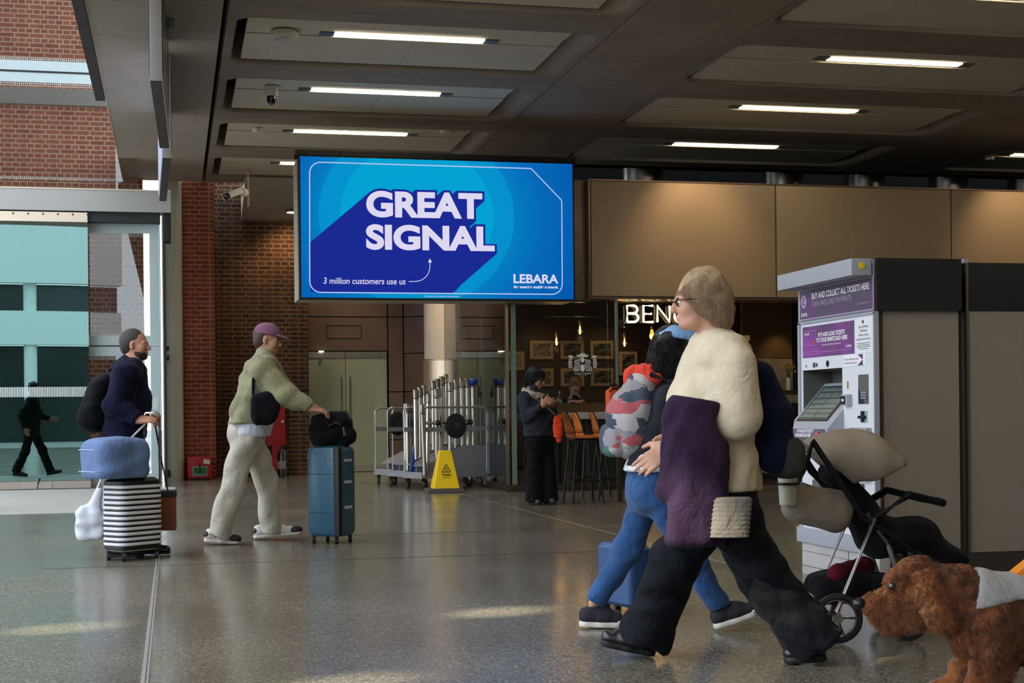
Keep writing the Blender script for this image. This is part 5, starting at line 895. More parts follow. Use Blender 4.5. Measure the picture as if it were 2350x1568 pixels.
J_stand = dict(head=(4.156, 16.858, 1.483), neck=(4.114, 16.867, 1.34), shR=(3.996, 16.792, 1.248), shL=(4.247, 16.939, 1.269), elR=(4.006, 16.738, 1.014), wrR=(4.164, 16.569, 1.163), elL=(4.34, 16.815, 1.021), wrL=(4.292, 16.621, 1.173), pelvis=(4.188, 16.85, 0.782), hipR=(4.126, 16.813, 0.758), hipL=(4.26, 16.885, 0.755), knR=(4.113, 16.816, 0.427), anR=(4.109, 16.817, 0.08), toeR=(4.122, 16.66, 0.028), knL=(4.289, 16.848, 0.423), anL=(4.301, 16.845, 0.075), toeL=(4.3, 16.702, 0.021))
J_stand_x = dict(rh=(4.071, 16.877, 0.007), rt=(4.149, 16.685, -0.005), lh=(4.262, 16.885, 0.007), lt=(4.334, 16.714, -0.006), bag=(4.348, 16.588, 0.9), s1=(4.036, 16.762, 1.308), s2=(4.327, 16.562, 1.051), phone=(4.243, 16.53, 1.243))
J_sit = dict(head=(5.889, 21.169, 1.455), neck=(5.887, 21.17, 1.281), shL=(6.069, 21.128, 1.188), shR=(5.697, 21.213, 1.192), elL=(6.128, 21.063, 0.961), elR=(5.613, 21.181, 0.967), wrL=(5.898, 20.88, 1.136), wrR=(5.718, 20.922, 1.138), pelvis=(5.895, 21.219, 0.737))
J_pram = dict(hand=(2.86, 6.475, 0.814), handtop=(2.849, 6.477, 0.92), hoodA=(2.874, 6.472, 0.94), hoodB=(3.197, 6.398, 0.967), hoodC=(3.339, 6.365, 0.829), hoodD=(3.115, 6.416, 0.702), pivot=(3.055, 6.43, 0.713), seatA=(3.005, 6.441, 0.755), seatB=(3.252, 6.385, 0.455), seatC=(3.57, 6.312, 0.36), foot=(3.599, 6.305, 0.329), rw=(2.919, 6.195, 0.131), rw2=(3.06, 6.696, 0.129), fw=(3.245, 6.161, 0.087), fw2=(3.413, 6.574, 0.098), frA=(2.747, 6.244, 0.925), frB=(3.364, 6.103, 0.346), bask=(3.06, 6.429, 0.242), tote=(2.807, 6.179, 0.621), cup=(2.714, 6.262, 0.737), cupt=(2.723, 6.26, 0.822))
J_dog = dict(head=(2.592, 4.843, 0.424), muz=(2.429, 4.881, 0.389), nose=(2.383, 4.891, 0.399), neck=(2.721, 4.814, 0.375), chest=(2.826, 4.79, 0.288), back=(3.116, 4.723, 0.301), rump=(3.344, 4.671, 0.283), elbN=(2.79, 4.716, 0.208), wrN=(2.767, 4.721, 0.1), pawN=(2.743, 4.727, 0.016), elbF=(2.86, 4.864, 0.182), wrF=(2.782, 4.882, 0.104), pawF=(2.743, 4.891, 0.009), kneN=(3.232, 4.615, 0.188), hockN=(3.351, 4.587, 0.094), hpN=(3.305, 4.598, 0.005), kneF=(3.362, 4.749, 0.161), hockF=(3.392, 4.742, 0.05), hpF=(3.329, 4.757, -0.007), tail=(3.496, 4.636, 0.359), orange=(2.958, 4.76, 0.49))
# ----
J_bags = dict(sc=(-0.302, 11.405, 0.03), duf=(-0.423, 11.382, 0.742), white=(-0.618, 11.632, 0.286), whitet=(-0.568, 11.62, 0.467), brown=(-0.043, 11.757, 0.347), brownt=(-0.035, 11.755, 0.499), bh=(-0.098, 11.461, 1.095), bh0=(-0.182, 11.481, 1.096), teal=(1.287, 12.303, 0.0), tealtop=(1.295, 12.301, 0.817), bk=(1.311, 12.267, 0.951), bkt=(1.29, 12.221, 1.095), blue=(2.323, 7.418, 0.036), bluet=(2.327, 7.418, 0.378))
J_pram2 = dict(h0=(2.937, 6.457, 0.858), h1=(3.116, 6.416, 0.856), h2=(3.295, 6.375, 0.813), hc=(3.096, 6.421, 0.831), knee=(3.049, 6.175, 0.606), mid=(3.097, 6.164, 0.566), tot0=(2.799, 6.325, 0.643), tot1=(2.954, 6.289, 0.597), mar=(3.045, 6.33, 0.25), rwc=(2.924, 6.214, 0.122), fwc=(3.261, 6.178, 0.088), bumper=(3.473, 6.334, 0.627), bump2=(3.314, 6.371, 0.669), shade=(3.37, 6.358, 0.341))
# ---------------------------------------------------------------- people
SK1 = skin('skin_fair', '#c99780'); SK2 = skin('skin_rosy', '#c08a72'); SK3 = skin('skin_olive', '#b07f62')
def cloth(name, c, var=.06, vs=14, bump=.25, bs=220, rough=.85):
    """woven cloth: colour drift, fine weave and soft creases in the surface"""
    if name in MATS: return MATS[name]
    t = NT(name); co = t.coord((1, 1, .8)); cc = C(c); lum = sum(cc[:3]) / 3; d = lambda k: tuple(min(1, x * k) for x in cc[:3]) + (1,)
    a = t.n('TexNoise', Scale=vs, Detail=4.); cr = t.n('TexNoise', Scale=11., Detail=3., Distortion=1.6); fine = t.n('TexNoise', Scale=bs, Detail=2.)
    for x in (a, cr, fine): t.l(co, x.inputs['Vector'])
    t.l(t.ramp(a.outputs['Fac'], [(.3, d(1 - var)), (.7, d(1 + var))]), t.b.inputs['Base Color']); t.b.inputs['Roughness'].default_value = rough; t.b.inputs['Specular IOR Level'].default_value = .12 if lum < .05 else .25; t.b.inputs['Sheen Weight'].default_value = .03 if lum < .05 else .15
    b1 = t.n('Bump', Strength=.55, Distance=.022); t.l(cr.outputs['Fac'], b1.inputs['Height']); b2 = t.n('Bump', Strength=bump, Distance=.004); t.l(fine.outputs['Fac'], b2.inputs['Height']); t.l(b1.outputs[0], b2.inputs['Normal']); t.l(b2.outputs[0], t.b.inputs['Normal'])
    MATS[name] = t.m; return t.m
M_soleW = mat('sole_white', '#d6d0c6', .6); M_blkshoe = mat('black_leather', '#121216', .3, coat=.3); M_soleB = mat('sole_black', '#0c0c0e', .7); M_blackcloth = cloth('black_cloth', '#0e0e12'); M_navy = cloth('navy_cloth', '#0d142e')
def A(J, n): return np.array(J[n], float)
def top_sdf(P, rt=.15, ra=.066, hem=.8, cuff=1., flare=1.0, wide=1.3, h=.011, neck=.068, belly=0., fo=(.006, 40), shr=.07, rw=None, collar=.02):
    J = P.J; d = P.box(['neck', 'shL', 'shR', 'elL', 'elR', 'wrL', 'wrR', 'pelvis'], .26, h); lat = vnorm(J['shL'] - J['shR']); ch = (J['shL'] + J['shR']) / 2; pv = J['pelvis']; mid = ch * .62 + pv * .38 + P.f * (.015 + belly)
    d.cap(J['neck'] - (0, 0, .06), J['neck'] + np.array((0, 0, collar)) + P.f * .01, neck + .03, neck, .04); d.cap(J['shL'], J['shR'], shr, shr, .05); d.cap(ch - (0, 0, .05), mid, rt * .88, rt, .06, flat=(lat, wide)); d.cap(mid, np.array((pv[0], pv[1], hem - .05)) + P.f * belly * .5, rt, rt * flare, .05, flat=(lat, wide))
    for a in 'LR':
        s_, e, w = J['sh' + a], J['el' + a], J['wr' + a]; end = e + (w - e) * cuff; rw_ = rw or ra * .72
        d.cap(s_, e, ra * 1.08, ra * .95, .045); d.cap(e, end + (w - e) * .1, ra * .95, rw_, .03, cuts=((end, w - e),))
    d.folds(fo[0], fo[1], int(abs(pv[0]) * 100), aniso=(1, 1, 1.6)); d.plane((0, 0, hem), (0, 0, -1)); return d
def trousers_sdf(P, rh=.15, rth=.095, rk=.075, rf=.08, cut=.0, h=.011, waist=None, fo=(.005, 38), wide=1.2):
    J = P.J; d = P.box(['pelvis', 'hipL', 'hipR', 'knL', 'knR', 'anL', 'anR'], .24, h); pv = J['pelvis']; lat = vnorm(J['hipL'] - J['hipR']); d.cap(pv + (0, 0, .06), pv - (0, 0, .05), rh * .9, rh, .04, flat=(lat, wide))
    for a in 'LR':
        hp, kn, an = J['hip' + a], J['kn' + a], J['an' + a]; sd = vnorm(an - kn); end = an + sd * cut
        d.cap(hp, kn, rth, rk, .05); d.cap(kn, end + sd * .08, rk, rf, .04, cuts=((end, sd),)); d.cap(end + sd * rf * .35, end + sd * .16, rf * .6, rf * .7, .004, 'sub')
    d.folds(fo[0], fo[1], int(abs(pv[1]) * 37), aniso=(1, 1, 1.8)); d.plane((0, 0, waist or pv[2] + .14), (0, 0, 1)); return d
def spectacles(P, m, parent=None):
    F, k = P.F, P.k; g = MB()
    for s_ in (-1, 1):
        g.tube([F.p((.103 - .012 * abs(math.sin(a))) * k, (s_ * .033 + .022 * math.cos(a)) * k, (-.002 + .017 * math.sin(a)) * k) for a in np.linspace(0, 2 * math.pi, 15)], .0022 * k, n=6); g.tube([F.p(.098 * k, s_ * .055 * k, .004 * k), F.p(.05 * k, s_ * .08 * k, .004 * k), F.p(-.01 * k, s_ * .087 * k, 0)], .0024 * k, n=6)
    g.tube([F.p(.105 * k, -.012 * k, 0), F.p(.109 * k, 0, .003 * k), F.p(.105 * k, .012 * k, 0)], .0022 * k, n=6); return g.build('glasses', m, P.root)
rt_ = np.array((.9747, -.2233, 0))
# --- walker in the cream jumper, nearest
w1 = Person('person in a cream jumper, black trousers and glasses with a purple coat over one arm', J_cream, -rt_, SK1, 1.02); w1.J['headf'] = vnorm((-.97, .2, -.06)); w1.F = Frame(w1.J['head'], w1.J['headf'])
w1.body(hands=((w1.J['wrL'], A(J_cream_x, 'handdir') - w1.J['wrL'], (.1, .9, -.4), (-.3, .1, .9), .38), (w1.J['wrR'], (-1, .2, -.2), (0, -.9, -.3), (0, 0, 1), .6)), trunk=.9, arm=.85, leg=.72)
d = top_sdf(w1, rt=.165, ra=.082, hem=.722, cuff=.04, flare=1.08, wide=1.22, belly=.02, fo=(.0065, 36), h=.0095, shr=.085, rw=.072, neck=.058, collar=-.065); d.cap(w1.J['elL'] + (0, 0, .20), w1.J['elL'] - (0, 0, .01), .085, .10, .04); w1.part('jumper', d, cloth('cream_knit', '#d8c7aa', bump=.6, bs=320))
w1.part('trousers', trousers_sdf(w1, rh=.155, rth=.115, rk=.098, rf=.118, cut=.03, fo=(.008, 34), h=.0095), cloth('black_trousers', '#0d0f15', rough=.7))
for a, b in (('rh', 'rt'), ('fh', 'ft')): shoe('shoe', A(J_cream_x, a) + (0, 0, .008), A(J_cream_x, b) + (0, 0, .006), M_blkshoe, M_soleB, w1.root, h=.11, sole=.03)
w1.hair(mat('hair_ash', '#b89c7c', .6, var=.3, vscale=30, aniso=(1, 1, .25), bump=.8, bscale=90), cap=.008, sh=(-.015, .014), folds=(.004, 55), extra=(((-.05, 0, .05), (-.075, 0, -.05), .064, .05),), down=-.05, strands=(2600, .017))
spectacles(w1, M_blk); d = w1.box(['neck'], .2, .008); d.cap(w1.J['neck'] - (0, 0, .01), w1.J['neck'] + (0, 0, .02), .077, .07); d.cap(w1.J['neck'] - (0, 0, .05), w1.J['neck'] + (0, 0, .06), .058, .055, .01, 'sub'); w1.part('collar', d, M_navy)
ct1 = SDF(*bounds([J_cream_x[n] for n in ('cA', 'cB', 'cC', 'cD', 'cE', 'cF')], .2), .009); X_ = lambda n: A(J_cream_x, n); nv = (.22, .97, 0)
ct1.cap(X_('cE') + rt_ * .05, X_('cF') + rt_ * .03, .045, .045, .05, flat=(rt_, 1.5)); ct1.cap(X_('cA') + (0, 0, .0), X_('cB') + rt_ * -.01, .055, .05, .05, flat=(rt_, 1.75)); ct1.cap(X_('cC') + rt_ * -.03 + (0, .02, .02), X_('cD') + rt_ * -.03 + (0, .03, 0), .045, .045, .05, flat=(rt_, 1.4)); ct1.folds(.007, 46, 5, aniso=(1, 1, .12)); ct1.plane((0, 0, .505), (0, 0, -1)); ct1.plane(X_('cA') + (0, 0, .035), (.18, 0, 1))
o = tag(link('coat', ct1.mesh('coat'), cloth('plum_coat', '#34243a', var=.15, vs=6)), 'dark purple coat draped over the forearm of the person in the cream jumper', 'coat'); kA, kB = A(J_cream_x, 'knA') - (0, .235, 0) + rt_ * -.02, A(J_cream_x, 'knB') - (0, .225, 0) + rt_ * -.02; d = SDF(*bounds([kA, kB], .2), .006); d.cap(kA, kB, .030, .030, .02, flat=(rt_, 2.6)); d.plane(kB - (0, 0, .005), (0, 0, -1)); d.plane(kA + (0, 0, .01), (0, 0, 1)); d.f += (np.sin(d.ax[2] * 2 * math.pi / .018) * .0016)[None, None, :]; link('ribbed_lining', d.mesh('ribbed_lining', 1), cloth('ribbed_offwhite', '#6f6760'), o)
bp = SDF(*bounds([J_cream_x['bp'], J_cream_x['bpl'], J_cream_x['bpt']], .3), .010); c_ = X_('bp'); bp.cap(X_('bpt') + (.0, 0, -.03), X_('bp') - rt_ * .02, .06, .078, .06, flat=((-.22, -.97, 0), 1.5)); bp.cap(X_('bp') - rt_ * .02, X_('bpl') - rt_ * .015, .078, .085, .05, flat=((-.22, -.97, 0), 1.35)); bp.folds(.006, 35, 2)
o = tag(link('backpack', bp.mesh('backpack'), M_navy), 'dark navy backpack on the back of the person in the cream jumper', 'backpack'); d = SDF(*bounds([J_cream_x['bpl']], .25), .010); d.ell(X_('bpl') + rt_ * .035 + (0, 0, -.02), (.06, .12, .09), None, .02, power=3); link('front_pocket', d.mesh('front_pocket'), cloth('olive_pocket', '#33352f'), o)
# --- walker in jeans behind, pushing the pram
w2 = Person('person in blue jeans and pale blue cap pushing the pram, with a floral backpack', J_jeans, rt_, SK2, .95); JX = lambda n: A(J_jeans_x, n)
w2.body(hands=((w2.J['wrR'], JX('handR') - w2.J['wrR'], (0, .25, -.95), (0, .95, .2), .75), (w2.J['wrL'], JX('handL') - w2.J['wrL'], (0, -.25, -.95), (0, -.95, .2), .75)), trunk=.85, leg=.72)
w2.part('jacket', top_sdf(w2, rt=.135, ra=.06, hem=.80, cuff=.96, wide=1.3, fo=(.007, 40)), cloth('charcoal_jacket', '#23252d')); d = top_sdf(w2, rt=.142, ra=.03, hem=.77, cuff=.3, wide=1.28, fo=(.004, 30)); d.plane((0, 0, .86), (0, 0, 1)); w2.part('shirt_hem', d, cloth('white_shirt', '#d9d8da'))
w2.part('jeans', trousers_sdf(w2, rh=.118, rth=.078, rk=.062, rf=.048, cut=-.02, fo=(.005, 60)), cloth('blue_denim', '#294c7c', var=.22, vs=9, bump=.3)); M_cnv = cloth('canvas_shoe', '#33323a')
for a, b in (('rh', 'rt'), ('fh', 'ft')):
    sh_, F_, L_ = shoe('shoe', JX(a) + (0, 0, .003), JX(b), M_cnv, M_soleW, w2.root, w=.04, h=.07, sole=.03); MB().ball(F_.p(L_ - .022, 0, .03), (.03, .04, .018), rot=Matrix(F_.R.tolist()), n=14).build('toe_cap', M_soleW, sh_); g = MB(); [g.tube([F_.p(.10 + i * .022, -.026, .074 - i * .006), F_.p(.105 + i * .022, 0, .082 - i * .007), F_.p(.10 + i * .022, .026, .074 - i * .006)], .004, n=6) for i in range(5)]; g.build('laces', M_soleW, sh_)
w2.hair(mat('hair_dark', '#191210', .5, var=.3, vscale=40), cap=.018, folds=(.006, 50), extra=(((-.06, 0, .05), (-.10, 0, -.06), .08, .06), ((-.08, 0, -.05), (-.09, 0, -.13), .06, .04)), down=-.13, strands=(1600, .02))
d = w2.box(['head'], .22, .007); F = w2.F; d.ell(F.p(-.02, 0, .055), np.array((.112, .098, .085)), F.R, .01); d.plane(F.p(0, 0, .065), F.f * -.25 - F.u); d.folds(.003, 50, 4); w2.part('cap', d, cloth('pale_blue_cap', '#7ea6d8'))
def floral():
    t = NT('floral_canvas'); v = t.n('TexVoronoi', Scale=8.); n = t.n('TexNoise', Scale=5., Detail=3.); co = t.coord((1, 1, 1.6)); t.l(co, n.inputs['Vector']); ad = t.n('VectorMath', _operation='ADD'); t.l(co, ad.inputs[0]); sc = t.n('VectorMath', _operation='SCALE'); sc.inputs['Scale'].default_value = .35; t.l(n.outputs['Color'], sc.inputs[0]); t.l(sc.outputs[0], ad.inputs[1]); t.l(ad.outputs[0], v.inputs['Vector']); sp = t.n('SeparateColor'); t.l(v.outputs['Color'], sp.inputs[0])
    t.l(t.ramp(sp.outputs[0], [(0, C('#a9a3a6')), (.25, C('#6f938e')), (.40, C('#8d878c')), (.55, C('#a8535a')), (.68, C('#3d4656')), (.80, C('#b3adae')), (.92, C('#3f6f66'))], 'CONSTANT'), t.b.inputs['Base Color']); t.b.inputs['Roughness'].default_value = .8; return t.m
M_flor = floral(); d = SDF(*bounds([J_jeans_x['bp'], J_jeans_x['bpl']], .26), .009); c_ = JX('bp'); d.cap(c_ + rt_ * .03 + (0, 0, .14), c_ + rt_ * -.02 + (0, 0, -.0), .075, .105, .06, flat=((.22, .97, 0), 1.3)); d.cap(c_ - rt_ * .02, c_ - rt_ * .02 + (0, 0, -.10), .105, .105, .05, flat=((.22, .97, 0), 1.3)); d.folds(.006, 40, 1)
o = tag(link('backpack', d.mesh('backpack'), M_flor), 'floral patterned backpack worn by the person in blue jeans', 'backpack'); d = SDF(*bounds([JX('bpl')], .2), .008); d.ell(JX('bpl') - rt_ * .065 + (0, 0, -.02), (.06, .12, .085), None, .02, power=3); link('front_pocket', d.mesh('front_pocket'), M_flor, o); MB().tube([c_ + rt_ * .05 + (0, -.10, .2), w2.J['shR'] + (.02, -.01, .085), w2.J['shR'] + (.09, -.02, -.02), w2.J['shR'] + (.06, -.04, -.15), c_ + rt_ * .06 + (0, -.13, -.08)], .014, n=8).build('strap', M_blackcloth, o)
d = SDF(*bounds([J_jeans_x['knot'], J_jeans_x['knot2']], .16), .006); k0, k1 = JX('knot'), JX('knot2'); d.cap(k0 - rt_ * .03, k0 + rt_ * .05 + (0, 0, .01), .042, .05, .03); d.cap(k0 - rt_ * .02, k1 - rt_ * .03 + (0, 0, -.06), .035, .022, .03); d.cap(k0 + (0, -.04, 0), k0 + rt_ * .06 + (0, -.05, -.02), .03, .03, .02); d.folds(.006, 80, 9); o = tag(link('scarf', d.mesh('scarf'), cloth('coral_cloth', '#d8402f', var=.12)), 'coral red scarf knotted on top of the floral backpack', 'scarf')
# --- man in the olive jacket
w3 = Person('person in a plum cap, olive jacket and stone trousers pushing the teal suitcase', J_green, rt_, SK3, 1.02); GX = lambda n: A(J_green_x, n); w3.J['headf'] = vnorm((.97, -.2, -.16)); w3.F = Frame(w3.J['head'], w3.J['headf'])
w3.body(hands=((w3.J['wrR'], GX('hR') - w3.J['wrR'], (.1, .2, -.95), (.3, .9, .2), .45), (w3.J['wrL'], GX('hL') - w3.J['wrL'], (.1, -.2, -.95), (.3, -.9, .2), .45)), trunk=.95, arm=.95, leg=.85)
w3.part('jacket', top_sdf(w3, rt=.17, ra=.082, hem=1.0, cuff=.93, flare=1.0, wide=1.25, fo=(.012, 28), shr=.09, rw=.055, neck=.075, collar=.03), cloth('olive_jacket', '#8c8968', var=.12, vs=5)); d = top_sdf(w3, rt=.172, ra=.03, hem=.895, cuff=.2, wide=1.22, fo=(.006, 30), flare=.98); d.plane((0, 0, 1.05), (0, 0, 1)); w3.part('tshirt_hem', d, cloth('white_tshirt', '#d5d6e2'))
w3.part('trousers', trousers_sdf(w3, rh=.15, rth=.115, rk=.098, rf=.085, cut=.035, fo=(.010, 26)), cloth('stone_trousers', '#c6bfb0', var=.05)); M_pale = mat('white_trainer', '#d9d6d2', .5); M_blkp = mat('black_panel', '#1a191b', .5)
for a, b in (('rh', 'rt'), ('fh', 'ft')):
    q0, q1 = GX(a) + (0, 0, .004), GX(b) + (0, 0, .006); q0[2] = max(q0[2], .003); q1[2] = max(q1[2], .003); sh_, F_, L_ = shoe('shoe', q0, q1, M_pale, M_soleW, w3.root, w=.045, h=.085, sole=.03)
    for dn, nm, args in ((None, 'toe_panel', (F_.p(L_ - .055, 0, .044), (.064, .051, .036))), (None, 'heel_panel', (F_.p(.032, 0, .064), (.042, .047, .04)))): MB().ball(args[0], args[1], rot=Matrix(F_.R.tolist()), n=16).build(nm, M_blkp, sh_)
    g = MB(); [g.tube([F_.p(.10, s_ * .046, .055), F_.p(.14, s_ * .050, .045), F_.p(.20, s_ * .046, .066)], .010, n=6) for s_ in (-1, 1)]; g.build('side_stripe', M_blkp, sh_)
w3.hair(mat('hair_brown', '#3a2a20', .6), cap=.004, folds=(.002, 70), down=-.055); d = w3.box(['head'], .24, .007); F = w3.F; d.ell(F.p(-.012, 0, .05), np.array((.113, .096, .092)), F.R, .01); d.plane(F.p(0, 0, .038), -F.u); b_ = SDF(d.ax[0][[0]].tolist() + d.ax[1][[0]].tolist() + d.ax[2][[0]].tolist(), (d.ax[0][-1], d.ax[1][-1], d.ax[2][-1]), .006); w3.part('cap', d, cloth('plum_cap', '#7c4f68', var=.1))
b_.ell(F.p(.105, 0, .042), np.array((.085, .078, .011)), F.R @ np.array(Euler((0, .12, 0)).to_matrix()), .005); b_.plane(F.p(.07, 0, 0), -F.f); w3.part('cap_peak', b_, cloth('plum_peak', '#6f4760'))
d = SDF(*bounds([J_green_x['bag']], .24), .009); d.ell(GX('bag') + (0, .015, 0), (.115, .055, .125), None, .02, power=2.8); d.folds(.005, 40, 3); o = tag(link('crossbody_bag', d.mesh('crossbody_bag'), M_blackcloth), 'black crossbody bag at the hip of the person in the olive jacket', 'bag'); c_ = GX('bag'); MB().tube([c_ + (-.09, .02, .09), w3.J['shR'] + (-.07, -.06, -.10), w3.J['shR'] + (-.02, -.02, .095), w3.J['neck'] + (-.05, .05, -.02)], .013, n=8).tube([c_ + (.09, .02, .09), c_ + (.09, .04, .2), w3.J['neck'] + (.12, .05, -.14), w3.J['neck'] + (.07, .10, -.03)], .013, n=8).build('strap', M_blackcloth, o)
# --- man at the left
w4 = Person('bearded person in a dark navy jacket wheeling the striped suitcase', J_left, rt_, SK2, 1.0); LX = lambda n: A(J_left_x, n)
w4.body(hands=((w4.J['wrR'], rt_ * .9 + (0, 0, .02), (.1, .5, -.8), (.2, .4, .8), .7), (w4.J['wrL'], rt_ + (0, -.1, .15), (0, -.3, -.9), (.2, -.9, 0), .8)), trunk=.92, leg=.8)
w4.part('jacket', top_sdf(w4, rt=.165, ra=.075, hem=.90, cuff=.95, wide=1.25, fo=(.010, 30), shr=.085, rw=.05), cloth('ink_jacket', '#12132a', var=.1)); w4.part('trousers', trousers_sdf(w4, rh=.145, rth=.10, rk=.08, rf=.072, cut=.06), M_blackcloth)
for a, b in (('rh', 'rt'), ('lh', 'lt')): q0, q1 = LX(a), LX(b); q0[2] = q1[2] = .004; q1 = q0 + vnorm(q1 - q0) * .285; shoe('shoe', q0, q1, M_blkshoe, M_soleB, w4.root)
w4.hair(mat('hair_cropped', '#3a3230', .7), cap=.002, folds=(.001, 90), down=-.06, sh=(-.010, .007)); d = w4.box(['head'], .2, .005); F = w4.F; d.ell(F.p(.028, 0, -.030), np.array((.068, .0625, .085)), F.R, .01); d.cap(F.p(.035, -.03, -.086), F.p(.035, .03, -.086), .032, .032, .03); d.ell(F.p(.067, 0, -.095), np.array((.027, .029, .023)), F.R, .025); d.folds(.0012, 130, 2); d.plane(F.p(0, 0, -.052), F.u * .9 + F.f * .12); d.plane(F.p(.005, 0, 0), -F.f); d.ell(F.p(.10, 0, -.0675), np.array((.03, .022, .007)), F.R, .004, 'sub'); w4.part('beard', d, mat('beard_dark', '#2b211c', .8))
d = SDF(*bounds([w4.J['pelvis'] + (-.2, 0, .3)], .36), .010); d.cap(w4.J['shR'] + (-.17, .19, -.10), w4.J['pelvis'] + (-.21, .0, .18), .10, .12, .05, flat=((.22, .97, 0), 1.25)); d.folds(.006, 35, 6); o = tag(link('backpack', d.mesh('backpack'), M_blackcloth), 'black backpack worn by the bearded person in the navy jacket', 'backpack'); MB().tube([w4.J['shR'] + (-.12, .03, .02), w4.J['shR'] + (0, .01, .095), w4.J['shR'] + (.10, 0, 0), w4.J['shR'] + (.07, -.02, -.2)], .013, n=8).build('strap', M_blackcloth, o)
# --- woman standing by the stools
w5 = Person('person with black bob and pale scarf standing by the stools, looking at a phone', J_stand, (.78, -.62), SK3, .97); SX = lambda n: A(J_stand_x, n); w5.J['headf'] = vnorm((.80, -.52, -.30)); w5.F = Frame(w5.J['head'], w5.J['headf'])
w5.body(hands=((w5.J['wrR'], SX('phone') + (-.02, .0, -.0) - w5.J['wrR'], (.25, .8, .4), (-.3, -.1, .9), .75), (w5.J['wrL'], SX('phone') + (.03, .02, -.06) - w5.J['wrL'], (-.4, -.5, .6), (-.3, .2, .9), .7)), trunk=.85)
d = top_sdf(w5, rt=.14, ra=.062, hem=.80, cuff=.93, wide=1.32, fo=(.006, 36), flare=1.1); w5.part('cardigan', d, cloth('slate_cardigan', '#2b2e36')); w5.part('trousers', trousers_sdf(w5, rh=.145, rth=.098, rk=.085, rf=.105, cut=.045), M_blackcloth)
for a, b in (('rh', 'rt'), ('lh', 'lt')): q0, q1 = SX(a), SX(b); q0[2] = q1[2] = .004; shoe('shoe', q0, q1, mat('brown_leather', '#3a2822', .4), M_soleB, w5.root)
w5.hair(mat('hair_black', '#0c0b0c', .4, var=.2, vscale=40, bump=.6, bscale=90, aniso=(1, 1, .2)), cap=.010, folds=(.004, 55), extra=(((-.04, 0, .04), (-.065, 0, -.06), .078, .06), ((.03, -.03, .095), (.062, .03, .078), .028, .016)), down=-.10, strands=(900, .015)); spectacles(w5, M_steel)
d = w5.box(['neck'], .24, .007); nk = w5.J['neck']
for i in range(18):
    a, b = i * 2 * math.pi / 18, (i + 1) * 2 * math.pi / 18; q = lambda t_: nk + w5.f * (.095 * math.cos(t_) + .01) + w5.l * .12 * math.sin(t_) + (0, 0, -.035 - .035 * math.cos(t_)); d.cap(q(a), q(b), .034, .034, .012)
d.folds(.005, 70, 8); w5.part('scarf', d, cloth('oat_scarf', '#a79f90', bump=.5)); o = thing('phone', 'dark mobile phone held by the person with the pale scarf', 'phone', SX('phone')); MB().box(SX('phone') + (.01, .0, .01), (.075, .009, .15), .006, Euler((.5, .2, -.6)).to_matrix()).build('phone_body', M_blk, o)
hb = thing('handbag', 'small red orange bag hanging at the hip of the person with the scarf', 'bag', SX('bag')); d = SDF(*bounds([J_stand_x['bag']], .2), .007); d.ell(SX('bag'), (.05, .04, .145), None, .02, power=3); d.folds(.005, 60, 4); link('bag_body', d.mesh('bag_body'), cloth('vermilion_bag', '#d23c12', var=.1), hb); MB().tube([SX('bag') + (-.04, 0, .14), SX('s2') + (-.03, -.03, 0), (SX('s1') + SX('s2')) / 2 + (.0, -.07, 0), SX('s1') + (0, -.03, -.02), SX('s1') + (.05, .06, .04)], .010, n=8).build('strap', mat('strap_brown', '#4a3020', .5), hb)
# --- man behind the counter
w6 = Person('seated person in a dark jacket behind the cafe window, looking down', J_sit, (0, -1), SK2, 1.0); J = w6.J; J['headf'] = vnorm((.05, -.86, -.5)); w6.F = Frame(J['head'], J['headf']); sh = np.array((0, .28, 0))
for n in list(J):
    if n not in ('headf', 'headu'): J[n] = J[n] + sh
w6.F = Frame(J['head'], J['headf']); pv = J['pelvis']
for a, sx in (('L', 1), ('R', -1)): J['hip' + a] = pv + (sx * .09, 0, -.03); J['kn' + a] = pv + (sx * .14, -.16, -.28); J['an' + a] = np.array((pv[0] + sx * .14, pv[1] - .10, .10)); J['toe' + a] = np.array((pv[0] + sx * .15, pv[1] - .26, .04))
for a in 'LR': J['wr' + a] = J['wr' + a] + (0, -.10, .10)
w6.body(hands=((J['wrR'], (.5, -.7, .1), (.1, 0, -1), (.7, .5, .2), .5), (J['wrL'], (-.5, -.7, .1), (-.1, 0, -1), (-.7, .5, .2), .5)), trunk=.95, leg=.7)
w6.part('jacket', top_sdf(w6, rt=.16, ra=.07, hem=.66, cuff=.95, wide=1.4, fo=(.008, 32), shr=.085), M_blackcloth); w6.part('trousers', trousers_sdf(w6, rh=.14, rth=.09, rk=.075, rf=.07), M_blackcloth)
for a, sx in (('L', 1), ('R', -1)): q0 = np.array((pv[0] + sx * .14, pv[1] - .05, .01)); shoe('shoe', q0, q0 + (sx * .01, -.27, 0), M_blkshoe, M_soleB, w6.root)
w6.hair(mat('hair_sandy', '#6b4a30', .6, var=.2, vscale=40), cap=.007, folds=(.004, 70), down=-.055); spectacles(w6, M_blk); d = w6.box(['neck'], .26, .009); d.cap(J['neck'] + (0, -.07, -.06), J['neck'] + (0, -.13, -.26), .05, .06, .03); w6.part('shirt_front', d, cloth('grey_shirt', '#4b4b4e'))
sp = thing('perch_stool', 'dark stool under the seated person behind the counter', 'stool', (pv[0], pv[1], 0)); MB().cyl((pv[0], pv[1] + .03, .54), (pv[0], pv[1] + .03, .58), .17, n=24).build('seat', M_dkwood, sp); [MB().cyl((pv[0] + sx * .10, pv[1] + .03 + sy * .10, .54), (pv[0] + sx * .15, pv[1] + .03 + sy * .15, .006), .014).build('leg', M_blk, sp) for sx in (-1, 1) for sy in (-1, 1)]
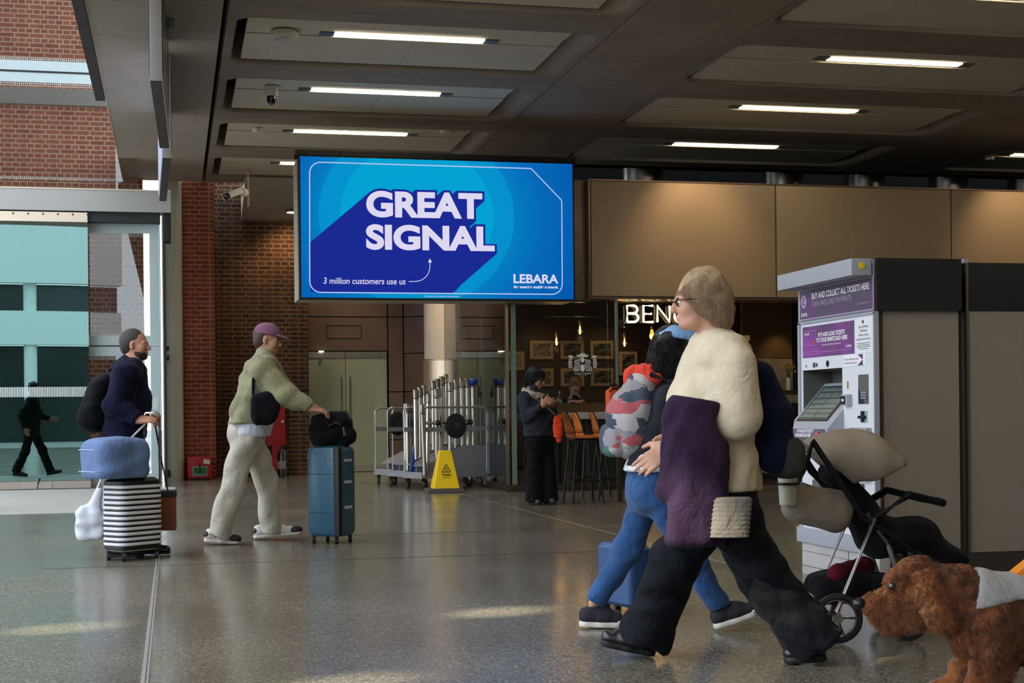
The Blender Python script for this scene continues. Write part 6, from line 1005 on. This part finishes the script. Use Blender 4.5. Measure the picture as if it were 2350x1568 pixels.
# --- passer-by on the forecourt, seen only mirrored in the door glass
b = np.array((-2.54, 18.0, 0.)); J7 = dict(head=b + (.05, 0, 1.63), neck=b + (0, 0, 1.47), shR=b + (-.02, -.19, 1.40), shL=b + (0, .19, 1.40), elR=b + (.10, -.24, 1.14), wrR=b + (.30, -.22, 1.06), elL=b + (-.18, .24, 1.14), wrL=b + (-.10, .24, .90), pelvis=b + (-.03, 0, .92), hipR=b + (-.03, -.09, .90), hipL=b + (-.03, .09, .90), knR=b + (.16, -.09, .50), anR=b + (.30, -.09, .10), toeR=b + (.46, -.09, .10), knL=b + (-.12, .09, .48), anL=b + (-.30, .09, .09), toeL=b + (-.15, .09, .04))
w7 = Person('dark figure walking, mirrored in the green glass of the sliding door', J7, (1, 0), SK2, 1.0); w7.body(hands=((w7.J['wrR'], (1, 0, 0), (0, .9, -.2), (0, 0, 1), .5), (w7.J['wrL'], (.3, 0, -1), (0, -.9, 0), (1, 0, 0), .5)), step=.016); w7.part('jacket', top_sdf(w7, rt=.16, ra=.07, hem=.86, cuff=.95, fo=(.008, 32), h=.014), M_blackcloth); w7.part('trousers', trousers_sdf(w7, rf=.08, h=.014), M_blackcloth); w7.hair(mat('hair_dark', '#191210', .5), cap=.008)
for a, z0, z1 in (('R', .012, .07), ('L', .03, .005)): q0 = w7.J['an' + a] * (1, 1, 0) + (-.06, 0, z0); shoe('shoe', q0, q0 + (.28, 0, z1 - z0), M_blkshoe, M_soleB, w7.root)
# ---------------------------------------------------------------- luggage
B_ = {k: np.array(v) for k, v in J_bags.items()}; M_wheel = mat('wheel_black', '#151517', .5)
def stack(m, w, d, r, zs, offs, M):
    """rounded-rectangle sections stacked up z with per-section inset"""
    prev = None
    for z, o in zip(zs, offs):
        pts = rrect(w - 2 * o, d - 2 * o, max(r - o * .5, .01), 5); ring = [m.bm.verts.new(M @ Vector((a - w / 2 + o, b - d / 2 + o, z))) for a, b in pts]
        if prev: [m._f([prev[k], prev[(k + 1) % len(ring)], ring[(k + 1) % len(ring)], ring[k]]) for k in range(len(ring))]
        else: m._f(ring[::-1])
        prev = ring
    m._f(prev); return m
def case_mat(x, y, rz): return Matrix.Translation((x, y, 0)) @ Matrix.Rotation(rz, 4, 'Z')
def casters(M, w, d, par, r=.026):
    for sx in (-1, 1):
        for sy in (-1, 1):
            p = M @ Vector((sx * (w / 2 - .05), sy * (d / 2 - .045), 0)); MB().cyl(p + Vector((-.014, 0, r)), p + Vector((.014, 0, r)), r, n=18).cyl(p + Vector((0, 0, r)), p + Vector((0, 0, .075)), .012).build('wheel', M_wheel, par)
x, y = B_['sc'][0], B_['sc'][1] + .04; M = case_mat(x, y, math.radians(40)); s1 = thing('suitcase', 'ribbed white and black striped hard suitcase under the blue duffle bag', 'suitcase', (x, y, 0))
zs, of = [], []
for k in range(14):
    z = .07 + k * .0385
    for t_, o in ((0, .016), (.008, .002), (.018, 0), (.026, .002), (.0335, .016)): zs.append(z + t_); of.append(o + (.02 if k in (0, 13) else .0))
stack(MB(), .40, .27, .07, zs, of, M).build('shell', mat('ridge_white', '#d6d5da', .35, coat=.2), s1); stack(MB(), .40, .27, .07, [.068, .09, .59, .612], [.04, .0065, .0065, .04], M).build('groove_liner', mat('groove_black', '#09090b', .5), s1); casters(M, .40, .27, s1, .033)
h = MB(); q = lambda a, b, z: tuple(M @ Vector((a, b, z))); a0, a1 = np.array((B_['bh0'][0] - .03, B_['bh'][1] + .03, 0)), np.array((B_['bh'][0], B_['bh'][1], 0)); h.tube([tuple(a0 + (0, 0, .60)), tuple(a0 + (0, 0, 1.075)), tuple(a0 + (.015, 0, 1.095)), tuple(a1 + (-.015, 0, 1.095)), tuple(a1 + (0, 0, 1.075)), tuple(a1 + (0, 0, .56))], .011, n=8); h.build('pull_handle', M_chrome, s1)
M_duf = cloth('blue_duffle', '#5f759f', var=.08, vs=5, rough=.7); c = B_['duf']; d = SDF(*bounds([c], .42), .010); R_ = np.array(Euler((0, 0, math.radians(38))).to_matrix()); d.ell(c + (0, 0, .01), (.215, .185, .165), R_, .02, power=5); d.folds(.005, 28, 4); d.plane((0, 0, .614), (0, 0, -1)); o = tag(link('duffle_bag', d.mesh('duffle_bag'), M_duf), 'blue duffle bag riding on top of the striped suitcase', 'bag')
m = MB(); [m.tube([tuple(c + R_ @ np.array((-.217, a, z))) for a in np.linspace(-.14, .14, 6)], .004, n=6) for z in (.085, -.075)]; m.build('zip_lines', mat('zip_pale', '#a9b6d4', .5), o)
c = B_['white']; d = SDF(*bounds([c, B_['whitet']], .25), .009); d.ell(c + (0, 0, -.03), (.105, .07, .125), None, .03, power=3); d.cap(c + (0, 0, .05), B_['whitet'] + (.02, 0, .04), .07, .02, .05, flat=((0, 1, 0), .7)); d.folds(.007, 45, 2); o = tag(link('carrier_bag', d.mesh('carrier_bag'), mat('white_plastic', '#d8dbe4', .4, var=.05)), 'white carrier bag hanging behind the striped suitcase', 'bag'); t_ = B_['whitet']; MB().tube([tuple(t_ + (0, 0, .05)), tuple(t_ + (.07, .05, .25)), tuple(w4.J['wrR'] + rt_ * .06 + (0, .01, -.02))], .008, n=6).build('handles', M_white, o)
c = B_['brown']; o = thing('paper_bag', 'brown bag with a dark top hanging beside the striped suitcase', 'bag', c); MB().box(c + (0, 0, -.02), (.125, .24, .27), .02).build('bag_body', mat('brown_paper', '#7a3f26', .7, var=.1), o); MB().box(c + (0, 0, .125), (.135, .25, .05), .015).build('dark_top', mat('dark_top', '#13282a', .6), o); MB().tube([tuple(c + (0, -.05, .14)), tuple(c + (-.05, -.03, .4)), tuple(w4.J['wrL'] + rt_ * .08)], .006, n=6).build('handles', M_blackcloth, o)
# teal suitcase with black backpack on top
x, y = B_['teal'][0], B_['teal'][1] + .1; M = case_mat(x, y, math.radians(-38)); s2 = thing('suitcase', 'tall teal suitcase pushed by the person in the plum cap', 'suitcase', (x, y, 0)); W2, D2 = .32, .30
stack(MB(), W2, D2, .06, [.06, .075, .10, .76, .795, .81], [.03, .012, 0, 0, .012, .04], M).build('shell', mat('teal_shell', '#2d5870', .4, var=.06, vscale=6, coat=.2), s2); casters(M, W2, D2, s2, .03)
m = MB(); cnr = Vector((W2 / 2, -D2 / 2, 0))
m.bx(W2 / 2 - .05, W2 / 2 + .008, -D2 / 2 - .008, -D2 / 2 + .05, .065, .805, .02); me_ = m.build('corner_strap', mat('strap_black', '#0e0f12', .5), None); me_.data.transform(M); me_.data.transform(inv(s2)); me_.parent = s2
M_refl = mat('reflective_tab', '#b8c6d0', .4)
for z in (.69, .51, .30):
    o = MB().bx(W2 / 2 - .001, W2 / 2 + .004, -.06, .06, z - .012, z + .012).build('reflective_tab', M_refl, None); o.data.transform(M); o.data.transform(inv(s2)); o.parent = s2
for z in (.26, .58):
    o = MB().bx(-W2 / 2 + .03, W2 / 2 - .06, -D2 / 2 - .003, -D2 / 2 + .002, z - .003, z + .003).build('shell_groove', mat('teal_dark', '#16303f', .5), None); o.data.transform(M); o.data.transform(inv(s2)); o.parent = s2
h = MB(); a_ = M @ Vector((-.09, D2 / 2 - .03, 0)); b2_ = M @ Vector((.09, D2 / 2 - .03, 0)); h.tube([(a_.x, a_.y, .80), (a_.x, a_.y, 1.075), (a_.x * .93 + b2_.x * .07, a_.y * .93 + b2_.y * .07, 1.092), (a_.x * .07 + b2_.x * .93, a_.y * .07 + b2_.y * .93, 1.092), (b2_.x, b2_.y, 1.075), (b2_.x, b2_.y, .80)], .010, n=8).build('pull_handle', M_blk, s2)
c = np.array((x, y, .955)); d = SDF(*bounds([c], .32), .009); d.cap(c + (-.08, -.03, -.07), c + (.11, -.03, -.06), .095, .095, .06); d.cap(c + (-.06, -.02, .03), c + (.08, -.03, .05), .09, .08, .06); d.cap(c + (-.10, .05, .03), c + (.02, .08, .06), .06, .06, .05); d.folds(.010, 38, 6); d.plane((0, 0, .812), (0, 0, -1)); o = tag(link('backpack', d.mesh('backpack'), M_blackcloth), 'black backpack slumped on top of the teal suitcase', 'backpack'); MB().tube([tuple(c + (-.03, -.13, .02)), tuple(c + (.03, -.125, .05)), tuple(c + (.09, -.11, .02)), tuple(c + (.10, -.13, -.06))], .012, n=6).build('strap', mat('strap_grey', '#3a3b44', .6), o)
x, y = B_['blue'][0], B_['blue'][1] + .1; M = case_mat(x, y, .25); s3 = thing('suitcase', 'small blue suitcase half hidden between the legs of the person in blue jeans', 'suitcase', (x, y, 0)); stack(MB(), .15, .34, .04, [.04, .06, .34, .365], [.02, 0, 0, .02], M).build('shell', mat('blue_shell', '#2c4d7a', .45), s3); casters(M, .17, .34, s3, .02); MB().tube([tuple(M @ Vector((-.05, 0, .365))), tuple(M @ Vector((-.04, 0, .39))), tuple(M @ Vector((.04, 0, .39))), tuple(M @ Vector((.05, 0, .365)))], .009, n=8).build('carry_handle', M_refl, s3)
# ---------------------------------------------------------------- pram
PJ = {k: np.array(v) for k, v in list(J_pram.items()) + list(J_pram2.items())}; LT = np.array((.2233, .9747, 0)); UP = np.array((0, 0, 1.)); ctr = PJ['pivot']
pr = thing('pram', 'black pram with a beige hood and alloy legs in front of the ticket machine', 'pram', (float(ctr[0]), float(ctr[1]), 0)); M_fr = mat('pram_frame', '#16161a', .35, .6); M_al = mat('pram_alloy', '#b4b1ac', .3, .9)
def to_mid(p): p = p - ctr; return ctr + rt_ * (p @ rt_) + UP * p[2]          # onto the pram's middle plane
HG = mat('hood_beige', '#8d7f70', .8, var=.1, vscale=5, bump=.2, bscale=150); c = to_mid(PJ['hc']); d = SDF(*bounds([PJ['hoodA'], PJ['hoodC'], PJ['hoodD']], .36), .010); Rp = np.stack([rt_, LT, UP], 1)
d.ell(c + rt_ * -.03 + UP * -.015, (.25, .22, .150), Rp, .02); d.cap(c + rt_ * .08 - LT * .12 - UP * .01, c + rt_ * .08 + LT * .12 - UP * .01, .11, .11, .05); d.cap(c + rt_ * .19 - LT * .15 - UP * .03, c + rt_ * .19 + LT * .15 - UP * .03, .03, .03, .06)
d.plane(c - rt_ * .135 - UP * .005, -rt_ * .68 - UP * .73); d.plane(c + rt_ * .10 - UP * .085, rt_ * .42 - UP * .9); d.ell(c + rt_ * .06 - UP * .10, (.17, .185, .11), Rp, .01, 'sub'); d.folds(.005, 26, 3); link('hood', d.mesh('hood'), HG, pr)
st_ = SDF(*bounds([PJ['seatA'], PJ['seatC'], PJ['foot']], .32), .010); sa, sb, sc_ = to_mid(PJ['seatA']), to_mid(PJ['seatB']), to_mid(PJ['seatC'])
st_.cap(sa + rt_ * .02, sb - rt_ * .03, .060, .085, .05, flat=(LT, 2.4)); st_.cap(sb - rt_ * .03, sb + rt_ * .16 + UP * .03, .085, .07, .05, flat=(LT, 2.3)); st_.cap(sb + rt_ * .12 + UP * .02, sc_ + UP * .0, .06, .045, .05, flat=(LT, 2.8)); st_.folds(.005, 30, 5); link('seat', st_.mesh('seat'), M_blackcloth, pr)
MB().tube([tuple(to_mid(PJ['mid']) - LT * .24), tuple(to_mid(PJ['bump2']) - LT * .2), tuple(to_mid(PJ['bumper']) - LT * .17), tuple(to_mid(PJ['bumper']) + rt_ * .02), tuple(to_mid(PJ['bumper']) + LT * .17), tuple(to_mid(PJ['bump2']) + LT * .2), tuple(to_mid(PJ['mid']) + LT * .24)], .018, n=10).build('bumper_bar', M_blackcloth, pr)
hd, hg, kn_ = to_mid(PJ['handtop']), to_mid(PJ['hand']), to_mid(PJ['mid']); ft_ = to_mid(PJ['frB']); rw_, fw_ = to_mid(PJ['rwc']), to_mid(PJ['fwc'])
for s_ in (-1, 1):
    o_ = LT * .24 * s_; MB().tube([tuple(hg + o_ + UP * .0 - rt_ * .01), tuple(hd + o_ + rt_ * .03), tuple(kn_ + o_ - rt_ * .05), tuple(ft_ + o_ * .9)], .014, n=10).build('side_frame', M_fr, pr)
    MB().tube([tuple(kn_ + o_), tuple(rw_ + o_ + UP * .02)], .013, n=10).build('rear_leg', M_al, pr); MB().tube([tuple(kn_ + o_ - rt_ * .04 + UP * .02), tuple(kn_ + o_ * .95 + rt_ * .06 - UP * .12), tuple(fw_ + o_ * .85 + UP * .06)], .013, n=10).build('front_leg', M_al, pr)
    for c0, r, tw in ((rw_ + o_ * 1.08, .115, .022), (fw_ + o_ * .85, .085, .02)):
        c0 = np.array((c0[0], c0[1], r + .001)); w_ = MB().lathe([(r - .02, -tw), (r - .004, -tw * .8), (r, 0), (r - .004, tw * .8), (r - .02, tw), (r - .026, 0), (r - .02, -tw)], c0, LT, n=36, caps=False).build('wheel', M_rub, pr); m = MB().cyl(c0 - LT * .02, c0 + LT * .02, .022, n=16); m.lathe([(r - .03, -.008), (r - .02, 0), (r - .03, .008), (r - .036, 0), (r - .03, -.008)], c0, LT, n=36, caps=False)
        for k in range(5): a = k * 2 * math.pi / 5; m.tube([tuple(c0), tuple(c0 + (rt_ * math.cos(a) + UP * math.sin(a)) * (r - .026))], .009, n=6)
        m.build('hub', M_al, w_)
MB().tube([tuple(hg - LT * .24), tuple(hg - rt_ * .02), tuple(hg + LT * .24)], .017, n=10).build('push_handle', M_fr, pr); MB().tube([tuple(ft_ - LT * .2), tuple(ft_ + LT * .2)], .02, n=10).build('foot_bar', M_fr, pr)
mr = to_mid(PJ['mar']); d = SDF(*bounds([mr], .34), .010); d.ell(mr + rt_ * .02 - UP * .02, (.19, .19, .07), Rp, .02, power=3); d.folds(.006, 30, 1); bk_ = link('basket', d.mesh('basket'), M_blackcloth, pr)
d = SDF(*bounds([mr], .24), .009); d.cap(mr - LT * .12 - rt_ * .06 + UP * .055, mr + rt_ * .10 + LT * .05 + UP * .055, .045, .05, .03); d.folds(.006, 45, 2); o = tag(link('blanket', d.mesh('blanket'), cloth('maroon_cloth', '#5a1020')), 'maroon cloth lying in the basket under the pram', 'cloth')
c = (PJ['tot0'] + PJ['tot1']) / 2; d = SDF(*bounds([PJ['tot0'], PJ['tot1']], .26), .009); d.cap(PJ['tot0'] + (0, 0, .0), PJ['tot1'], .085, .085, .05); d.cap(PJ['tot0'] + rt_ * .03 - UP * .03, PJ['tot1'] - UP * .04, .06, .07, .04); d.folds(.008, 32, 5); o = tag(link('tote_bag', d.mesh('tote_bag'), cloth('taupe_tote', '#8a7d70', var=.15, vs=6)), 'taupe bag slung below the push handle of the pram', 'bag'); MB().tube([tuple(PJ['tot0'] + UP * .08), tuple(hg - LT * .12 + UP * .02), tuple(hg - LT * .12 + rt_ * .03 - UP * .04), tuple(PJ['tot1'] + UP * .07)], .009, n=6).build('strap', M_blackcloth, o)
c = PJ['cup']; cp = thing('tumbler', 'pale tumbler with a lime lid in the holder on the pram handle', 'cup', tuple(c)); MB().lathe([(.034, -.11), (.038, -.105), (.047, .06), (.048, .07), (0, .07)], tuple(c), n=28).build('cup_body', mat('cup_pale', '#b6b2a6', .4), cp); MB().lathe([(.05, .07), (.05, .085), (.035, .095), (0, .095)], tuple(c), n=28).build('cup_lid', mat('lime_lid', '#9aa544', .4), cp); MB().tube([tuple(c + (.05 * math.cos(a), .05 * math.sin(a), -.01)) for a in np.linspace(0, 2 * math.pi, 17)] + [tuple(hg - LT * .24)], .006, n=6).build('cup_holder', M_fr, pr)
# ---------------------------------------------------------------- curly ginger dog
G = {k: np.array(v) for k, v in J_dog.items()}; fwd_ = -rt_; near = -LT
def fur(name, c1, c2, c3):
    t = NT(name); n = t.n('TexNoise', Scale=28., Detail=4., Distortion=.6); n2 = t.n('TexNoise', Scale=5., Detail=3.); co = t.coord((1, 1, .6)); t.l(co, n.inputs['Vector']); t.l(co, n2.inputs['Vector']); m = t.n('MixRGB', _blend_type='MULTIPLY', Fac=.55); t.l(t.ramp(n2.outputs['Fac'], [(.3, C(c1)), (.5, C(c2)), (.7, C(c3))]), m.inputs[1]); t.l(t.ramp(n.outputs['Fac'], [(.35, (.45, .4, .38, 1)), (.62, (1.25, 1.2, 1.1, 1))]), m.inputs[2]); t.l(m.outputs[0], t.b.inputs['Base Color']); t.b.inputs['Roughness'].default_value = .9; t.b.inputs['Sheen Weight'].default_value = .3; t.b.inputs['Specular IOR Level'].default_value = .15; t.bump(n.outputs['Fac'], .8, .01); return t.m
M_fur = fur('ginger_fur', '#4f280e', '#764018', '#966034'); lo, hi = bounds(list(G.values()), .2); lo[2] = -.02; Hh = Frame(G['head'], vnorm(G['muz'] - G['head'])); d = SDF(lo, hi, .012, [(G['head'], .2, .007)])
ch, rp = G['chest'], G['rump']; d.cap(ch + UP * .03, ch * .55 + rp * .45 + UP * .035, .112, .100, .05, flat=(UP, 1.12)); d.cap(ch * .55 + rp * .45 + UP * .035, rp + UP * .03, .105, .10, .05); d.cap(ch + fwd_ * .02, ch + fwd_ * .05 - UP * .02, .10, .08, .05); d.cap(ch + UP * .05 + fwd_ * .03, G['neck'] + UP * .02, .10, .085, .05); d.cap(G['neck'] + UP * .02, G['head'] - fwd_ * .02, .085, .08, .05)
d.ell(Hh.p(0, 0, .012), (.078, .068, .072), Hh.R, .03); d.ell(Hh.p(.01, 0, .06), (.05, .052, .035), Hh.R, .03); d.cap(Hh.p(.06, 0, -.02), Hh.p(.170, 0, -.03), .044, .034, .03); d.cap(Hh.p(.07, 0, -.055), Hh.p(.145, 0, -.062), .034, .026, .02); [d.cap(Hh.p(.08, s_ * .03, .025), Hh.p(.06, s_ * .045, .04), .022, .02, .02) for s_ in (-1, 1)]; d.ell(Hh.p(.092, 0, .02), (.018, .05, .012), Hh.R, .01, 'sub')
for s_ in (-1, 1): d.cap(Hh.p(-.01, s_ * .07, .035), Hh.p(-.015, s_ * .098, -.07), .022, .032, .025, flat=(Hh.f, 1.35))
for a in 'NF':
    sx = near if a == 'N' else -near; sh2 = ch + sx * .075 + UP * .02; d.cap(sh2, G['elb' + a], .068, .048, .04); d.cap(G['elb' + a], G['wr' + a], .046, .038, .03); d.cap(G['wr' + a], G['paw' + a] + UP * .03, .036, .036, .02); d.ell(G['paw' + a] + fwd_ * .025 + UP * .028, (.055, .042, .032), Rp, .02)
    hp = rp + sx * .07 + UP * .03; d.cap(hp, G['kne' + a], .085, .055, .05); d.cap(G['kne' + a], G['hock' + a] + UP * .02, .05, .036, .03); d.cap(G['hock' + a] + UP * .02, G['hp' + a] * (1, 1, 0) + UP * .035, .036, .034, .02); d.ell(G['hp' + a] * (1, 1, 0) + fwd_ * .03 + UP * .028, (.052, .04, .03), Rp, .02)
d.cap(rp + UP * .08, G['tail'], .04, .05, .03); d.folds(.006, 95, 3, 7, aniso=(.6, 1, 1)); d.folds(.0035, 210, 8, 7); d.plane((0, 0, .001), (0, 0, -1))
dg = tag(link('dog', d.mesh('dog', 1), M_fur), 'curly ginger dog in a grey harness, walking past the pram', 'dog'); fur_coat(dg, 9000, .019, (.012, 0, -.014), .55, .012, .004)
MB().ball(Hh.p(.218, 0, -.016), (.026, .028, .021), n=16).build('nose', mat('nose_black', '#0c0b0b', .3), dg); [MB().ball(Hh.p(.098, s_ * .045, .026), .015, n=14).build('eye', M_iris, dg) for s_ in (-1, 1)]
hz = SDF(*bounds([ch, G['neck'], ch * .6 + rp * .4], .24), .010); hz.cap(ch + UP * .035 - fwd_ * .0, ch * .7 + rp * .3 + UP * .04, .134, .126, .05, flat=(UP, 1.12)); hz.cap(ch + UP * .05 + fwd_ * .03, G['neck'] * .6 + ch * .4 + UP * .03, .118, .112, .05); hz.folds(.003, 30, 2); hz.plane(ch + fwd_ * .09, fwd_ + UP * .3); hz.plane(ch - fwd_ * .26, -fwd_); hz.plane(ch + UP * .075, -UP - fwd_ * .2); link('harness', hz.mesh('harness'), cloth('grey_harness', '#8d8a88', var=.08), dg)
oq = G['orange']; MB().prism([(-.055, -.03), (.22, -.03), (.24, .10), (.16, .14)], oq + near * .04 - UP * .01, rt_, UP, -.08).build('harness_handle', mat('orange_nylon', '#d9800f', .6, var=.08), dg)
